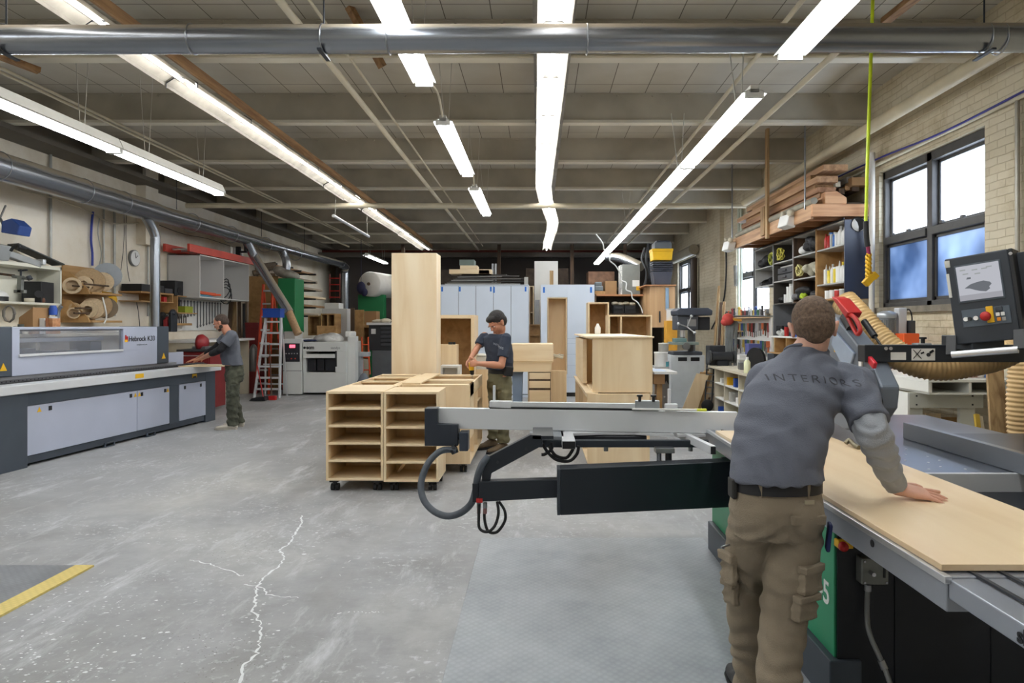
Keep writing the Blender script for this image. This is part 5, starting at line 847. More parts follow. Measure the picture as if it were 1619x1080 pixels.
for (a, y0, Y, lb) in ((1247, 351, 9.4, 'white emergency lamp box on the lumber shelf front, near one'), (1154, 390, 12.1, 'white emergency lamp box at the far end of the lumber shelf')):
    c = P(a, y0, Y); t = T('emergency_light', lb, 'lamp', c); A(MB().obx(c-V((.02,0,0)), (.13, .28, .17), (0, .25, .12)), 'case', WHITE, t, .01); A(MB().lathe(c+V((-.02,-.14,.10)), [(.0,-.02), (.04, 0), (.05, .05), (0, .055)], 12, (-.5,-.8,0)), 'lamp_head', CREAM, t); A(MB().lathe(c+V((-.02,.1,.12)), [(.0,-.02), (.04, 0), (.05, .05), (0, .055)], 12, (-.8,.3,0)), 'lamp_head', CREAM, t)
    A(MB().box(c.x+.03, 3.565 if Y < 10 else c.x+.3, c.y-.03, c.y+.03, c.z-.03, c.z+.03), 'bracket', DUSTG, t)
# ---- shelving under it: four columns of open boxes on the wall
GY = M((168,168,166), .5, 0, .08, 3, name='grey_board'); X0, X1 = 3.97, 4.33; NAVY = M((52,58,76), .35, 0, .2, 2, name='navy_panel')
def colm(name, label, y0, y1, zbot, ztop, shelves, mat, end=None):
    t = T(name, label, 'shelf', (4.15, (y0+y1)/2, zbot)); A(MB().box(X0, X1, y0, y0+.02, zbot, ztop), 'side_panel', end or mat, t, .002); A(MB().box(X0, X1, y1-.02, y1, zbot, ztop), 'side_panel', mat, t, .002)
    A(MB().box(X1-.01, X1, y0+.02, y1-.02, zbot, ztop), 'back_panel', mat, t)
    for s_ in [zbot]+shelves+[ztop-.02]: A(MB().box(X0, X1-.01, y0+.02, y1-.02, s_, s_+.02), 'shelf_board', GY if s_ != zbot else mat, t, .002)
    return t
colm('bottle_shelf', 'tan shelf box full of bottles under the lumber shelf, with a dark blue end panel', 8.62, 9.50, 1.90, 2.93, [2.11, 2.60], OSB, NAVY)
colm('tool_shelf', 'dark backed shelf box left of the bottles under the lumber shelf', 9.52, 10.36, 1.90, 2.93, [2.25, 2.60], DARKW, OSB)
colm('tool_shelf', 'grey fronted shelf box holding black tool cases', 10.38, 11.24, 1.90, 2.93, [2.27, 2.58], M((70,66,62), .6), GY)
colm('tool_shelf', 'open grey shelf at the far end in front of the middle window', 11.26, 12.2, 2.24, 2.93, [2.56], GY, GY)
A(MB().box(3.955, 3.97, 8.62, 12.2, 2.93, 2.95), 'valance', BLKMETAL, label='dark strip along the top of the bottle shelves', cat_='strip')
_b = {}
def bottle(x, y, z, r, h, body, cap, label, group=None, kind=0, name='bottle'):
    t = T(name, label, 'bottle', (x, y, z), group); n = 12
    if kind == 0: pr, cp = [(r*.9, 0), (r, r*.2), (r, h*.68), (r*.45, h*.84)], [(r*.42, h*.84), (r*.42, h), (0, h)]
    elif kind == 1: pr, cp = [(r, 0), (r, h*.78), (r*.3, h*.80), (r*.3, h*.84)], [(r*.28, h*.84), (r*.08, h*1.05), (0, h*1.05)]     # cartridge with nozzle
    else: pr, cp = [(r*.95, 0), (r, .01), (r, h*.9)], [(r*1.04, h*.9), (r*1.04, h), (0, h)]                                        # tub or can
    A(MB().lathe((x, y, z), pr, n), 'bottle_body', body, t); A(MB().lathe((x, y, z), cp, n), 'cap', cap, t); return t
W_, R_, Y_, B_, G_ = WHITE, M((190,50,45), .4), M((225,200,60), .4), M((50,110,185), .4), M((180,180,175), .4); TB = M((150,110,60), .4)
row1 = [(8.68, .06, .26, W_, W_, 0, 'white'), (8.80, .065, .24, W_, W_, 0, 'broad white'), (8.92, .055, .27, W_, W_, 0, 'tall white'), (9.03, .045, .2, W_, G_, 2, 'grey lidded white'), (9.12, .035, .22, B_, W_, 0, 'blue'), (9.20, .035, .22, G_, B_, 2, 'blue capped'), (9.29, .035, .23, R_, W_, 1, 'red'), (9.38, .035, .22, R_, R_, 0, 'dark red')]
for y, r, h, a, b_, k, nm_ in row1: bottle(4.06, y, 2.62, r*.8, h, a, b_, nm_+' bottle on the upper shelf beside the dark blue panel', kind=k)
row2 = [(8.68, .04, .2, R_, W_, 2, 'red lidded'), (8.77, .04, .26, W_, R_, 1, 'red nozzled'), (8.86, .045, .27, W_, Y_, 0, 'yellow capped'), (8.96, .06, .28, W_, W_, 1, 'long nozzled white'), (9.08, .04, .22, Y_, W_, 2, 'yellow'), (9.17, .04, .27, W_, G_, 0, 'grey capped'), (9.27, .04, .24, Y_, W_, 1, 'yellow nozzled'), (9.38, .042, .27, W_, W_, 1, 'plain white')]
for y, r, h, a, b_, k, nm_ in row2: bottle(4.06, y, 2.13, r*.85, h, a, b_, nm_+' bottle on the middle shelf beside the dark blue panel', kind=k)
for i in range(5): bottle(4.06, 8.72+.15*i, 1.92, .045, .12, [W_, G_, R_, W_, W_][i], W_, ['low white', 'low grey', 'low red', 'second low white', 'farthest low white'][i]+' tub on the bottom shelf beside the dark blue panel', kind=2, name='tub')
item('sanding_disc', 'white round disc hung on the dark blue panel', 'disc', MB().lathe(P(1357, 355, 8.615), [(.012, 0), (.085, 0), (.09, .012), (.03, .02), (.012, .02)], 26, (0,-1,0)), WHITE); item('sanding_backing', 'black round pad behind the white disc on the dark blue panel', 'disc', MB().cyl(P(1355, 355, 8.618), P(1355, 355, 8.60), .095, n=24), BLACK)
BAG = M((36,36,38), .6, 0, .3, 8, .5, bsc=20); LBAG = M((190,185,165), .7, 0, .15, 6, .6, bsc=14)
def heap(name, label, cat_, c, r, mat, n=5, sd=1):
    q = random.Random(sd); mb = MB()
    for i in range(n): mb.ell(V(c)+V((q.uniform(-.5,.5)*r[0], q.uniform(-.7,.7)*r[1], q.uniform(-.3,.45)*r[2])), (r[0]*q.uniform(.4,.7), r[1]*q.uniform(.4,.7), r[2]*q.uniform(.45,.7)), (q.uniform(-.6,.6), q.uniform(-.6,.6), q.uniform(-1,1)), 10, 6)
    me = A(mb, name, mat, label=label, cat_=cat_); m = me.modifiers.new('merge', 'REMESH'); m.mode = 'VOXEL'; m.voxel_size = .012; m.use_smooth_shade = True; return me
heap('tool_bag', 'black slumped tool bag on the upper shelf left of the bottles', 'bag', (4.08, 9.75, 2.74), (.13, .22, .14), BAG, 6, 3); heap('plastic_bag', 'white plastic bag on the upper shelf left of the black tool bag', 'bag', (4.08, 10.17, 2.72), (.12, .16, .14), WHITE, 5, 4)
heap('cloth_bag', 'pale cloth bag on the middle shelf left of the bottles', 'bag', (4.08, 9.85, 2.38), (.12, .20, .12), LBAG, 5, 5); bottle(4.05, 9.6, 2.27, .05, .2, W_, BLACK, 'white jar with a black lid beside the pale cloth bag', kind=2, name='jar')
def coil(name, label, c, r, mat, n=6, th=.009, sd=1):
    q = random.Random(sd); pts = []
    for i in range(n*12): a = i*PI/6; rr_ = r*(1+.15*math.sin(i*.9)+q.uniform(-.05,.05)); pts.append((c[0]+q.uniform(-.02,.02)+.02*math.sin(i*.31), c[1]+rr_*math.cos(a), c[2]+rr_*.85*math.sin(a)))
    item(name, label, 'cable', MB().tube(pts, th, 5), mat)
YC = M((200,190,80), .5)
coil('rope_coil', 'yellow rope coil on the far upper shelf', (4.02, 11.05, 2.74), .10, YC, 5, .011, 2); coil('rope_coil', 'yellow green cord coil hanging over the far shelf edge', (4.0, 11.4, 2.70), .11, M((170,175,70), .5), 5, .01, 5); coil('rope_coil', 'cream cord coil on the middle shelf beside the cloth bag', (4.0, 10.2, 2.40), .09, M((215,205,140), .5), 5, .009, 7)
heap('tool_bag', 'dark tangled straps on the far upper shelf end', 'strap', (4.1, 11.9, 2.70), (.15, .22, .14), BAG, 7, 8); heap('tool_roll', 'dark jumbled tools on the far lower shelf', 'tool', (4.08, 11.7, 2.31), (.16, .36, .05), BAG, 9, 9)
for i, z in enumerate((2.295, 2.40)): item('tool_case', ['lower', 'upper'][i]+' black tool case on the grey fronted shelf', 'case', MB().box(3.99, 4.3, 10.46, 11.1, z, z+.10).box(3.97, 3.99, 10.7, 10.86, z+.03, z+.07), M((44,46,50), .4), .025)
item('flat_tray', 'pale flat tray on the two black tool cases', 'tray', MB().box(4.0, 4.3, 10.48, 11.0, 2.50, 2.52), G_, .004)
for i in range(3): bottle(4.04, 10.62+.12*i, 1.92, .035, [.3, .26, .14][i], W_, [G_, W_, W_][i], ['tall grey capped', 'tall white capped', 'short white'][i]+' tube on the bottom of the grey fronted shelf', kind=2, name='tube')
heap('small_tools', 'black small tools on the bottom of the grey fronted shelf', 'tool', (4.08, 11.0, 1.97), (.12, .16, .06), BAG, 6, 11); heap('tool_bag', 'black and lime tool bag on the bottom shelf above the man', 'bag', (4.06, 9.95, 2.03), (.14, .26, .11), BAG, 6, 12); heap('lime_bag', 'lime green pouch in front of the black tool bag above the man', 'bag', (3.98, 9.95, 1.98), (.05, .10, .08), M((170,195,40), .6), 4, 13)
heap('grey_pouch', 'grey pouch beside the lime green pouch', 'bag', (4.0, 10.25, 1.99), (.08, .10, .08), M((120,120,122), .7), 4, 14)
# yellow hose from the ceiling with a gun
t = T('air_hose', 'lime yellow air hose hanging from the roof with a yellow coiled end', 'hose', P(1370, 400, 5.6)); Y = 5.6
A(MB().tube([P(1382,-60,Y), P(1380,0,Y), P(1376,120,Y), P(1372,240,Y), P(1369,352,Y)], .014, 10, 4), 'hose', M((205,225,40), .4), t)
A(MB().tube([P(1369,350,Y), P(1370,375,Y), P(1372,390,Y)], .022, 10, 3), 'hose_grip', BLACK, t); A(MB().cyl(P(1372,388,Y), P(1374,405,Y), .016), 'coupling', M((150,40,80), .4), t)
A(MB().tube([P(1373+1.6*math.sin(i*1.9), 402+i*.62, Y+.01*math.cos(i*1.9)) for i in range(60)], .020, 8), 'coiled_hose', YELLOW, t); A(MB().bar(P(1380,436,Y), P(1367,450,Y), .05, .06).bar(P(1378,432,Y), P(1386,440,Y), .05, .05), 'air_gun', YELLOW, t, .008)
pipe('waste_pipe', [(4.24, 8.45, 3.75), (4.24, 8.45, 3.2), (4.24, 8.47, 1.2)], .035, M((205,200,190), .5), 'pale vertical pipe between the dark blue panel and the near window'); 
t = T('wall_cable', 'dark conduit with a switch box on the right wall beyond the shelves', 'cable', (4.3, 14.9, 2)); A(MB().tube([PX(1147,380,4.32), PX(1148,430,4.32), PX(1143,480,4.32), PX(1125,520,4.32)], .018, 8, 4), 'cable', BLKMETAL, t); A(MB().cyl(PX(1163,420,4.3), PX(1164,452,4.3), .045), 'switch_tube', DUSTG, t)
for v in (1168, 1172): pipe('conduit', [PX(v, 330, 4.30), PX(v, 500, 4.30)], .03, M((190,196,180), .5), '%s of two pale green pipes on the right wall left of the middle window' % ('left' if v < 1170 else 'right'))
pipe('round_duct', [(4.2, 18.0, 3.62), (4.2, 21.2, 3.62)], .14, M((150,142,125), .6), 'fat beige pipe above the farthest window'); pipe('downpipe', [PX(1097,408,4.22), PX(1097,520,4.22)], .09, M((78,66,60), .5), 'dark brown downpipe beside the farthest window')
for i, (a, b_, Y, z1, m_, lb) in enumerate(((1128, 1137, 14.6, 452, PINEZ, 'long thin stick leaning on the right wall behind the drill press'), (1136, 1140, 14.4, 478, DARKW, 'short dark stick on the right wall near the clamps'), (1141, 1145, 14.2, 477, PINEZ, 'short tan stick on the right wall near the clamps'))):
    p0 = P(a, 560, Y); p1 = P(b_, z1, Y+.2); item('stick', lb, 'stick', MB().bar((p0.x-.05, p0.y, 0), (min(p1.x, 4.32), p1.y, p1.z), .05, .03), m_)
# ---- drill press on its cabinet
Y = 12.6; x_ = lambda v: xs(v, Y); z_ = lambda v: zs(v, Y)
cb = T('base_cabinet', 'white base cabinet under the drill press', 'cabinet', (x_(1086), Y+.3, 0)); A(MB().box(x_(1061), x_(1114), Y, Y+.75, 0, z_(562)), 'body', M((206,212,216), .5, 0, .05), cb, .004)
for v in (1079, 1099): A(MB().box(x_(v-7), x_(v+7), Y-.006, Y, z_(571), z_(565)), 'handle_slot', BLACK, cb)
dp = T('drill_press', 'dark grey drill press standing on the white base cabinet', 'drill press', (x_(1095), Y+.3, z_(562))); zb = z_(562); DPG = M((82,86,94), .45, .2, .1)
A(MB().box(x_(1064), x_(1112), Y+.05, Y+.6, zb, zb+.07), 'base', DPG, dp, .02); A(MB().cyl((x_(1100), Y+.35, zb+.06), (x_(1100), Y+.35, z_(500)), .075, n=18), 'column', M((110,112,115), .35, .6), dp)
A(MB().prism([(x_(1069), z_(499)), (x_(1124), z_(499)), (x_(1125), z_(491)), (x_(1118), z_(487)), (x_(1074), z_(487)), (x_(1068), z_(491))], 'y', Y-.1, Y+.5), 'belt_cover', M((74,80,92), .35, .1), dp, .02)
A(MB().box(x_(1070), x_(1104), Y-.02, Y+.45, z_(522), z_(499)), 'head', DPG, dp, .02); A(MB().box(x_(1104), x_(1124), Y+.05, Y+.4, z_(522), z_(501)), 'motor', M((44,46,50), .5), dp, .02)
A(MB().cyl((x_(1081), Y+.1, z_(533)), (x_(1081), Y+.1, z_(520)), .05), 'quill', ALU, dp); A(MB().cyl((x_(1081), Y+.1, z_(541)), (x_(1081), Y+.1, z_(533)), .03, .045), 'chuck', STEEL, dp)
c = V((x_(1085), Y-.08, z_(517)))
for a, b_ in ((1093, 500), (1073, 512), (1098, 526)): A(MB().cyl(c, P(a, b_, Y-.15), .012).ell(P(a, b_, Y-.15), (.03,.03,.03)), 'feed_handle', ALU, dp)
A(MB().box(x_(1062), x_(1103), Y-.1, Y+.4, z_(545), z_(541)), 'work_table', M((150,165,160), .4, .4), dp, .006); A(MB().box(x_(1066), x_(1085), Y-.05, Y+.2, z_(541), z_(535)), 'vise', M((120,150,150), .4, .3), dp, .01); A(MB().cyl((x_(1083), Y-.14, z_(547)), (x_(1083), Y-.06, z_(547)), .07, n=18), 'crank_wheel', STEEL, dp)
A(MB().box(x_(1086), x_(1100), Y-.03, Y-.02, z_(516), z_(505)), 'label_plate', M((150,150,150)), dp)
item('yellow_box', 'orange yellow box left of the drill press', 'box', MB().box(xs(1054,13.6), xs(1071,13.6), 13.6, 13.9, 1.0, zs(507,13.6)), M((225,165,60), .5), .006)
item('box_table', 'small dark stand under the orange yellow box', 'stand', MB().box(xs(1050,13.5), xs(1072,13.5), 13.5, 14, 0, 1.0), DARKW, .004)
bottle(xs(1062,13.6), 13.75, zs(507,13.6), .08, .25, W_, G_, 'white tub on the orange yellow box', kind=2, name='tub')
# table with paper, paint pails
t = T('paper_table', 'small white topped table beside the large birch cabinet', 'table', (2.0, 11.4, 0)); Y = 11.0; x_ = lambda v: xs(v, Y); z_ = lambda v: zs(v, Y)
A(MB().box(x_(1034), x_(1071), Y, Y+1.0, z_(592), z_(588)), 'table_top', WHITE, t, .004); A(MB().box(x_(1034), x_(1052), Y+.05, Y+.9, z_(608), z_(592)), 'apron_box', CARD, t, .004); A(MB().box(x_(1040), x_(1049), Y+.1, Y+.3, 0, z_(608)), 'leg', OSB, t)
item('paper_sheet', 'white sheet of paper on the small white topped table', 'paper', MB().box(x_(1036), x_(1056), Y+.1, Y+.7, z_(588)+.001, z_(588)+.006), M((200,215,235)))
item('black_cloth', 'black cloth hanging from the small white topped table', 'cloth', MB().prism([(x_(1053), z_(592)), (x_(1062), z_(592)), (x_(1063), z_(611)), (x_(1059), z_(604)), (x_(1056), z_(610)), (x_(1052), z_(604))], 'y', Y+.3, Y+.33), BLACK)
for i, (a, y0, r, h, m_, lb) in enumerate(((1045, 571, .12, .26, W_, 'large white pail behind the small table'), (1049, 545, .09, .16, G_, 'grey tub above the white pail'), (1049, 583, .10, .1, M((90,170,185)), 'teal band tub in front of the white pail'), (1049, 648, .10, .3, W_, 'white pail on the floor beside the small table'))):
    c = P(a, y0, 11.9); bottle(c.x, c.y, (.82 if c.z > .7 else 0) if lb[0] != 'g' else 1.08, r, h, m_, W_, lb, kind=2, name='pail')
item('pail_shelf', 'low shelf box carrying the pails behind the small table', 'shelf', MB().box(xs(1036,11.8), xs(1058,11.8), 11.8, 12.3, .0, .82), GY, .004)
for i, (a, c_, m_) in enumerate(((1083, 1100, BIRCH), (1090, 1106, OSB), (1097, 1112, BIRCH), (1102, 1117, DARKW))):
    Y = 12.0-.0*i; p0 = P(a+6, 634, Y); z1 = zs(588-2*i, Y+.3); item('leaning_sheet', ['nearest pale', 'second tan', 'third pale', 'farthest dark'][i]+' sheet leaning against the white base cabinet', 'board', MB().prism([(p0.x-.16, .0), (p0.x+.12, 0), (p0.x+.34, z1*.97), (p0.x+.12, z1)], 'y', Y-.10+.05*i, Y-.075+.05*i), m_, .002)
t = T('hand_truck', 'folded black hand truck beside the leaning sheets', 'hand truck', (3.1, 11.9, 0)); Y = 11.85
for v in (1117, 1128): A(MB().tube([P(v-3,640,Y), P(v-1,610,Y+.05), P(v+1,575,Y+.1)], .014, 8, 3), 'side_tube', BLKMETAL, t)
for y0 in (582, 592, 602, 612, 622): A(MB().cyl(P(1116,y0,Y+.05), P(1129,y0+1,Y+.05), .010), 'cross_bar', STEEL, t)
A(MB().lathe(P(1118,641,Y-.05), [(.0,0), (.10, 0), (.11, .02), (.10, .04), (0, .04)], 20, (0,-1,0)), 'wheel', RUBBER, t)
# ---- far bench with cubbies and clutter, tool wall
t = T('cubby_bench', 'cream bench with open cubbies along the right wall behind the man at the saw', 'bench', (3.7, 11, 0))
A(MB().box(3.05, 4.34, 9.4, 12.2, .80, .84), 'bench_top', CREAM, t, .004); A(MB().prism([(12.10, 0), (12.16, 0), (12.02, .80), (11.94, .80)], 'x', 3.08, 3.3), 'slanting_end', CREAM, t, .004)
for y in (9.45, 10.3, 11.1, 11.7): A(MB().box(3.1, 4.3, y, y+.03, 0, .80), 'divider', CREAM, t)
for z in (.02, .28, .54): A(MB().box(3.1, 4.3, 9.5, 11.7, z, z+.02), 'cubby_shelf', WHITE, t)
A(MB().box(4.25, 4.3, 9.5, 11.7, 0, .8), 'back', CREAM, t)
q = random.Random(11)
for i in range(16):
    y = 9.6+.13*i; z = [.04, .30, .56][i % 3]; m_ = [WHITE, BLUE, M((150,190,60)), G_, YELLOW, RED, BAG][i % 7]
    if abs((y % 1)-.3) < .08: continue
    item('cubby_box', '%s container in the %s row of bench cubbies, %s' % (['white','blue','green','grey','yellow','red','black'][i % 7], ['bottom','middle','top'][i % 3], 'near the man' if y < 10.4 else 'toward the hand truck'), 'container', MB().box(3.14, 3.14+q.uniform(.2,.4), y, y+.10, z, z+q.uniform(.08,.16)), m_, .01)
zt = .84
t = T('bench_grinder', 'black bench grinder on the cubby bench', 'grinder', (3.4, 11.7, zt)); 
c = V((3.25, 11.8, zt+.16)); A(MB().cyl(c+V((-.18,0,0)), c+V((.18,0,0)), .085, n=18), 'motor', M((50,52,56), .4), t); A(MB().box(c.x-.1, c.x+.1, c.y-.08, c.y+.08, zt, zt+.09), 'foot', BLKMETAL, t, .01)
for s_ in (-.22, .22): A(MB().cyl(c+V((s_-.02,0,0)), c+V((s_+.02,0,0)), .11, n=20), 'wheel_guard', M((70,72,74), .4), t)
item('saw_blade_disc', 'black round disc standing on the cubby bench', 'disc', MB().cyl((3.30, 10.15, zt+.19), (3.34, 10.17, zt+.19), .185, n=26), BLACK)
bottle(3.12, 9.95, zt, .05, .24, M((226,228,190)), W_, 'cream squeeze bottle on the cubby bench next to the man'); 
q = random.Random(5)
for i, (x, y, w_, d_, h_, m_, lb) in enumerate(((3.2, 12.0, .3, .3, .35, M((48,50,54)), 'black tub at the far end of the cubby bench'), (3.45, 11.2, .18, .14, .22, W_, 'white carton behind the black grinder'), (3.35, 10.9, .16, .12, .16, G_, 'grey box on the middle of the cubby bench'), (3.5, 10.55, .14, .14, .3, W_, 'tall white box left of the black disc'), (3.28, 10.7, .12, .1, .12, STEEL, 'steel block in front of the white boxes'), (3.7, 11.5, .2, .2, .4, M((90,95,150)), 'blue purple crate near the hanging strips'), (3.9, 10.9, .2, .3, .25, M((60,64,70)), 'dark box at the wall side of the cubby bench'))):
    item('bench_box', lb, 'box', MB().box(x-w_/2, x+w_/2, y-d_/2, y+d_/2, zt, zt+h_), m_, .01)
hs = T('hanging_strips', 'bundle of grey straps hanging with a red cloth beside the tool wall', 'straps', P(1158, 500, 11.9))
for i in range(11): a = 1148+1.7*i; A(MB().tube([P(a+1,508+q.uniform(-3,3),11.9), P(a-1+q.uniform(-2,2),545,11.85), P(a+q.uniform(-3,3),572+q.uniform(0,14),11.8)], .018, 6, 3), 'strap', M((120,124,124), .5, .3, .2), hs)
A(MB().ell(P(1151,505,11.85), (.11,.1,.11), (0,.5,0)).ell(P(1146,509,11.85), (.07,.08,.07)), 'red_cloth', M((190,70,62), .8), hs); A(MB().bar(P(1150,503,11.8), P(1172,507,11.8), .05, .04), 'yellow_handle', M((205,150,50)), hs); A(MB().cyl(P(1158,500,11.9), V((4.3, 11.9, P(1158,500,11.9).z)), .014), 'hook', STEEL, hs)
tw = T('tool_board', 'white wall board crowded with hanging hand tools', 'board', (4.3, 13.8, .9)); A(MB().box(4.31, 4.345, 12.3, 15.3, .9, 1.70), 'board', WHITE, tw)
for z, y0, y1, nm_ in ((1.70, 12.35, 15.2, 'upper'), (1.42, 13.9, 15.2, 'middle')): A(MB().box(4.15, 4.31, y0, y1, z, z+.025), 'ledge', M((210,180,140)), tw)
tc_ = [M((60,82,140)), M((190,100,60)), M((45,45,48)), M((190,165,80)), STEEL, M((140,52,48)), G_, M((70,110,80)), DARKW, CHROME]; tn = ['blue', 'orange', 'black', 'yellow', 'steel', 'red', 'white', 'green', 'brown', 'chrome']
for i in range(66):
    r_, cidx = i // 22, (i*7+i//10) % 10; y = 15.15-.13*(i % 22)+q.uniform(-.02,.02); z = [1.725, 1.60, 1.26][r_]; L = q.uniform(.10, .2); rr_ = q.uniform(.014, .03); mb = MB()
    if r_ == 0: mb.cyl((4.22, y, z), (4.22, y, z+L), rr_, rr_*.8, 8); mb.ell((4.22, y, z+L), (rr_*1.2,)*3, n=8, m=5)
    else: mb.bar((4.28, y, z), (4.28, y+q.uniform(-.03,.03), z-L), rr_*2, rr_*1.4); mb.cyl((4.285, y, z-L), (4.285, y, z-L-.10), rr_*.5, n=6)
    item('hand_tool', tn[cidx]+' handled tool '+['standing on the upper ledge of the tool wall', 'hanging in the upper row of the tool wall', 'hanging in the lower row of the tool wall'][r_], 'tool', mb, tc_[cidx], group='%s tools, %s of the tool wall' % (tn[cidx], ['top ledge', 'upper row', 'lower row'][r_]))
# grey panel and shelf with spray can behind the man's head
item('grey_board', 'dark grey panel behind the head of the man at the saw', 'panel', MB().box(3.96, 4.33, 9.55, 9.6, 1.2, 1.90).box(3.96, 4.33, 11.20, 11.24, 1.36, 1.90).box(4.31, 4.33, 9.6, 11.2, 1.3, 1.90), M((112,114,118), .5), .003)
t = T('small_shelf', 'tan shelf box left of the head of the man at the saw', 'shelf', (3.9, 10.3, 1.15)); A(MB().box(3.8, 4.3, 9.7, 11.0, 1.36, 1.385), 'shelf_board', WHITE, t, .003)
for y in (9.7, 10.2, 10.7): A(MB().box(3.8, 4.3, y, y+.02, 1.12, 1.36), 'divider', OSB, t)
A(MB().box(3.8, 4.3, 9.7, 11.0, 1.10, 1.12), 'bottom_board', OSB, t)
bottle(3.9, 10.02, 1.385, .05, .30, M((95,100,70)), M((225,75,45)), 'spray can with an orange cap left of the man at the saw', kind=2, name='spray_can'); bottle(3.9, 9.75, 1.385, .05, .1, ORANGE, ORANGE, 'small orange tin beside the head of the man at the saw', kind=2, name='tin')
item('blue_bowl', 'round blue bowl upside down on the tan shelf box', 'bowl', MB().lathe((3.86, 9.88, 1.386), [(.10, 0), (.11, .03), (.09, .055), (0, .055)], 22), M((50,110,215), .4)); bottle(3.88, 10.4, 1.385, .035, .16, RED, BLACK, 'small red can beside the spray can', kind=2, name='tin')
heap('hardware_heap', 'pale small parts on the tan shelf box', 'parts', (3.95, 10.7, 1.42), (.12, .2, .05), G_, 8, 21)
for i in range(4): item('drawer_organiser', ['bottom', 'second', 'third', 'top'][i]+' black parts drawer of the stack right of the tool wall', 'drawer', MB().box(4.0, 4.3, 10.95, 11.2, 1.14+.105*i, 1.235+.105*i).box(3.99, 4.0, 11.0, 11.15, 1.17+.105*i, 1.20+.105*i), BLACK, .006)
# ======================= WHITE WORKBENCH by the near window
t = T('work_bench', 'white built up workbench under the near window', 'bench', (3.7, 7, 0)); x0, x1 = 3.43, 4.06; WB = M((222,222,216), .5, 0, .05, 2, name='bench_white')
A(MB().box(x0, 4.34, 5.85, 9.2, 1.05, 1.075), 'bench_top', WB, t, .003); A(MB().box(x0, x0+.02, 5.85, 9.2, .96, 1.05), 'front_edge', WB, t, .002)
for v in (x0+.02, 3.80, 4.14): A(MB().box(v, v+.025, 5.87, 9.2, .955, 1.05), 'divider', WB, t)
A(MB().box(x0+.02, 4.3, 5.87, 9.2, .94, .955), 'cubby_floor', WB, t)
A(MB().box(3.38, 4.05, 6.05, 6.08, .80, .94), 'end_apron', M((190,190,180), .5), t, .003); A(MB().box(3.36, 3.38, 6.05, 9.2, .80, .94), 'side_apron', WB, t, .003); A(MB().box(3.36, 3.39, 6.5, 9.2, .58, .77), 'lower_rail', WB, t, .003)
for v in (3.38, 3.86): A(MB().box(v, v+.14, 6.09, 6.13, 0, .80), 'leg', M((200,200,190), .5), t, .003)
A(MB().box(3.36, 3.38, 6.05, 6.3, 0, .8), 'leg_face', WB, t); A(MB().box(3.9, 4.1, 9.0, 9.1, 0, .94).box(3.4, 3.6, 9.0, 9.1, 0, .94), 'rear_leg', WB, t)
for x, z in ((3.44, .83), (3.44, .91), (3.95, .83), (3.95, .91)): A(MB().cyl((x, 6.045, z), (x, 6.05, z), .008), 'screw', BLACK, t)
item('under_shelf', 'dark low board under the white workbench', 'board', MB().box(3.4, 4.3, 6.2, 9.0, .05, .08), DARKW)
for i, (a, b_, c_, m_, lb) in enumerate(((1464, 1488, 654, BIRCH, 'tan board standing under the white workbench, left one'), (1489, 1513, 660, OSB, 'brown board standing under the white workbench, right one'), (1456, 1461, 662, OSB, 'narrow strip standing under the white workbench, leftmost'))):
    Y = 6.4+.1*i; item('standing_board', lb, 'board', MB().box(xs(a,Y), xs(b_,Y), Y, Y+.02, .08, zs(c_,Y)), m_, .002)
for i, (a, y0, r, m_, lb) in enumerate(((1511, 676, .02, G_, 'short grey tube under the white workbench'), (1521, 659, .025, M((150,160,150)), 'tall grey tube with a violet cap under the white workbench'))):
    Y = 6.2; bottle(xs(a,Y), Y, .08, r, zs(y0,Y)-.08, m_, M((110,110,160)) if i else G_, lb, kind=2, name='tube')
# stuff on the bench
zt = 1.076; Y = 7.6
mo = T('spindle_motor', 'grey finned electric motor on the white workbench', 'motor', P(1402, 520, 7.4)); c = P(1402, 520, 7.4)
A(MB().cyl((c.x, c.y, zs(545,7.4)), (c.x, c.y, zs(502,7.4)), .085, n=22), 'motor_body', M((130,135,140), .4, .5), mo); A(MB().lathe((c.x, c.y, zs(503,7.4)), [(.095, 0), (.1, .02), (.095, .06), (.04, .08), (0, .08)], 22), 'motor_cap', M((175,180,185), .3, .5), mo)
for i in range(14): a = PI+i*PI/13; A(MB().bar((c.x+.088*math.cos(a), c.y+.088*math.sin(a), zs(543,7.4)), (c.x+.088*math.cos(a), c.y+.088*math.sin(a), zs(506,7.4)), .006, .01), 'fin', STEEL, mo)
A(MB().box(c.x-.09, c.x+.09, c.y-.09, c.y+.09, zt, zs(544,7.4)), 'motor_base', M((110,114,118), .4, .5), mo, .006)
A(MB().box(xs(1417,7.4), xs(1430,7.4), 7.35, 7.45, zt, zs(487,7.4)), 'column', ALUP, mo, .006); A(MB().tube([P(1430,492,7.4), P(1438,490,7.4), P(1442,505,7.4), P(1438,525,7.4)], .008, 6, 5), 'cable', BLACK, mo); A(MB().box(xs(1431,7.4), xs(1440,7.4), 7.3, 7.42, zs(530,7.4), zs(507,7.4)), 'feed_unit', M((70,72,74), .4, .4), mo, .01)
item('orange_machine', 'orange metal box on the white workbench beside the motor', 'tool', MB().box(xs(1425,7.2), xs(1450,7.2), 7.15, 7.4, zt, zs(527,7.2)), M((222,88,32), .45), .01); item('green_tool', 'small green tool at the back of the white workbench', 'tool', MB().ell(P(1390,582,7.9), (.08,.06,.05)).ell(P(1396,577,7.9), (.03,.03,.05)), M((90,170,60), .5))
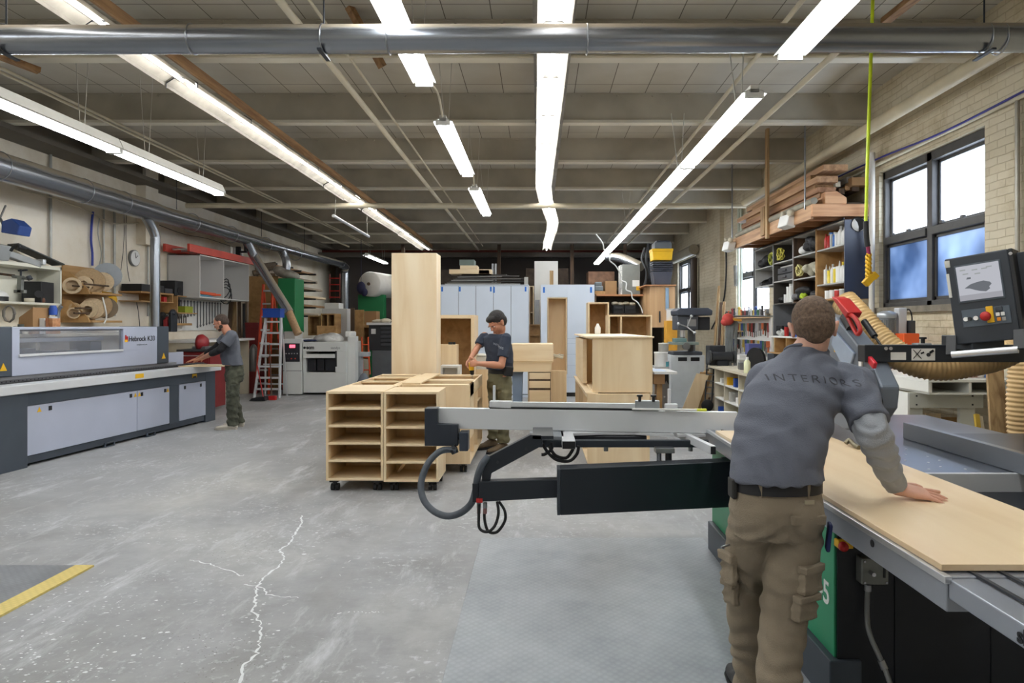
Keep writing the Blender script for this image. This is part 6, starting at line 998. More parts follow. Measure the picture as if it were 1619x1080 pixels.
item('black_tool', 'small black tool beside the green one on the white workbench', 'tool', MB().ell(P(1408,582,7.6), (.06,.04,.04)).ell(P(1414,580,7.6), (.03,.03,.04)), BLACK); item('offcut', 'thin reddish strip on the white workbench under the sagging hose', 'strip', MB().bar((3.75, 6.6, zt+.01), (3.98, 6.05, zt+.01), .05, .012), M((215,170,150)))
for i, (a, r, h, bm, cm, lb) in enumerate(((1524, .045, .15, M((200,190,200)), R_, 'white and red bottle on the workbench end, leftmost'), (1533, .04, .16, M((120,35,40)), M((120,35,40)), 'dark red bottle on the workbench end'), (1546, .05, .18, M((235,225,215)), ORANGE, 'white and orange bottle on the workbench end'), (1567, .085, .2, M((120,160,225), .3), BLUE, 'large blue jug on the workbench end, rightmost'))): bottle(xs(a,6.1), 6.1, zt, r, h, bm, cm, lb, kind=0 if i > 1 else 2)
item('paper_label', 'white label on the large blue jug', 'label', MB().box(xs(1560,6), xs(1574,6), 6.005, 6.012, zt+.05, zt+.13), WHITE)
for i, (a, b_, c_, d_, Y, m_, lb) in enumerate(((1548, 1572, 690, 575, 5.6, PINEZ, 'wide old plank leaning at the end of the white workbench'), (1585, 1592, 690, 600, 5.5, DARKW, 'narrow dark board leaning right of the wide old plank'), (1572, 1580, 690, 610, 5.65, PINEZ, 'narrow tan board leaning behind the green pole'), (1525, 1540, 692, 655, 5.7, M((200,170,70), .4, .4), 'brass coloured strip leaning left of the wide old plank'), (1535, 1545, 690, 658, 5.72, CREAM, 'cream strip leaning left of the wide old plank'))):
    x0 = xs(a,Y); w_ = (.14 if i == 0 else .04); item('leaning_board', lb, 'board', MB().bar((x0+.0, Y-.3, 0), (xs(b_, Y)+(.02 if i else .0), Y, zs(d_,Y)), w_, .025, (0,1,0)), m_, .003)
item('green_pole', 'green pole leaning beside the beige vertical hose', 'pole', MB().cyl((xs(1540,5.2), 4.9, 0.0), P(1606, 612, 5.3), .016), M((25,130,105), .4))
item('paper_notice', 'white notice with two small hooks left of the near window', 'notice', MB().box(xs(1337,8.6), xs(1363,8.6), 8.58, 8.60, zs(486,8.6), zs(475,8.6)), WHITE)

# ======================= SLIDING TABLE SAW (right foreground)
CI = M((128,134,146), .3, .7, .14, 1.5, name='cast_iron'); GRN = M((40,142,100), .4, 0, .03, 2, name='machine_green'); SB = M((26,29,35), .45, .1, .1, 2, name='saw_black'); SLT = M((66,74,84), .45, 0, .1); GHG = M((112,120,132), .4, .1, .08, 2, name='guard_grey')
sw = T('sliding_table_saw', 'large sliding table panel saw with black and green body in the right foreground', 'saw', (1.8, 3.2, 0))
A(MB().box(1.30, 2.6, 2.72, 4.3, .06, .80), 'body', SB, sw, .006); A(MB().box(1.20, 1.30, 2.70, 4.6, .20, .78), 'green_panel', GRN, sw, .004); A(MB().box(1.21, 2.6, 2.69, 2.72, .06, .785), 'front_panel', SB, sw)
A(MB().box(1.17, 1.30, 2.67, 4.6, .0, .20), 'plinth', SLT, sw, .006); A(MB().box(1.24, 2.6, 2.67, 4.3, .0, .08), 'plinth', SB, sw)
for x in (1.44, 1.83): A(MB().box(x, x+.004, 2.686, 2.692, .1, .78), 'seam', BLACK, sw)
text('F45', 'lettering', WHITE, (1.199, 2.935, .392), Matrix(((0,0,-1),(-1,0,0),(0,1,0))), .135, sw, label='white number on the green panel', bold=.002)
# slider
SLM = M((160,165,174), .36, .6, .08, 1.5, name='slider_alu')
A(MB().box(1.08, 1.44, 1.76, 4.7, .79, .884), 'slider_beam', SLM, sw, .004)
A(MB().box(1.085, 1.44, .35, 1.76, .826, .880), 'slider_beam', SLM, sw, .004)
A(MB().box(1.07, 1.09, 1.75, 4.7, .868, .888), 'edge_strip', ALU, sw, .002)
for x in (1.16, 1.24, 1.33): A(MB().box(x, x+.012, .4, 4.65, .884, .889), 'slot', M((60,64,70), .4, .5), sw)
A(MB().cyl((1.078, 2.15, .845), (1.083, 2.15, .845), .012), 'end_hole', BLACK, sw)
text('slider', 'lettering', BLACK, (1.083, 1.505, .836), Matrix(((0,0,-1),(-1,0,0),(0,1,0))), .05, sw, label='black lettering on the slider', bold=.001)
# main table
A(MB().box(1.47, 2.9, 3.02, 5.0, .84, .88), 'main_table', CI, sw, .004); A(MB().box(1.75, 2.9, 2.995, 3.02, .795, .883), 'table_rail', ALUP, sw, .003); A(MB().box(2.35, 4.0, 2.3, 4.12, .845, .882), 'side_table', M((98,104,114), .35, .6, .1, 2), sw, .004)
A(MB().box(2.5, 3.9, 2.5, 4.0, .3, .84), 'side_body', SB, sw)
for i in range(16): A(MB().cyl((1.82+.085*(i % 3), 3.1+.15*(i//3)+.05*(i % 2), .880), (1.82+.085*(i % 3), 3.1+.15*(i//3)+.05*(i % 2), .882), 0.006, n=8), 'table_screw', WHITE, sw)
A(MB().box(1.73, 1.745, 2.8, 4.2, .8805, .8815), 'saw_slot', BLACK, sw)
A(MB().box(2.16, 2.20, 2.6, 3.94, .883, .977), 'rip_fence', M((146,152,160), .32, .7, .06, 1.5), sw, .003); A(MB().box(2.20, 2.30, 2.6, 3.2, .883, .90), 'fence_foot', ALUP, sw)
A(MB().box(2.20, 2.9, 2.55, 2.62, .895, .92), 'fence_bar', BLKMETAL, sw, .005); A(MB().tube([(2.34, 2.5, .91), (2.42, 2.47, .93), (2.55, 2.44, .94)], .014, 8, 4), 'fence_lever', RUBBER, sw)
t_ = A(MB().tube([P(1337,701,3.55), P(1343,696,3.55), P(1350,703,3.5), P(1358,708,3.45)], .012, 8, 4), 'clamp_lever', M((120,112,90), .4, .6), sw)
# emergency stop, switch box and conduit on the body
c = P(1330, 862, 2.66); A(MB().box(c.x-.01, c.x+.05, c.y, 2.72, c.z-.016, c.z+.016), 'stop_base', YELLOW, sw, .004); A(MB().lathe((c.x-.0, c.y-.0, c.z), [(.012, 0), (.020, .015), (.018, .028), (0, .032)], 16, (0,-1,0)), 'stop_button', RED, sw)
a, b_ = P(1359, 922, 2.66), P(1401, 881, 2.66); sbx = A(MB().box(a.x, b_.x, 2.64, 2.72, a.z, b_.z), 'switch_box', M((122,124,120), .4, .5), sw, .004)
for x in (a.x+.01, b_.x-.01):
    for z in (a.z+.01, b_.z-.01): A(MB().cyl((x, 2.635, z), (x, 2.64, z), .004, n=8), 'screw', CHROME, sbx)
A(MB().cyl(((a.x+b_.x)/2-.02, 2.61, (a.z+b_.z)/2), ((a.x+b_.x)/2-.02, 2.64, (a.z+b_.z)/2), .008), 'toggle', CHROME, sbx); A(MB().box(b_.x-.022, b_.x-.014, 2.636, 2.64, a.z+.03, b_.z-.02), 'slot', BLACK, sbx)
A(MB().tube([P(1372,925,2.66), P(1371,975,2.66), P(1376,1005,2.62), P(1398,1055,2.56), P(1412,1095,2.5)], .010, 10, 5), 'conduit', M((120,122,122), .4, .4), sw)
A(MB().cyl(P(1372,924,2.66), P(1372,934,2.66), .014), 'conduit_nut', STEEL, sw); A(MB().cyl(P(1393,1044,2.57), P(1399,1058,2.56), .014), 'conduit_nut', STEEL, sw)
# blade guard arm, plate-like hood
gd = A(MB().prism([(3.38,1.13), (3.36,1.24), (3.50,1.385), (3.87,1.60), (4.15,1.63), (4.5,1.3), (4.35,1.02), (3.75,.96), (3.50,1.02)], 'x', 1.73, 1.83), 'blade_guard', GHG, sw, .012)
A(MB().lathe((1.73, 3.37, 1.16), [(.0, 0), (.030, 0), (.045, .006), (.045, .028), (.03, .034), (0, .034)], 22, (-1,0,0)), 'guard_wheel', RUBBER, gd); A(MB().bar((1.71, 3.42, 1.32), (1.71, 3.36, 1.20), .03, .03), 'wheel_arm', M((90,96,106), .4), gd, .006)
c = PX(1379, 573, 1.72); A(MB().obx(c, (.02, .07, .035), (.5,0,0)), 'red_block', M((190,35,50), .4), gd, .004); c = PX(1361, 568, 1.722); A(MB().obx(c, (.01, .03, .09), (0,0,0)), 'white_label', WHITE, gd); c = PX(1323, 546, 1.722); A(MB().obx(c, (.01, .05, .08), (0,0,0)), 'yellow_label', YELLOW, gd)
A(MB().prism([(3.62,1.40), (3.86,1.52), (3.90,1.44), (3.70,1.28)], 'x', 1.715, 1.73), 'side_window', M((150,165,185), .2), gd, .004)
# red scoop handle above the guard
rh = A(MB().prism([(PX(1319,469,1.72).y, PX(1319,469,1.72).z), (PX(1328,472,1.72).y, PX(1328,472,1.72).z), (PX(1347,494,1.72).y, PX(1347,494,1.72).z), (PX(1342,503,1.72).y, PX(1342,503,1.72).z)], 'x', 1.70, 1.78), 'red_lever', RED, gd, .006)
A(MB().tube([PX(a_, b__, 1.72) for a_, b__ in ((1342,497),(1351,502),(1358,514),(1360,524),(1355,528),(1347,514),(1341,502))], .012, 8, 4, closed=True), 'red_grip', RED, rh)
A(MB().cyl(PX(1337,500,1.76), PX(1347,520,1.76), .03), 'pivot', BLACK, gd)
# overhead beam with panel
A(MB().box(xs(1360,3.5), xs(1700,3.5), 3.45, 3.53, zs(572,3.5), zs(545,3.5)), 'support_beam', M((40,44,50), .42, .2, .08, 2), sw, .004); A(MB().box(2.78, 2.92, 3.42, 3.56, .88, zs(545,3.5)), 'support_post', M((40,44,50), .42, .2), sw, .006)
for a, b_, c_, d_ in ((1408, 1432, 557, 569), (1441, 1478, 551, 570)): A(MB().box(xs(a,3.45), xs(b_,3.45), 3.447, 3.45, zs(d_,3.45), zs(c_,3.45)), 'label_plate', M((225,222,215)), sw)
Yl = 3.444
for p, q_ in (((1444,567),(1456,553)), ((1444,553),(1457,567))): A(MB().bar(P(*p,Yl), P(*q_,Yl), .003, .002, (0,1,0)), 'crossed_line', BLACK, sw)
A(MB().cyl(P(1468,561,Yl), P(1468,561,Yl-.002), .010), 'pictogram_disc', BLACK, sw); A(MB().bar(P(1470,558,Yl), P(1476,554,Yl), .012, .002, (0,1,0)), 'pictogram_arm', BLACK, sw); A(MB().bar(P(1456,559,Yl), P(1461,557,Yl), .008, .002, (0,1,0)), 'pictogram_hand', BLACK, sw)
for a in (1401, 1408.5): A(MB().cyl(P(a,551,3.45), P(a,551,3.435), .009), 'bolt', CHROME, sw)
A(MB().cyl(P(1459,545,3.48), P(1459,536,3.48), .010).cyl(P(1459,536,3.48), P(1459,533,3.48), .018), 'knob', BLACK, sw); A(MB().box(xs(1445,3.5), xs(1466,3.5), 3.46, 3.52, zs(545,3.5), zs(542.5,3.5)), 'slide_block', ALU, sw)
# panel in its own frame
th = math.radians(45); ro = math.radians(7); C0 = V((2.145, 3.22, 1.685)); r0 = V((math.cos(th), -math.sin(th), 0)); n0 = V((-math.sin(th), -math.cos(th), 0)); u0 = V((0,0,1))
r1 = r0*math.cos(ro)+u0*math.sin(ro); u1 = u0*math.cos(ro)-r0*math.sin(ro); RP = Matrix((r1, -n0, u1)).transposed()   # columns: right, inward, up
def pb(x0, x1, d0, d1, z0, z1, name, m_, par=None, bev=.003):
    c = C0+r1*(x0+x1)/2-n0*(d0+d1)/2+u1*(z0+z1)/2; return A(MB().obx(c, (x1-x0, d1-d0, z1-z0), RP), name, m_, par or pn, bev)
pn = T('control_terminal', 'black operator terminal with a grey screen on the overhead beam of the saw', 'control panel', C0); PBK = M((44,49,56), .5, 0, .06); PG = M((66,74,82), .5, 0, .04)
pb(-.133, .133, 0, .10, -.215, .215, 'case', PBK, bev=.006); pb(.0, .24, .10, .17, -.12, .20, 'rear_case', PBK); pb(.133, .15, .0, .16, -.20, .215, 'side_plate', BLACK)
pb(-.095, .098, -.004, .0, -.015, .172, 'screen_bezel', PG); sc_ = pb(-.088, .090, -.006, -.003, -.005, .165, 'screen', emit((.52,.53,.58), .30, 'screen_glow'), bev=0)
pb(-.088, .090, -.0068, -.006, -.005, .022, 'screen_toolbar', emit((.42,.42,.46), .27, 'screen_bar'), sc_, 0)
def pp(poly, name, m_, par, d=-.0075):
    mb = MB(); vs = [C0+r1*x+u1*z-n0*d for x, z in poly]; n = len(vs); mb.add(vs+[v-n0*-.0006*-1 for v in vs], [tuple(range(n)), tuple(range(2*n-1, n-1, -1))]+[(i, (i+1) % n, n+(i+1) % n, n+i) for i in range(n)]); return A(mb, name, m_, par)
SG = emit((.16,.17,.19), .3, 'screen_dark')
pp([(-.062,.055), (-.035,.072), (-.01,.078), (.02,.082), (.045,.072), (.052,.062), (.04,.05), (.043,.04), (.025,.028), (.0,.034), (-.02,.042), (-.04,.052)], 'screen_drawing', SG, sc_)
for x, z in ((-.05,.125), (-.01,.14), (.03,.14), (.05,.145), (-.06,.145), (.0,.12)): pp([(x-.012,z-.003), (x+.012,z-.003), (x+.012,z+.003), (x-.012,z+.003)], 'screen_icon', emit((.36,.38,.38), .3, 'icon'), sc_)
pp([(-.05,.098), (-.03,.098), (-.03,.107), (-.045,.107)], 'screen_icon', SG, sc_)
kp = pb(-.09, .108, -.004, 0, -.135, -.05, 'key_panel', M((78,88,98), .5)); 
for x, m_ in ((-.075, WHITE), (-.058, BLACK), (-.033, WHITE)): c = C0+r1*x-u1*.095-n0*-.004; A(MB().cyl(c, c+n0*.008, .009 if m_ is BLACK else .0105), 'button', m_, pn)
pb(.012, .042, -.010, -.004, -.125, -.045, 'stop_label', YELLOW); c = C0+r1*.014-u1*.092-n0*-.004; A(MB().cyl(c, c+n0*.022, .012), 'stop_collar', YELLOW, pn); A(MB().lathe(c+n0*.022, [(.014, 0), (.021, .004), (.023, .016), (.018, .024), (0, .026)], 20, n0), 'stop_button', RED, pn)
for x, z, m_ in ((.058, -.088, WHITE), (.078, -.088, WHITE), (.060, -.112, M((225,140,30))), (.080, -.112, M((150,150,148)))): pb(x-.008, x+.008, -.009, -.004, z-.009, z+.009, 'key', m_)
pb(.052, .080, -.014, -.004, -.075, -.05, 'cover_flap', M((52,58,66), .5)); pb(-.134, -.11, -.004, 0, .17, .205, 'paper_label', M((190,188,178))); pb(-.134, -.12, -.004, 0, .02, .14, 'paper_strip', M((205,205,198)))
for x, z in ((.142, .19), (.142, -.20)): c = C0+r1*x+u1*z; A(MB().cyl(c, c+n0*.006, .008), 'bolt', CHROME, pn)
hb = C0-u1*.262+n0*.055
A(MB().cyl(hb-r1*.145, hb+r1*.125, .017, n=18), 'handle_bar', ALU, pn)
for s_ in (-.148, .13): A(MB().bar(C0+r1*s_-u1*.17+n0*.0, hb+r1*s_-u1*.0, .012, .045, r1), 'handle_arm', BLACK, pn, .003)
A(MB().box(2.12, 2.28, 3.25, 3.50, 1.43, 1.50), 'mount_block', PBK, pn, .004)
# beige ribbed hose
def ribbed(pts, r, name, label, par=None, rib=.022):
    P_ = cat([V(p) for p in pts], 8); L = [0]
    for a, b_ in zip(P_, P_[1:]): L.append(L[-1]+(b_-a).length)
    n = int(L[-1]/rib)*4; out = []; j = 0
    for i in range(n+1):
        s_ = L[-1]*i/n
        while j < len(L)-2 and L[j+1] < s_: j += 1
        out.append(P_[j].lerp(P_[j+1], (s_-L[j])/max(1e-6, L[j+1]-L[j])))
    return A(MB().tube(out, r, 18, rr=lambda t: r*(1+.05*math.cos(t*n/4*2*PI))), name, M((214,180,126), .5, 0, .08, 4), par, label=label)
HS = T('extraction_hose', 'beige ribbed extraction hose from the blade guard, sagging under the black beam', 'hose', (2.3, 3.7, 1.4))
ribbed([P(1335,478,4.1), P(1356,500,4.0), P(1385,532,3.9), P(1420,562,3.8), P(1460,577,3.75), P(1500,579,3.72), P(1540,572,3.7), P(1570,565,3.7), P(1600,552,3.7), P(1640,520,3.7)], .078, 'hose', None, HS)
A(MB().cyl(P(1378,522,3.72), P(1368,512,3.75), .012).cyl(P(1366,508,3.75), P(1383,532,3.66), .018).cyl(P(1383,532,3.66), P(1392,545,3.6), .007), 'hose_strap', BLACK, HS)
H2 = T('extraction_hose', 'beige ribbed vertical hose at the right frame edge', 'hose', (3.0, 4.0, .88))
ribbed([P(1622,690,4.25), P(1620,640,4.25), P(1622,590,4.25), P(1624,540,4.25), P(1640,500,4.2)], .098, 'hose', None, H2, .028); A(MB().cyl((P(1622,690,4.25).x, 4.25, .3), (P(1622,690,4.25).x, 4.25, .86), .09), 'lower_hose', M((214,180,126), .5), H2)
# ---- cross slide: table frame, fence, boom
cs_ = T('cross_slide', 'aluminium cross cutting table and long fence reaching left from the saw', 'saw table', (.3, 4.2, .8))
zt = .86
A(MB().box(-.06, 1.06, 4.14, 4.18, .79, .835), 'front_beam', M((48,54,62), .42, .2), cs_, .004); A(MB().box(-.05, 1.06, 4.62, 4.66, .79, .85), 'rear_beam', BLKMETAL, cs_)
A(MB().box(-.06, .16, 4.14, 4.64, .835, zt), 'end_plate', M((150,156,162), .4, .5), cs_, .004)
for a, b_, c_, d_ in ((889, 910, 705, 674), (1105, 1132, 713, 680)):
    y0 = (H-zt)*F/(c_-8-CY); x0, x1 = xs(a+ (0 if a < 1000 else 18), y0), xs(b_, y0); q_ = .0 if a < 1000 else -.10
    A(MB().add([(x0,y0,zt-.05),(x1,y0,zt-.05),(x1+q_,4.64,zt-.05),(x0+q_,4.64,zt-.05),(x0,y0,zt),(x1,y0,zt),(x1+q_,4.64,zt),(x0+q_,4.64,zt)], [(0,3,2,1),(4,5,6,7),(0,1,5,4),(1,2,6,5),(2,3,7,6),(3,0,4,7)]), 'support_bar', ALUP, cs_, .003); A(MB().box(x0+.002, x1-.002, y0-.006, y0, zt-.048, zt-.004), 'bar_end_cap', BLACK, cs_, .002)
A(MB().prism([(.18,4.25), (.42,4.30), (.62,4.30), (.80,4.22), (.86,4.22), (.86,4.62), (.18,4.62)], 'z', zt-.016, zt-.001), 'table_plate', ALUP, cs_); A(MB().box(.88, 1.06, 4.22, 4.62, zt-.016, zt-.001), 'table_plate', ALUP, cs_)
A(MB().box(.2, .7, 4.3, 4.5, .79, .84), 'mechanism', M((60,62,66), .4, .5), cs_, .01)
for x in (.42, .95): A(MB().cyl((x, 4.16, .79), (x, 4.16, .765), .014), 'bolt', STEEL, cs_)
# fence extrusion
fa, fb = V((xs(692,4.44), 4.44, 0)), V((xs(1166,4.22), 4.22, 0)); FA = M((214,217,220), .4, .3, .05, 2, name='fence_alu')
def fbar(z0, z1, th_, a, b_, name, m_, off=0, bev=.003):
    d = (b_-a).normalized(); n = V((-d.y, d.x, 0)); p0, p1 = a+n*(off+th_/2), b_+n*(off+th_/2); return A(MB().bar((p0.x, p0.y, (z0+z1)/2), (p1.x, p1.y, (z0+z1)/2), th_, z1-z0), name, m_, cs_, bev)
fbar(.862, 1.000, .045, fa, fb, 'fence', FA); 
lerp = lambda t: fa.lerp(fb, t)
fbar(1.001, 1.012, .03, lerp(.18), lerp(.69), 'measuring_rail', BLACK, .0, 0); fbar(1.012, 1.045, .03, lerp(.20), lerp(.70), 'flip_stop_rail', FA, .01)
fbar(1.003, 1.050, .05, lerp(.18), lerp(.255), 'stop_block', FA, 0); fbar(1.003, 1.065, .05, lerp(.67), lerp(.75), 'stop_block', M((160,165,168), .4, .5), -.004); fbar(1.006, 1.018, .02, lerp(.66), lerp(.87), 'scale_tube', WHITE, -.02)
for t_, h_ in ((.195, 1.15), (.785, 1.14)): p = lerp(t_); A(MB().box(p.x-.008, p.x+.008, p.y+.03, p.y+.055, 1.0, h_), 'flip_stop', ALUP, cs_, .002); A(MB().box(p.x-.03, p.x+.05, p.y+.01, p.y+.05, 1.003, 1.045), 'stop_foot', ALUP, cs_, .004)
for t_ in (.685, .73): p = lerp(t_); A(MB().cyl((p.x, p.y, 1.06), (p.x, p.y, 1.10), .010).cyl((p.x, p.y, 1.092), (p.x, p.y, 1.104), .019), 'clamp_knob', BLACK, cs_)
p = lerp(.88); A(MB().box(p.x-.02, p.x+.05, p.y+.02, p.y+.05, 1.0, 1.014), 'yellow_tag', M((205,210,60)), cs_)
# black end box of the fence, hose loop
EBX = M((40,46,56), .45, .1, .08, 2)
A(MB().prism([(xs(672,4.40), zs(704.5,4.40)), (xs(724.5,4.40), zs(704.5,4.40)), (xs(724.5,4.40), zs(671,4.40)), (xs(692,4.40), zs(670,4.40)), (xs(692,4.40), zs(645.5,4.40)), (xs(672,4.40), zs(645.5,4.40))], 'y', 4.38, 4.50), 'end_box', EBX, cs_, .004)
A(MB().box(xs(727,4.4), xs(741,4.4), 4.36, 4.46, zs(712,4.4), zs(682,4.4)), 'motor_block', M((52,60,72), .4, .2), cs_, .006); A(MB().cyl(P(722,690,4.42), P(729,690,4.42), .025), 'motor_neck', BLACK, cs_)
A(MB().tube([P(722,712,4.36), P(707,711,4.36), P(692,716,4.3), P(676,734,4.25), P(666,762,4.2), P(669,788,4.15), P(684,807,4.1), P(706,816,4.05), P(728,811,4.0), P(745,796,3.95), P(752,775,3.9), P(755,755,3.86), P(762,735,3.86), P(772,722,3.88)], .021, 12, 5), 'flexible_conduit', M((74,80,88), .5, .1, .1, 30), cs_)
A(MB().cyl(P(722,709,4.37), P(713,713,4.37), .028), 'conduit_gland', BLACK, cs_)
# boom
BM = M((34,39,46), .4, .15, .1, 1.2, name='boom_black')
def slab(xa, xb, ya, yb, y0a, y1a, y0b, y1b, thk, name, m_=BM, bev=.004):
    """plate between pixel columns xa/xb (depths ya/yb)"""
    p = [P(xa,y0a,ya), P(xb,y0b,yb), P(xb,y1b,yb), P(xa,y1a,ya)]; o = V((0, thk, 0)); return A(MB().add(p+[v+o for v in p], [(0,1,2,3),(7,6,5,4),(0,4,5,1),(1,5,6,2),(2,6,7,3),(3,7,4,0)]), name, m_, cs_, bev)
slab(886, 1160, 3.80, 4.0, 742, 815, 730, 802, .12, 'boom'); A(MB().box(xs(881,3.8), xs(886,3.8), 3.80, 3.92, zs(815,3.8), zs(742,3.8)), 'boom_edge', M((52,58,66), .4), cs_, .003)
A(MB().box(1.15, 1.30, 3.8, 4.2, .48, .72), 'boom_pivot', BM, cs_)
slab(757, 884, 3.84, 3.86, 762, 794, 758, 787, .07, 'inner_boom'); A(MB().box(xs(747,3.86), xs(757,3.86), 3.85, 3.91, zs(794,3.86), zs(764,3.86)), 'inner_boom_end', BM, cs_, .003)
A(MB().prism([(xs(762,3.88), zs(760,3.88)), (xs(775,3.88), zs(760,3.88)), (xs(777,3.88), zs(748,3.88)), (xs(858,3.88), zs(704,3.88)), (xs(856,3.88), zs(688,3.88)), (xs(839,3.88), zs(687,3.88)), (xs(768,3.88), zs(724,3.88)), (xs(762,3.88), zs(735,3.88))], 'y', 3.87, 3.93), 'brace', BM, cs_, .004)
for a, b_ in ((787, 731), (832, 710)): A(MB().cyl(P(a,b_,3.87), P(a,b_,3.862), .010), 'bolt', BLKMETAL, cs_)
A(MB().box(xs(842,3.9), xs(875,3.9), 3.87, 4.2, zs(693,3.9), zs(688,3.9)), 'brace_plate', BM, cs_)
A(MB().box(xs(753,3.84), xs(763,3.84), 3.832, 3.845, zs(794.5,3.84), zs(788,3.84)), 'red_tag', RED, cs_)
for a, pts in ((757, ((757,797),(757,815),(758,835),(770,841),(782,832),(788,812),(786,793))), (767, ((767,797),(766,820),(772,840),(786,841),(798,824),(798,808),(789,793)))):
    A(MB().tube([P(x, y, 3.84+.02*(a > 760)) for x, y in pts], .0085, 8, 5), 'cable', RUBBER, cs_); A(MB().cyl(P(a,795,3.85), P(a,803,3.85), .013), 'connector', STEEL, cs_); A(MB().cyl(P(a,803,3.85), P(a,812,3.85), .011), 'connector_body', M((130,90,90)), cs_)
for pts in (((858,702),(866,715),(880,727),(900,729),(912,718),(915,705)), ((868,705),(878,720),(895,724),(905,712),(906,705)), ((872,700),(872,710),(862,718),(856,719))): A(MB().tube([P(x, y, 4.1) for x, y in pts], .010, 8, 5), 'cable', RUBBER, cs_)
A(MB().box(xs(1036,4.1), xs(1066,4.1), 4.08, 4.16, zs(716,4.1), zs(708,4.1)), 'bracket', STEEL, cs_, .003); A(MB().cyl(P(1042,716,4.1), P(1042,748,4.0), .014).ell(P(1042,749,4.0), (.02,.02,.02)), 'lever', BLKMETAL, cs_); A(MB().cyl(P(1057,716,4.1), P(1057,731,4.1), .02), 'lever_knob', BLACK, cs_)
# plywood being cut
item('plywood_sheet', 'long pale plywood sheet lying on the sliding table under the hand of the man', 'board', MB().box(1.085, 1.69, 1.79, 4.08, .8885, .9065), woodmat('sheet_ply', (238,216,182), (222,194,154), .35, 1, 2.2, .15, 1.), .0015)
item('floor_batten', 'thin pale batten lying on the floor beyond the boom', 'batten', MB().bar((xs(1045,6.9), 7.3, .012), PZ(1122, 729, .012), .03, .02), BIRCHY)
# ======================= PEOPLE
from mathutils.bvhtree import BVHTree
def limb(mb, pts, n=16):
    """tapered capsule chain: [(point, radius), ...]"""
    for (a, ra), (b, rb) in zip(pts, pts[1:]): mb.cyl(a, b, ra, rb, n)
    for a, ra in pts: mb.ell(a, (ra, ra, ra), n=n, m=10)
    return mb
def blob(name, mb, mat, parent, vox=.006, sm=3, wr=None, label=None):
    me = mesh_of(mb, name); o = bpy.data.objects.new(name, me); COL.objects.link(o)
    m = o.modifiers.new('r', 'REMESH'); m.mode = 'VOXEL'; m.voxel_size = vox; m.adaptivity = 0
    if sm: s_ = o.modifiers.new('s', 'SMOOTH'); s_.factor = .5; s_.iterations = sm
    dg = bpy.context.evaluated_depsgraph_get(); me2 = bpy.data.meshes.new_from_object(o.evaluated_get(dg)); bpy.data.objects.remove(o)
    if wr:
        ns = [(v.co+v.normal*wr(v.co, v.normal)) for v in me2.vertices]
        for v, c in zip(me2.vertices, ns): v.co = c
    off = base(parent); me2.transform(Matrix.Translation(-off)); me2.materials.clear(); me2.materials.append(mat)
    me2.polygons.foreach_set('use_smooth', [True]*len(me2.polygons)); me2.update(); me2.name = name
    o = bpy.data.objects.new(name, me2); COL.objects.link(o); o.parent = parent
    if label: o['label'] = label
    return o
def wrinkle(amp, sx, sy, sz, seed=0):
    def f(c, n):
        p = V((c.x*sx+seed, c.y*sy, c.z*sz)); q = noise.noise(p*.4)*.6; a = noise.noise(p+V((q, q, q)))
        r = 1-abs(a)*2.2
        return amp*(r-.55)+amp*.35*noise.noise(p*2.3)
    return f
def unit(v): return V(v).normalized()
def hand(mb, wr, d, n, side, s=1.0, curl=(.15,.15,.2,.25), thumb=.5, spread=.13, wrist_r=.027):
    """wr wrist, d toward the fingertips, n palm normal (out of the palm), side = toward the thumb"""
    d, n = unit(d), unit(n); side = unit(V(side)-d*V(side).dot(d)); n = unit(d.cross(side))*(1 if d.cross(side).dot(n) > 0 else -1)
    wr = V(wr); rings = []
    for t, w_, h_ in ((-.02, .027, .021), (.01, .030, .020), (.04, .038, .018), (.07, .041, .0155), (.092, .040, .013)): rings.append((wr+d*t*s, side, n, w_*s, h_*s))
    mb.loft(rings, 16, 2.6)
    for i in range(4):
        off = (.030-.0198*i)*s; L = [.072, .080, .075, .058][i]*s; r = [.0088, .0090, .0085, .0076][i]*s; a = (1.5-i)*spread
        p = wr+d*(.086+[0, .004, .001, -.006][i])*s+side*off; dr = unit(d*math.cos(a)+side*math.sin(a)); pts = [(p-dr*.02*s, r*1.1)]; an = 0
        for k, f in enumerate((.46, .30, .24)):
            an += curl[i]*[.8, 1.2, .9][k]; v = dr*math.cos(an)+n*math.sin(an); pts.append((p, r*(1.05-.08*k))); p = p+v*L*f
        pts.append((p, r*.8)); limb(mb, pts, 10)
    p = wr+d*.028*s+side*.028*s; v1 = unit(d*.62+side*.75+n*thumb*.6); p2 = p+v1*.042*s; v2 = unit(d*.85+side*.4+n*thumb*.8); p3 = p2+v2*.034*s; p4 = p3+unit(v2+n*.15)*.026*s
    limb(mb, [(wr+d*.012*s+side*.014*s, .016*s), (p, .0145*s), (p2, .0115*s), (p3, .0105*s), (p4, .0085*s)], 10)
    return mb
def skinmat(c, name='skin'):
    m = M(c, .5, 0, .06, 14, .15, name, 120); m.node_tree.nodes['Principled BSDF'].inputs['Subsurface Weight'].default_value = .08; return m
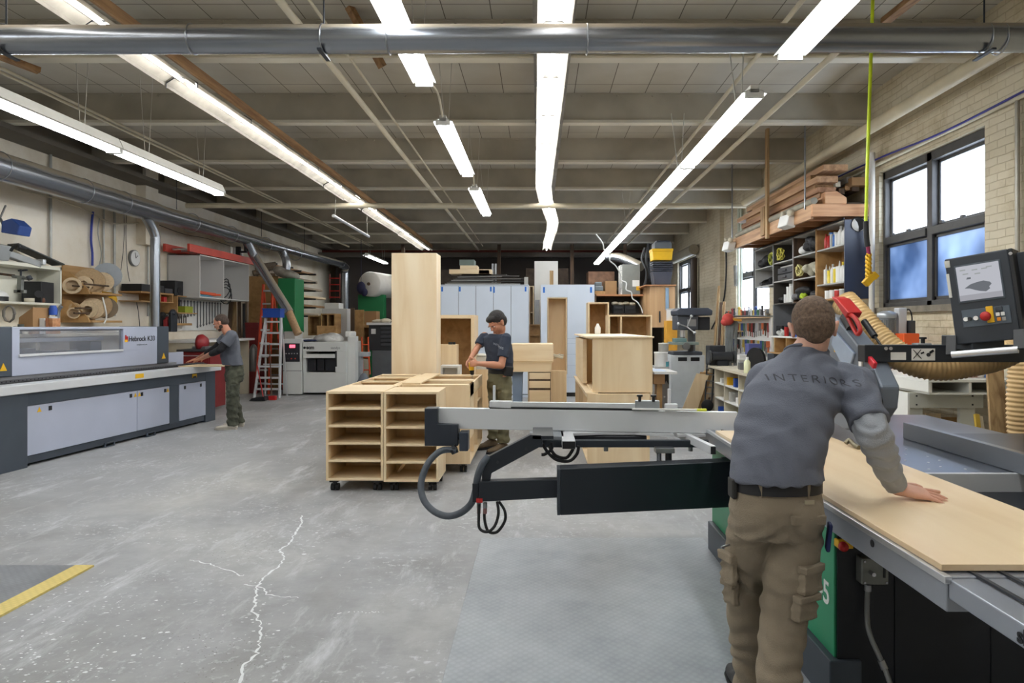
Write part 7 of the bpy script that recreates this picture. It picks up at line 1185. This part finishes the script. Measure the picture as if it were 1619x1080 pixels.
def head(mb, c, f, u, s=1.0, neck=None, nr=.058):
    """skull, jaw, brows, nose, lips, chin, ears; c centre of the skull"""
    f = unit(f); u = unit(V(u)-f*V(u).dot(f)); r = f.cross(u); c = V(c); R = Matrix((r, f, u)).transposed(); q = lambda a, b, d_: c+(r*a+f*b+u*d_)*s
    def e(a, b, d_, x, y, z, rt=(0,0,0)): mb.ell(q(a,b,d_), (x*s, y*s, z*s), R@Euler(rt).to_matrix(), 18, 12)
    e(0, -.012, .022, .077, .095, .088); e(0, .022, -.022, .062, .068, .080); e(0, .040, -.068, .040, .042, .036); e(0, .066, -.088, .020, .018, .018)
    e(0, .080, .022, .052, .012, .014)
    mb.loft([(q(0,.082,.012), r, f, .008*s, .010*s), (q(0,.092,-.006), r, f, .011*s, .012*s), (q(0,.100,-.022), r, f, .017*s, .013*s), (q(0,.088,-.032), r, f, .014*s, .008*s)], 12)
    e(.033, .066, -.016, .020, .014, .014); e(-.033, .066, -.016, .020, .014, .014); e(0, .084, -.049, .023, .011, .0065); e(0, .083, -.060, .020, .011, .0075)
    for sd in (-1, 1):
        e(sd*.080, -.006, -.010, .010, .019, .031, (0, sd*.25, 0)); e(sd*.085, -.010, .002, .009, .017, .020, (0, sd*.4, 0)); e(sd*.077, .0, -.032, .008, .010, .011)
    if neck is not None:
        limb(mb, [(V(neck), nr*1.12), (V(neck).lerp(q(0,-.022,-.06), .6), nr), (q(0,-.018,-.04), nr*.98)], 18)
    return q, R
def facebits(t, q, R, s, hairmat, brow=True, beard=None):
    for sd in (-1, 1):
        A(MB().ell(q(sd*.032, .0755, .002), (.0115*s, .009*s, .0045*s), R), 'eye', M((230,226,220), .3, 0, 0, name='eye_white'), t); A(MB().ell(q(sd*.032, .083, -.001), (.0052*s, .0035*s, .0042*s), R), 'iris', M((50,35,25), .2, 0, 0), t)
        A(MB().ell(q(sd*.032, .090, .018), (.019*s, .004*s, .0038*s), R), 'eyebrow', hairmat, t)
    A(MB().ell(q(0, .0945, -.0545), (.019*s, .0015*s, .0013*s), R), 'mouth_line', M((120,60,55), .6), t)
def hair(t, q, R, s, mat, parts, vox=.004, amp=.0015, label=None):
    mb = MB()
    for a, b, d_, x, y, z in parts: mb.ell(q(a,b,d_), (x*s, y*s, z*s), R, 20, 14)
    return blob('hair', mb, mat, t, vox, 2, lambda c, n: amp*noise.noise(c*90)+amp*.7*noise.noise(V((c.x*220, c.y*220, c.z*60))), label)
def torso(mb, stations, n=28, e=2.3):
    """stations: (centre, right vec, front vec, half width, half depth)"""
    mb.loft([(c, unit(r), unit(f), w, d) for c, r, f, w, d in stations], n, e); return mb
def drape(s, mat, size, origin, right, up, ray, target, parent, name, off=.0015, spacing=1.0):
    cu = bpy.data.curves.new(name, 'FONT'); cu.body = s; cu.size = size; cu.align_x = 'CENTER'; cu.space_character = spacing; tob = bpy.data.objects.new(name, cu); COL.objects.link(tob)
    dg = bpy.context.evaluated_depsgraph_get(); me = bpy.data.meshes.new_from_object(tob.evaluated_get(dg)); bpy.data.objects.remove(tob)
    bm = bmesh.new(); bm.from_mesh(me); bmesh.ops.triangulate(bm, faces=bm.faces); bmesh.ops.subdivide_edges(bm, edges=[e_ for e_ in bm.edges if e_.calc_length() > size*.18], cuts=2, use_grid_fill=True); bm.to_mesh(me); bm.free()
    wo = base(target); bv = BVHTree.FromPolygons([v.co+wo for v in target.data.vertices], [tuple(p.vertices) for p in target.data.polygons]); ray = unit(ray); k = 0
    for v in me.vertices:
        p = V(origin)+V(right)*v.co.x+V(up)*v.co.y; h = bv.ray_cast(p-ray*.6, ray)
        v.co = (h[0]-ray*off) if h[0] is not None else p
    po = base(parent); me.transform(Matrix.Translation(-po)); me.materials.clear(); me.materials.append(mat); o = bpy.data.objects.new(name, me); COL.objects.link(o); o.parent = parent; return o
def shoe(t, heel, toe, mat, sole, w_=.048, h=.075, name='shoe'):
    heel, toe = V(heel), V(toe); d = unit(toe-heel); L = (toe-heel).length; s_ = V((-d.y, d.x, 0)); mb = MB()
    z = lambda a: V((0,0,a))
    mb.loft([(heel+d*L*a+z(.018+hh/2), s_, V((0,0,1)), ww, hh/2) for a, ww, hh in ((.0, w_*.6, h*.8), (.08, w_*.78, h*1.0), (.25, w_*.85, h*1.25), (.42, w_*.86, h*1.1), (.6, w_*.98, h*.75), (.8, w_*1.0, h*.58), (.95, w_*.7, h*.45), (1.0, w_*.35, h*.35))], 16, 2.4)
    o = blob(name, mb, mat, t, .006, 2); sb_ = MB(); pts = [(-.5,.0),(-.35,.7),(.0,.75),(.3,.95),(.7,1.0),(.95,.7),(1.02,0)]
    poly = [heel+d*L*(.0+max(0, (a+.02)))+s_*w_*b for a, b in ((-.02,.3),(.03,.75),(.3,.8),(.6,1.02),(.82,1.0),(.97,.65),(1.02,.2))]; poly += [heel+d*L*(max(0, a+.02))-s_*w_*b for a, b in ((1.02,.2),(.97,.65),(.82,1.0),(.6,1.02),(.3,.8),(.03,.75),(-.02,.3))]
    sb_.prism([(p.x, p.y) for p in poly], 'z', .0, .024); A(sb_, 'sole', sole, o, .003); return o
def cloth(c, name, rough=.85, var=.10, sc=7.): return M(c, rough, 0, var, sc, .35, name, 260)
# ---------- man at the saw (seen from behind)
t = T('person', 'man in khaki cargo trousers seen from behind, leaning on the plywood at the saw', 'person', (.86, 2.45, 0))
pel = V((.862, 2.42, .93)); nk = V((1.080, 2.66, 1.435)); shL, shR = V((.905, 2.66, 1.335)), V((1.205, 2.54, 1.325))
hd_c = V((1.092, 2.645, 1.545)); f_ = unit((.25, .90, -.32)); u_ = unit((.04, .30, 1))
skin = skinmat((206,160,140)); b = MB(); elR, wrR = V((1.195, 2.37, 1.165)), V((1.318, 2.47, .962)); elL, wrL = V((.93, 2.88, 1.16)), V((1.14, 2.98, .955))
q, R = head(b, hd_c, f_, u_, 1.0, nk+V((-.01,-.01,.0)), .060)
rt = unit((shR-shL)); fr = unit(V((0,0,1)).cross(rt)); fr = unit(fr+V((0,0,-.45)))
st = [(V((.862,2.42,.86)), V((1,.02,0)), V((0,1,0)), .14, .105), (V((.865,2.43,.98)), V((1,.0,0)), V((0,1,-.2)), .135, .095), (V((.885,2.47,1.10)), V((1,-.08,0)), V((0,1,-.3)), .145, .095), (V((.94,2.53,1.24)), V((1,-.15,0)), V((.1,1,-.4)), .160, .10), (V((1.0,2.58,1.31)), rt, fr, .155, .10), (V((1.045,2.62,1.38)), rt, fr, .11, .075), (V((1.06,2.64,1.43)), rt, fr, .07, .06)]
torso(b, st)
limb(b, [(shR, .052), (shR.lerp(elR,.5), .046), (elR, .038), (elR.lerp(wrR,.35), .039), (wrR, .026)]); limb(b, [(shL, .052), (elL, .038), (wrL, .026)])
hand(b, wrR+V((.022,.0,-.020)), (1, -.12, -.16), (0,.22,-1), (.1, 1, .2), 1.06, (.03,.10,.10,.10), .1, .20); hand(b, wrL, (.7, .6, -.2), (0,0,-1), (.6,-.6,0), 1.0, (.1,)*4, .2)
hipL, knL, anL = V((.79, 2.45, .88)), V((.805, 2.60, .50)), V((.872, 2.74, .10)); hipR, knR, anR = V((.94, 2.42, .88)), V((.893, 2.42, .50)), V((.805, 2.30, .11))
limb(b, [(hipL, .07), (V((.790,2.50,.72)), .06), (knL, .044), (anL, .032), (anL+V((.01,.1,-.05)), .028)]); limb(b, [(hipR, .07), (V((.925,2.42,.72)), .06), (knR, .044), (anR, .032), (anR+V((.01,.1,-.06)), .028)])
body = blob('body', b, skin, t, .0036, 3)
HB = M((104,84,68), .8, 0, .4, 90, .6, 'brown_hair', 500)
hair(t, q, R, 1.0, HB, [(0, -.020, .030, .0815, .096, .090), (0, -.034, .000, .0775, .083, .080), (0, .030, .072, .060, .052, .040), (0, -.062, -.040, .050, .034, .050)], .0036, .0009, 'short brown hair greying at the sides')
facebits(t, q, R, 1.0, HB)
# shirt
SH = cloth((96,100,112), 'grey_shirt', .8, .06, 3)
def widen(st_, k): return [(c, r, f, w+k, d+k) for c, r, f, w, d in st_]
s_ = MB(); stS = [(V((.862,2.405,.992)), V((1,.02,0)), V((0,1,0)), .166, .125), (V((.866,2.42,1.035)), V((1,.0,0)), V((0,1,-.15)), .160, .120), (V((.885,2.45,1.10)), V((1,-.08,0)), V((0,1,-.3)), .168, .122), (V((.93,2.51,1.20)), V((1,-.15,0)), V((.1,1,-.4)), .180, .125), (V((.985,2.56,1.29)), rt, fr, .182, .124), (V((1.03,2.60,1.36)), rt, fr, .155, .105), (V((1.055,2.635,1.415)), rt, fr, .105, .084), (V((1.068,2.652,1.446)), rt, fr, .074, .072)]
torso(s_, stS, 36, 2.2)
limb(s_, [(shR+V((-.05,.02,.0)), .082), (shR+V((.0,0,-.004)), .079)]); sv = (elR-shR); s_.cyl(shR+V((-.01,0,.0)), shR+sv*.80, .078, .072, 24); 
limb(s_, [(shL+V((.05,0,.01)), .074), (shL, .068)]); s_.cyl(shL, shL.lerp(elL, .75), .070, .066, 24)
def shirt_wr(c, n):
    a = wrinkle(.0042, 7, 7, 10, 3)(c, n); w = math.exp(-((c.z-1.0)/.10)**2)
    # drape folds fanning from the right armpit and over the waist
    s1 = math.sin((c.x*.6+c.z*1.0)*62+4*noise.noise(c*5))*.005*max(0, 1-abs(c.z-1.16)/.16)
    s2 = math.sin(c.x*95+c.z*22+3*noise.noise(c*6))*.0042*w*(1 if n.y < .2 else .5)
    d = (c-V((1.12,2.46,1.40))); s3 = .009*math.sin(d.length*85+3*noise.noise(c*7))*math.exp(-((d.length-.1)/.09)**2)
    return a+s1*.7+s2*.8+s3*.6
shirt = blob('t_shirt', s_, SH, t, .0055, 4, shirt_wr)
drape('INTERIORS', M((44,47,56), .6, 0, .1), .043, V((1.022, 2.3, 1.372)), V((1.2,-.12,-.10)), V((.05,.06,1)), (0,1,-.22), shirt, t, 'shirt_lettering', .002, 1.35)
cr = cat([V((1.068,2.652,1.436))+unit(rt)*.080*math.cos(a)+unit(fr)*.073*math.sin(a)+V((0,0,.010)) for a in [i*PI/6 for i in range(12)]], 2, True); A(MB().tube(cr, .007, 8, closed=True), 'collar', SH, shirt)
# under sleeve with cuff
LS = cloth((150,154,160), 'pale_sleeve', .8, .06, 4); l_ = MB(); e2 = elR+V((.0,.0,0)); limb(l_, [(shR.lerp(elR,.45), .058), (shR.lerp(elR,.8), .061), (e2, .060), (e2.lerp(wrR,.35), .056), (e2.lerp(wrR,.75), .046)], 22); l_.cyl(e2.lerp(wrR,.7), wrR+V((.012,.0,-.012)), .046, .037, 22)
def sl_wr(c, n): p = (c-elR); u2 = unit(wrR-elR); h = p.dot(u2); return .0035*math.sin(h*110+5*noise.noise(c*12))*(1 if abs(h) < .2 else .3)+.004*noise.noise(c*22)
slv = blob('under_sleeve', l_, LS, t, .005, 3, sl_wr, 'pale grey long sleeve'); 
l2 = MB(); limb(l2, [(shL.lerp(elL,.4), .056), (elL, .055), (elL.lerp(wrL,.7), .045)], 18); l2.cyl(elL.lerp(wrL,.6), wrL, .045, .037, 18); blob('under_sleeve', l2, LS, t, .007, 2, None, 'pale grey long sleeve')
# trousers
KH = cloth((136,123,104), 'khaki_cotton', .85, .10, 5); p_ = MB()
torso(p_, [(V((.862,2.42,.995)), V((1,0,0)), V((0,1,0)), .150, .108), (V((.862,2.42,.93)), V((1,0,0)), V((0,1,0)), .158, .115), (V((.864,2.42,.86)), V((1,0,0)), V((0,1,0)), .166, .122), (V((.864,2.43,.79)), V((1,0,0)), V((0,1,0)), .160, .115)], 30, 2.5)
p_.ell((.80, 2.365, .87), (.08,.07,.09)); p_.ell((.93, 2.355, .87), (.082,.07,.09))
limb(p_, [(V((.790,2.44,.84)), .092), (V((.792,2.50,.72)), .088), (knL+V((0,.0,.05)), .076), (knL, .074), (knL.lerp(anL,.5), .070), (knL.lerp(anL,.78), .062)], 22); p_.cyl(knL.lerp(anL,.78), anL+V((.0,.0,-.045)), .062, .064, 22)
limb(p_, [(V((.935,2.42,.84)), .098), (V((.925,2.42,.72)), .094), (knR+V((0,0,.05)), .083), (knR, .082), (knR.lerp(anR,.5), .078), (knR.lerp(anR,.78), .070)], 22); p_.cyl(knR.lerp(anR,.78), anR+V((0,0,-.02)), .070, .073, 22)
def pant_wr(c, n):
    a = wrinkle(.005, 6, 6, 9, 9)(c, n)
    low = max(0, min(1, (.52-c.z)/.25)); s1 = .006*low*math.sin(c.z*78+c.x*18+5*noise.noise(V((c.x*9, c.y*9, c.z*5))))
    seat = math.exp(-((c.z-.80)/.05)**2)*.0045*math.sin((c.z*1.0+abs(c.x-.865)*.7)*95)
    knee = math.exp(-((c.z-.58)/.12)**2)*.004*math.sin((c.z+.5*c.x)*80+4*noise.noise(c*7))
    return a+s1+seat+knee
pants = blob('cargo_trousers', p_, KH, t, .0052, 3, pant_wr)
def pocket(c, w_, h_, d, nrm, name='pocket', flap=True):
    n_ = unit(nrm); r_ = unit(V((0,0,1)).cross(n_)); u__ = n_.cross(r_); R_ = Matrix((r_, n_, u__)).transposed(); mb = MB(); mb.obx(V(c), (w_, d*2, h_), R_)
    o = blob(name, mb, KH, pants, .005, 5, wrinkle(.009, 14, 14, 20, c[0]*9))
    if flap: blob('pocket_flap', MB().obx(V(c)+u__*h_*.42+n_*.010, (w_*1.06, d*2, h_*.30), R_), KH, o, .004, 3, wrinkle(.004, 14, 14, 14, 2))
    return o
pocket((.955,2.348,.655), .10, .095, .020, (.55,-.84,0)); pocket((.938,2.345,.558), .10, .085, .020, (.5,-.87,0)); pocket((.712,2.49,.64), .08, .11, .013, (-1,-.35,0)); pocket((.728,2.52,.54), .07, .08, .013, (-1,-.4,0))
for cx, w_ in ((.935, .125), (.765, .055)): blob('back_pocket_flap', MB().obx((cx, 2.302 if cx > .9 else 2.325, .875), (w_, .02, .034), (0,0,.08 if cx > .9 else -.6)), KH, pants, .004, 3, wrinkle(.002, 20, 20, 20))
A(MB().obx((.937, 2.299, .938), (.034, .005, .014), (.15,0,.05)), 'waist_label', M((172,160,136), .8), pants, .001)
bl = MB(); bl.loft([((.862,2.42,.955), V((1,0,0)), V((0,1,0)), .158, .117), ((.862,2.42,.998), V((1,0,0)), V((0,1,0)), .156, .115)], 36, 2.4); A(bl, 'belt', M((30,30,34), .55, 0, .1), t)
for a in (-1.05, -2.15, -.25): A(MB().obx((.862+.160*math.cos(a), 2.42+.118*math.sin(a), .975), (.014, .008, .058), (0,0,a+PI/2)), 'belt_loop', KH, pants, .002)
A(MB().obx((.700,2.40,.965), (.02, .06, .07), (0,0,0)), 'belt_pouch', M((40,38,36), .7), t, .006); A(MB().obx((1.030,2.36,.80), (.014, .05, .10), (0,.1,-.3)), 'pocket_cloth', M((28,38,84), .7), t, .006)
A(MB().cyl((.70,2.44,.745), (.665,2.42,.742), .004), 'pencil', STEEL, t)
shoe(t, (.842,2.68,0), (.87,2.97,0), M((52,52,54), .7), RUBBER); shoe(t, (.828,2.20,0), (.85,2.50,0), M((52,52,54), .7), RUBBER)
# ---------- man with the drill (centre)
t = T('person', 'man in a dark t-shirt and olive trousers drilling into a birch cabinet', 'person', (P(785,700,8.3).x, 8.3, 0))
sk = skinmat((190,132,104)); b = MB(); Y = 8.25
hc = P(786, 508, 8.22); f_ = unit((-.62, -.55, -.62)); u_ = unit((-.45, -.25, .9)); nk = P(789, 527, 8.27)
hc = P(786, 510.5, 8.2); q, R = head(b, hc, f_, u_, 1.2, nk, .062)
sL, sR = P(766, 531, 8.42), P(800, 533, 8.12); eL, wL = P(756, 548, 8.35), P(744, 567, 8.18); eR, wR = P(793, 578, 8.02), P(756, 575, 7.98)
rt = unit(sR-sL); fr = unit(rt.cross(V((0,0,1)))); fr = fr if fr.x < 0 else -fr
st = [(P(789,600,8.3), rt, fr, .12, .08), (P(790,582,8.3), rt, fr, .145, .115), (P(790,562,8.3), rt, fr, .162, .125), (P(787,545,8.29), rt, fr, .175, .12), (P(785,534,8.28), rt, fr, .170, .10), (P(787,528,8.27), rt, fr, .09, .07)]
torso(b, st); limb(b, [(sL,.05), (eL,.038), (eL.lerp(wL,.4),.040), (wL,.027)]); limb(b, [(sR,.05), (eR,.042), (eR.lerp(wR,.35),.044), (wR,.028)])
hand(b, wL, (-.25, -.15, -1), (.4,-.4,-.2), (-.5,-.6,.2), 1.0, (.6,.6,.65,.7), .5, .04); hand(b, wR, (-1, .1, .0), (.1, .9, -.3), (0, .2, 1), 1.0, (.6,.6,.65,.7), .5, .04)
hL, kL, aL = P(781,598,8.38), P(782,645,8.42), P(779,690,8.42); hR, kR, aR = P(798,598,8.2), P(798,648,8.12), P(795,697,8.15)
limb(b, [(hL,.06), (kL,.045), (aL,.033)]); limb(b, [(hR,.06), (kR,.045), (aR,.033)])
blob('body', b, sk, t, .0055, 2)
DH = M((34,30,28), .7, 0, .3, 40, .5, 'dark_hair', 200); hair(t, q, R, 1.2, DH, [(0, -.022, .036, .084, .098, .090), (0, -.04, .0, .078, .078, .078), (0, .038, .078, .062, .050, .034)], .0055, .003, 'short black hair'); facebits(t, q, R, 1.2, DH)
NV = cloth((48,56,72), 'navy_shirt'); s_ = MB(); torso(s_, [(c, r, f, w+.022, d+.022) for c, r, f, w, d in [(P(790,584,8.3), rt, fr, .158, .125)]+st[2:]], 30)
limb(s_, [(sL-V((0,0,.015)),.062), (sL.lerp(eL,.2),.062)]); s_.cyl(sL, sL.lerp(eL,.85), .062, .066, 20); limb(s_, [(sR-V((0,0,.015)),.068), (sR.lerp(eR,.2),.068)]); s_.cyl(sR, sR.lerp(eR,.72), .074, .070, 20)
shirt = blob('t_shirt', s_, NV, t, .008, 3, wrinkle(.006, 8, 8, 10, 5)); n_ = unit(fr+V((0,0,-.1)))
drape('INTERIORS', M((165,172,182), .6), .036, P(777,549,8.0), unit(rt)*1.0+V((0,0,-.28)), V((0,0,1)), -fr, shirt, t, 'shirt_lettering', .004, 1.1)
OL = cloth((112,108,82), 'olive_trousers', .85, .14); p_ = MB(); torso(p_, [(P(790,590,8.3), rt, fr, .158, .12), (P(790,603,8.3), rt, fr, .165, .13), (P(790,614,8.3), rt, fr, .15, .12)], 26)
limb(p_, [(hL-V((0,0,.05)),.09), (kL,.074), (kL.lerp(aL,.75),.068)]); p_.cyl(kL.lerp(aL,.75), aL+V((0,0,-.02)), .068, .078, 18); limb(p_, [(hR-V((0,0,.05)),.095), (kR,.080), (kR.lerp(aR,.75),.072)]); p_.cyl(kR.lerp(aR,.75), aR+V((0,0,-.02)), .072, .082, 18)
pants = blob('trousers', p_, OL, t, .008, 3, lambda c, n: wrinkle(.009, 8, 8, 14, 7)(c, n)+.006*math.sin(c.z*60+c.x*20)*max(0, min(1, (.45-c.z)/.2)))
bl = MB(); bl.loft([(P(790,590,8.3), rt, fr, .168, .128), (P(790,584,8.3), rt, fr, .166, .126)], 28); A(bl, 'belt', BLACK, t)
blob('tool_pouch', MB().obx(P(804,587,8.1), (.10,.08,.12), (0,.1,.3)), M((26,26,30), .6), t, .01, 3)
SHB = M((98,82,62), .8, 0, .2, 12); fz = lambda p: V((p.x, p.y, 0)); shoe(t, fz(aL)+V((.05,.03,0)), fz(aL)+V((-.19,-.16,0)), SHB, RUBBER, .05, .085, 'boot'); shoe(t, fz(aR)+V((.06,.03,0)), fz(aR)+V((-.18,-.15,0)), SHB, RUBBER, .05, .085, 'boot')
dr = T('cordless_drill', 'yellow and black cordless drill held over the cabinet by the man', 'drill', P(745,585,8.05)); c = P(745.5, 579, 8.02)
A(MB().cyl(c+V((0,0,.05)), c-V((0,0,.05)), .034, .03).box(c.x-.03, c.x+.01, c.y-.03, c.y+.03, c.z-.03, c.z+.045), 'housing', YELLOW, dr, .004); A(MB().cyl(c-V((-.005,0,.05)), c-V((-.008,0,.105)), .028, .02), 'chuck', BLACK, dr); A(MB().cyl(c-V((-.008,0,.105)), c-V((-.008,0,.155)), .004), 'drill_bit', STEEL, dr); A(MB().bar(c+V((.01,0,.02)), c+V((.13,-.01,.03)), .035, .045), 'handle', BLACK, dr, .006)
# ---------- man at the edge bander (left)
t = T('person', 'man in a grey t-shirt over black sleeves feeding a board into the edge bander', 'person', (P(368,672,9.95).x, 9.95, 0))
sk = skinmat((188,132,106)); b = MB(); hc = P(349, 510.5, 9.98); f_ = unit((-.86, -.12, -.5)); u_ = unit((-.5, 0, .87)); nk = P(358.5, 524, 10.0); q, R = head(b, hc, f_, u_, 1.06, nk, .058)
sN, sF = P(366, 530, 9.80), P(361, 529, 10.20); eN, wN = P(348, 553, 9.72), P(318, 567.3, 10.3); eF, wF = P(341, 550, 10.28), P(312, 567.3, 10.55)
rt = unit(sN-sF); fr = unit((-1, 0, 0)); tk = [(372,590), (367,575), (364,560), (364,545), (363,533), (360,527)]
st = [(P(tk[0][0],tk[0][1],9.98), rt, fr, .10, .08), (P(*tk[1],9.98), rt, fr, .15, .13), (P(*tk[2],9.98), rt, unit((-1,0,-.15)), .15, .13), (P(*tk[3],9.98), rt, unit((-1,0,-.35)), .165, .12), (P(*tk[4],9.99), rt, unit((-1,0,-.45)), .16, .10), (P(*tk[5],10.0), rt, unit((-1,0,-.5)), .09, .075)]
torso(b, st); limb(b, [(sN,.052), (eN,.042), (eN.lerp(wN,.35),.044), (wN,.028)]); limb(b, [(sF,.05), (eF,.04), (wF,.028)])
hand(b, wN, (-.8, .35, -.25), (0,0,-1), (.3,.9,0), 1.05, (.12,.12,.15,.2), .2, .12); hand(b, wF, (-.9, .0, -.25), (0,0,-1), (.1,-.9,0), 1.05, (.12,.12,.15,.2), .2, .12)
hN, kN, aN = P(369,588,9.88), P(367,632,9.86), P(368,670,9.92); hF, kF, aF = P(366,588,10.1), P(370,630,10.12), P(378,666,10.2)
limb(b, [(hN+V((.06,0,-.05)),.05), (kN,.042), (aN,.034)]); limb(b, [(hF+V((.04,0,-.05)),.05), (kF,.042), (aF,.034)]); blob('body', b, sk, t, .0065, 2)
DB = M((62,48,40), .8, 0, .3, 40, .4, 'dark_brown_hair', 200); hair(t, q, R, 1.06, DB, [(0, -.024, .030, .082, .092, .086), (0, -.045, .0, .076, .07, .072)], .0065, .002, 'very short dark hair'); facebits(t, q, R, 1.06, DB)
blob('beard', MB().ell(q(0,.045,-.078), (.046,.04,.028), R).ell(q(.05,.01,-.06), (.018,.03,.03), R).ell(q(-.05,.01,-.06), (.018,.03,.03), R), DB, t, .006, 2)
s_ = MB(); torso(s_, [(P(368,577,9.98), rt, fr, .185, .158)]+[(c, r, f, w+.024, d+.026) for c, r, f, w, d in st[2:]], 30); limb(s_, [(sN,.078), (sN.lerp(eN,.2),.076)]); s_.cyl(sN, sN.lerp(eN,.62), .077, .078, 20); limb(s_, [(sF,.074), (sF.lerp(eF,.2),.072)]); s_.cyl(sF, sF.lerp(eF,.6), .072, .074, 20)
blob('t_shirt', s_, cloth((92,96,106), 'mid_grey_shirt'), t, .009, 3, wrinkle(.006, 8, 8, 10, 1))
bs_ = MB(); limb(bs_, [(sN.lerp(eN,.45),.058), (eN,.056)]); bs_.cyl(eN, eN.lerp(wN,.42), .056, .048, 18); limb(bs_, [(sF.lerp(eF,.45),.054), (eF,.052)]); bs_.cyl(eF, eF.lerp(wF,.5), .052, .045, 18)
blob('black_sleeves', bs_, M((20,20,26), .8), t, .008, 2, wrinkle(.004, 14, 14, 14, 2))
CM = M((70,72,60), .9, 0, .55, 11, .3, 'stained_trousers', 200); p_ = MB(); torso(p_, [(P(370,577,9.98), rt, fr, .16, .135), (P(371,592,9.98), rt, fr, .17, .145), (P(370,603,9.98), rt, fr, .16, .13)], 26)
limb(p_, [(hN-V((0,0,.06)),.10), (kN,.084), (kN.lerp(aN,.75),.076)]); p_.cyl(kN.lerp(aN,.75), aN+V((0,0,-.02)), .076, .084, 18); limb(p_, [(hF-V((0,0,.06)),.10), (kF,.082), (kF.lerp(aF,.75),.074)]); p_.cyl(kF.lerp(aF,.75), aF+V((0,0,-.02)), .074, .080, 18)
pants = blob('trousers', p_, CM, t, .009, 3, lambda c, n: wrinkle(.010, 8, 8, 14, 4)(c, n)+.007*math.sin(c.z*55+c.x*20)*max(0, min(1, (.5-c.z)/.2)))
blob('cargo_pocket', MB().obx(P(371,618,9.78), (.13,.04,.18), (0,.05,0)), CM, pants, .009, 3, wrinkle(.012, 12, 12, 14))
LSH = M((196,190,178), .7); shoe(t, fz(aN)+V((.07,.0,0)), fz(aN)+V((-.23,-.06,0)), LSH, M((170,165,155), .7), .05, .08, 'trainer'); shoe(t, fz(aF)+V((.07,.02,0)), fz(aF)+V((-.22,-.06,0)), LSH, M((170,165,155), .7), .05, .08, 'trainer')
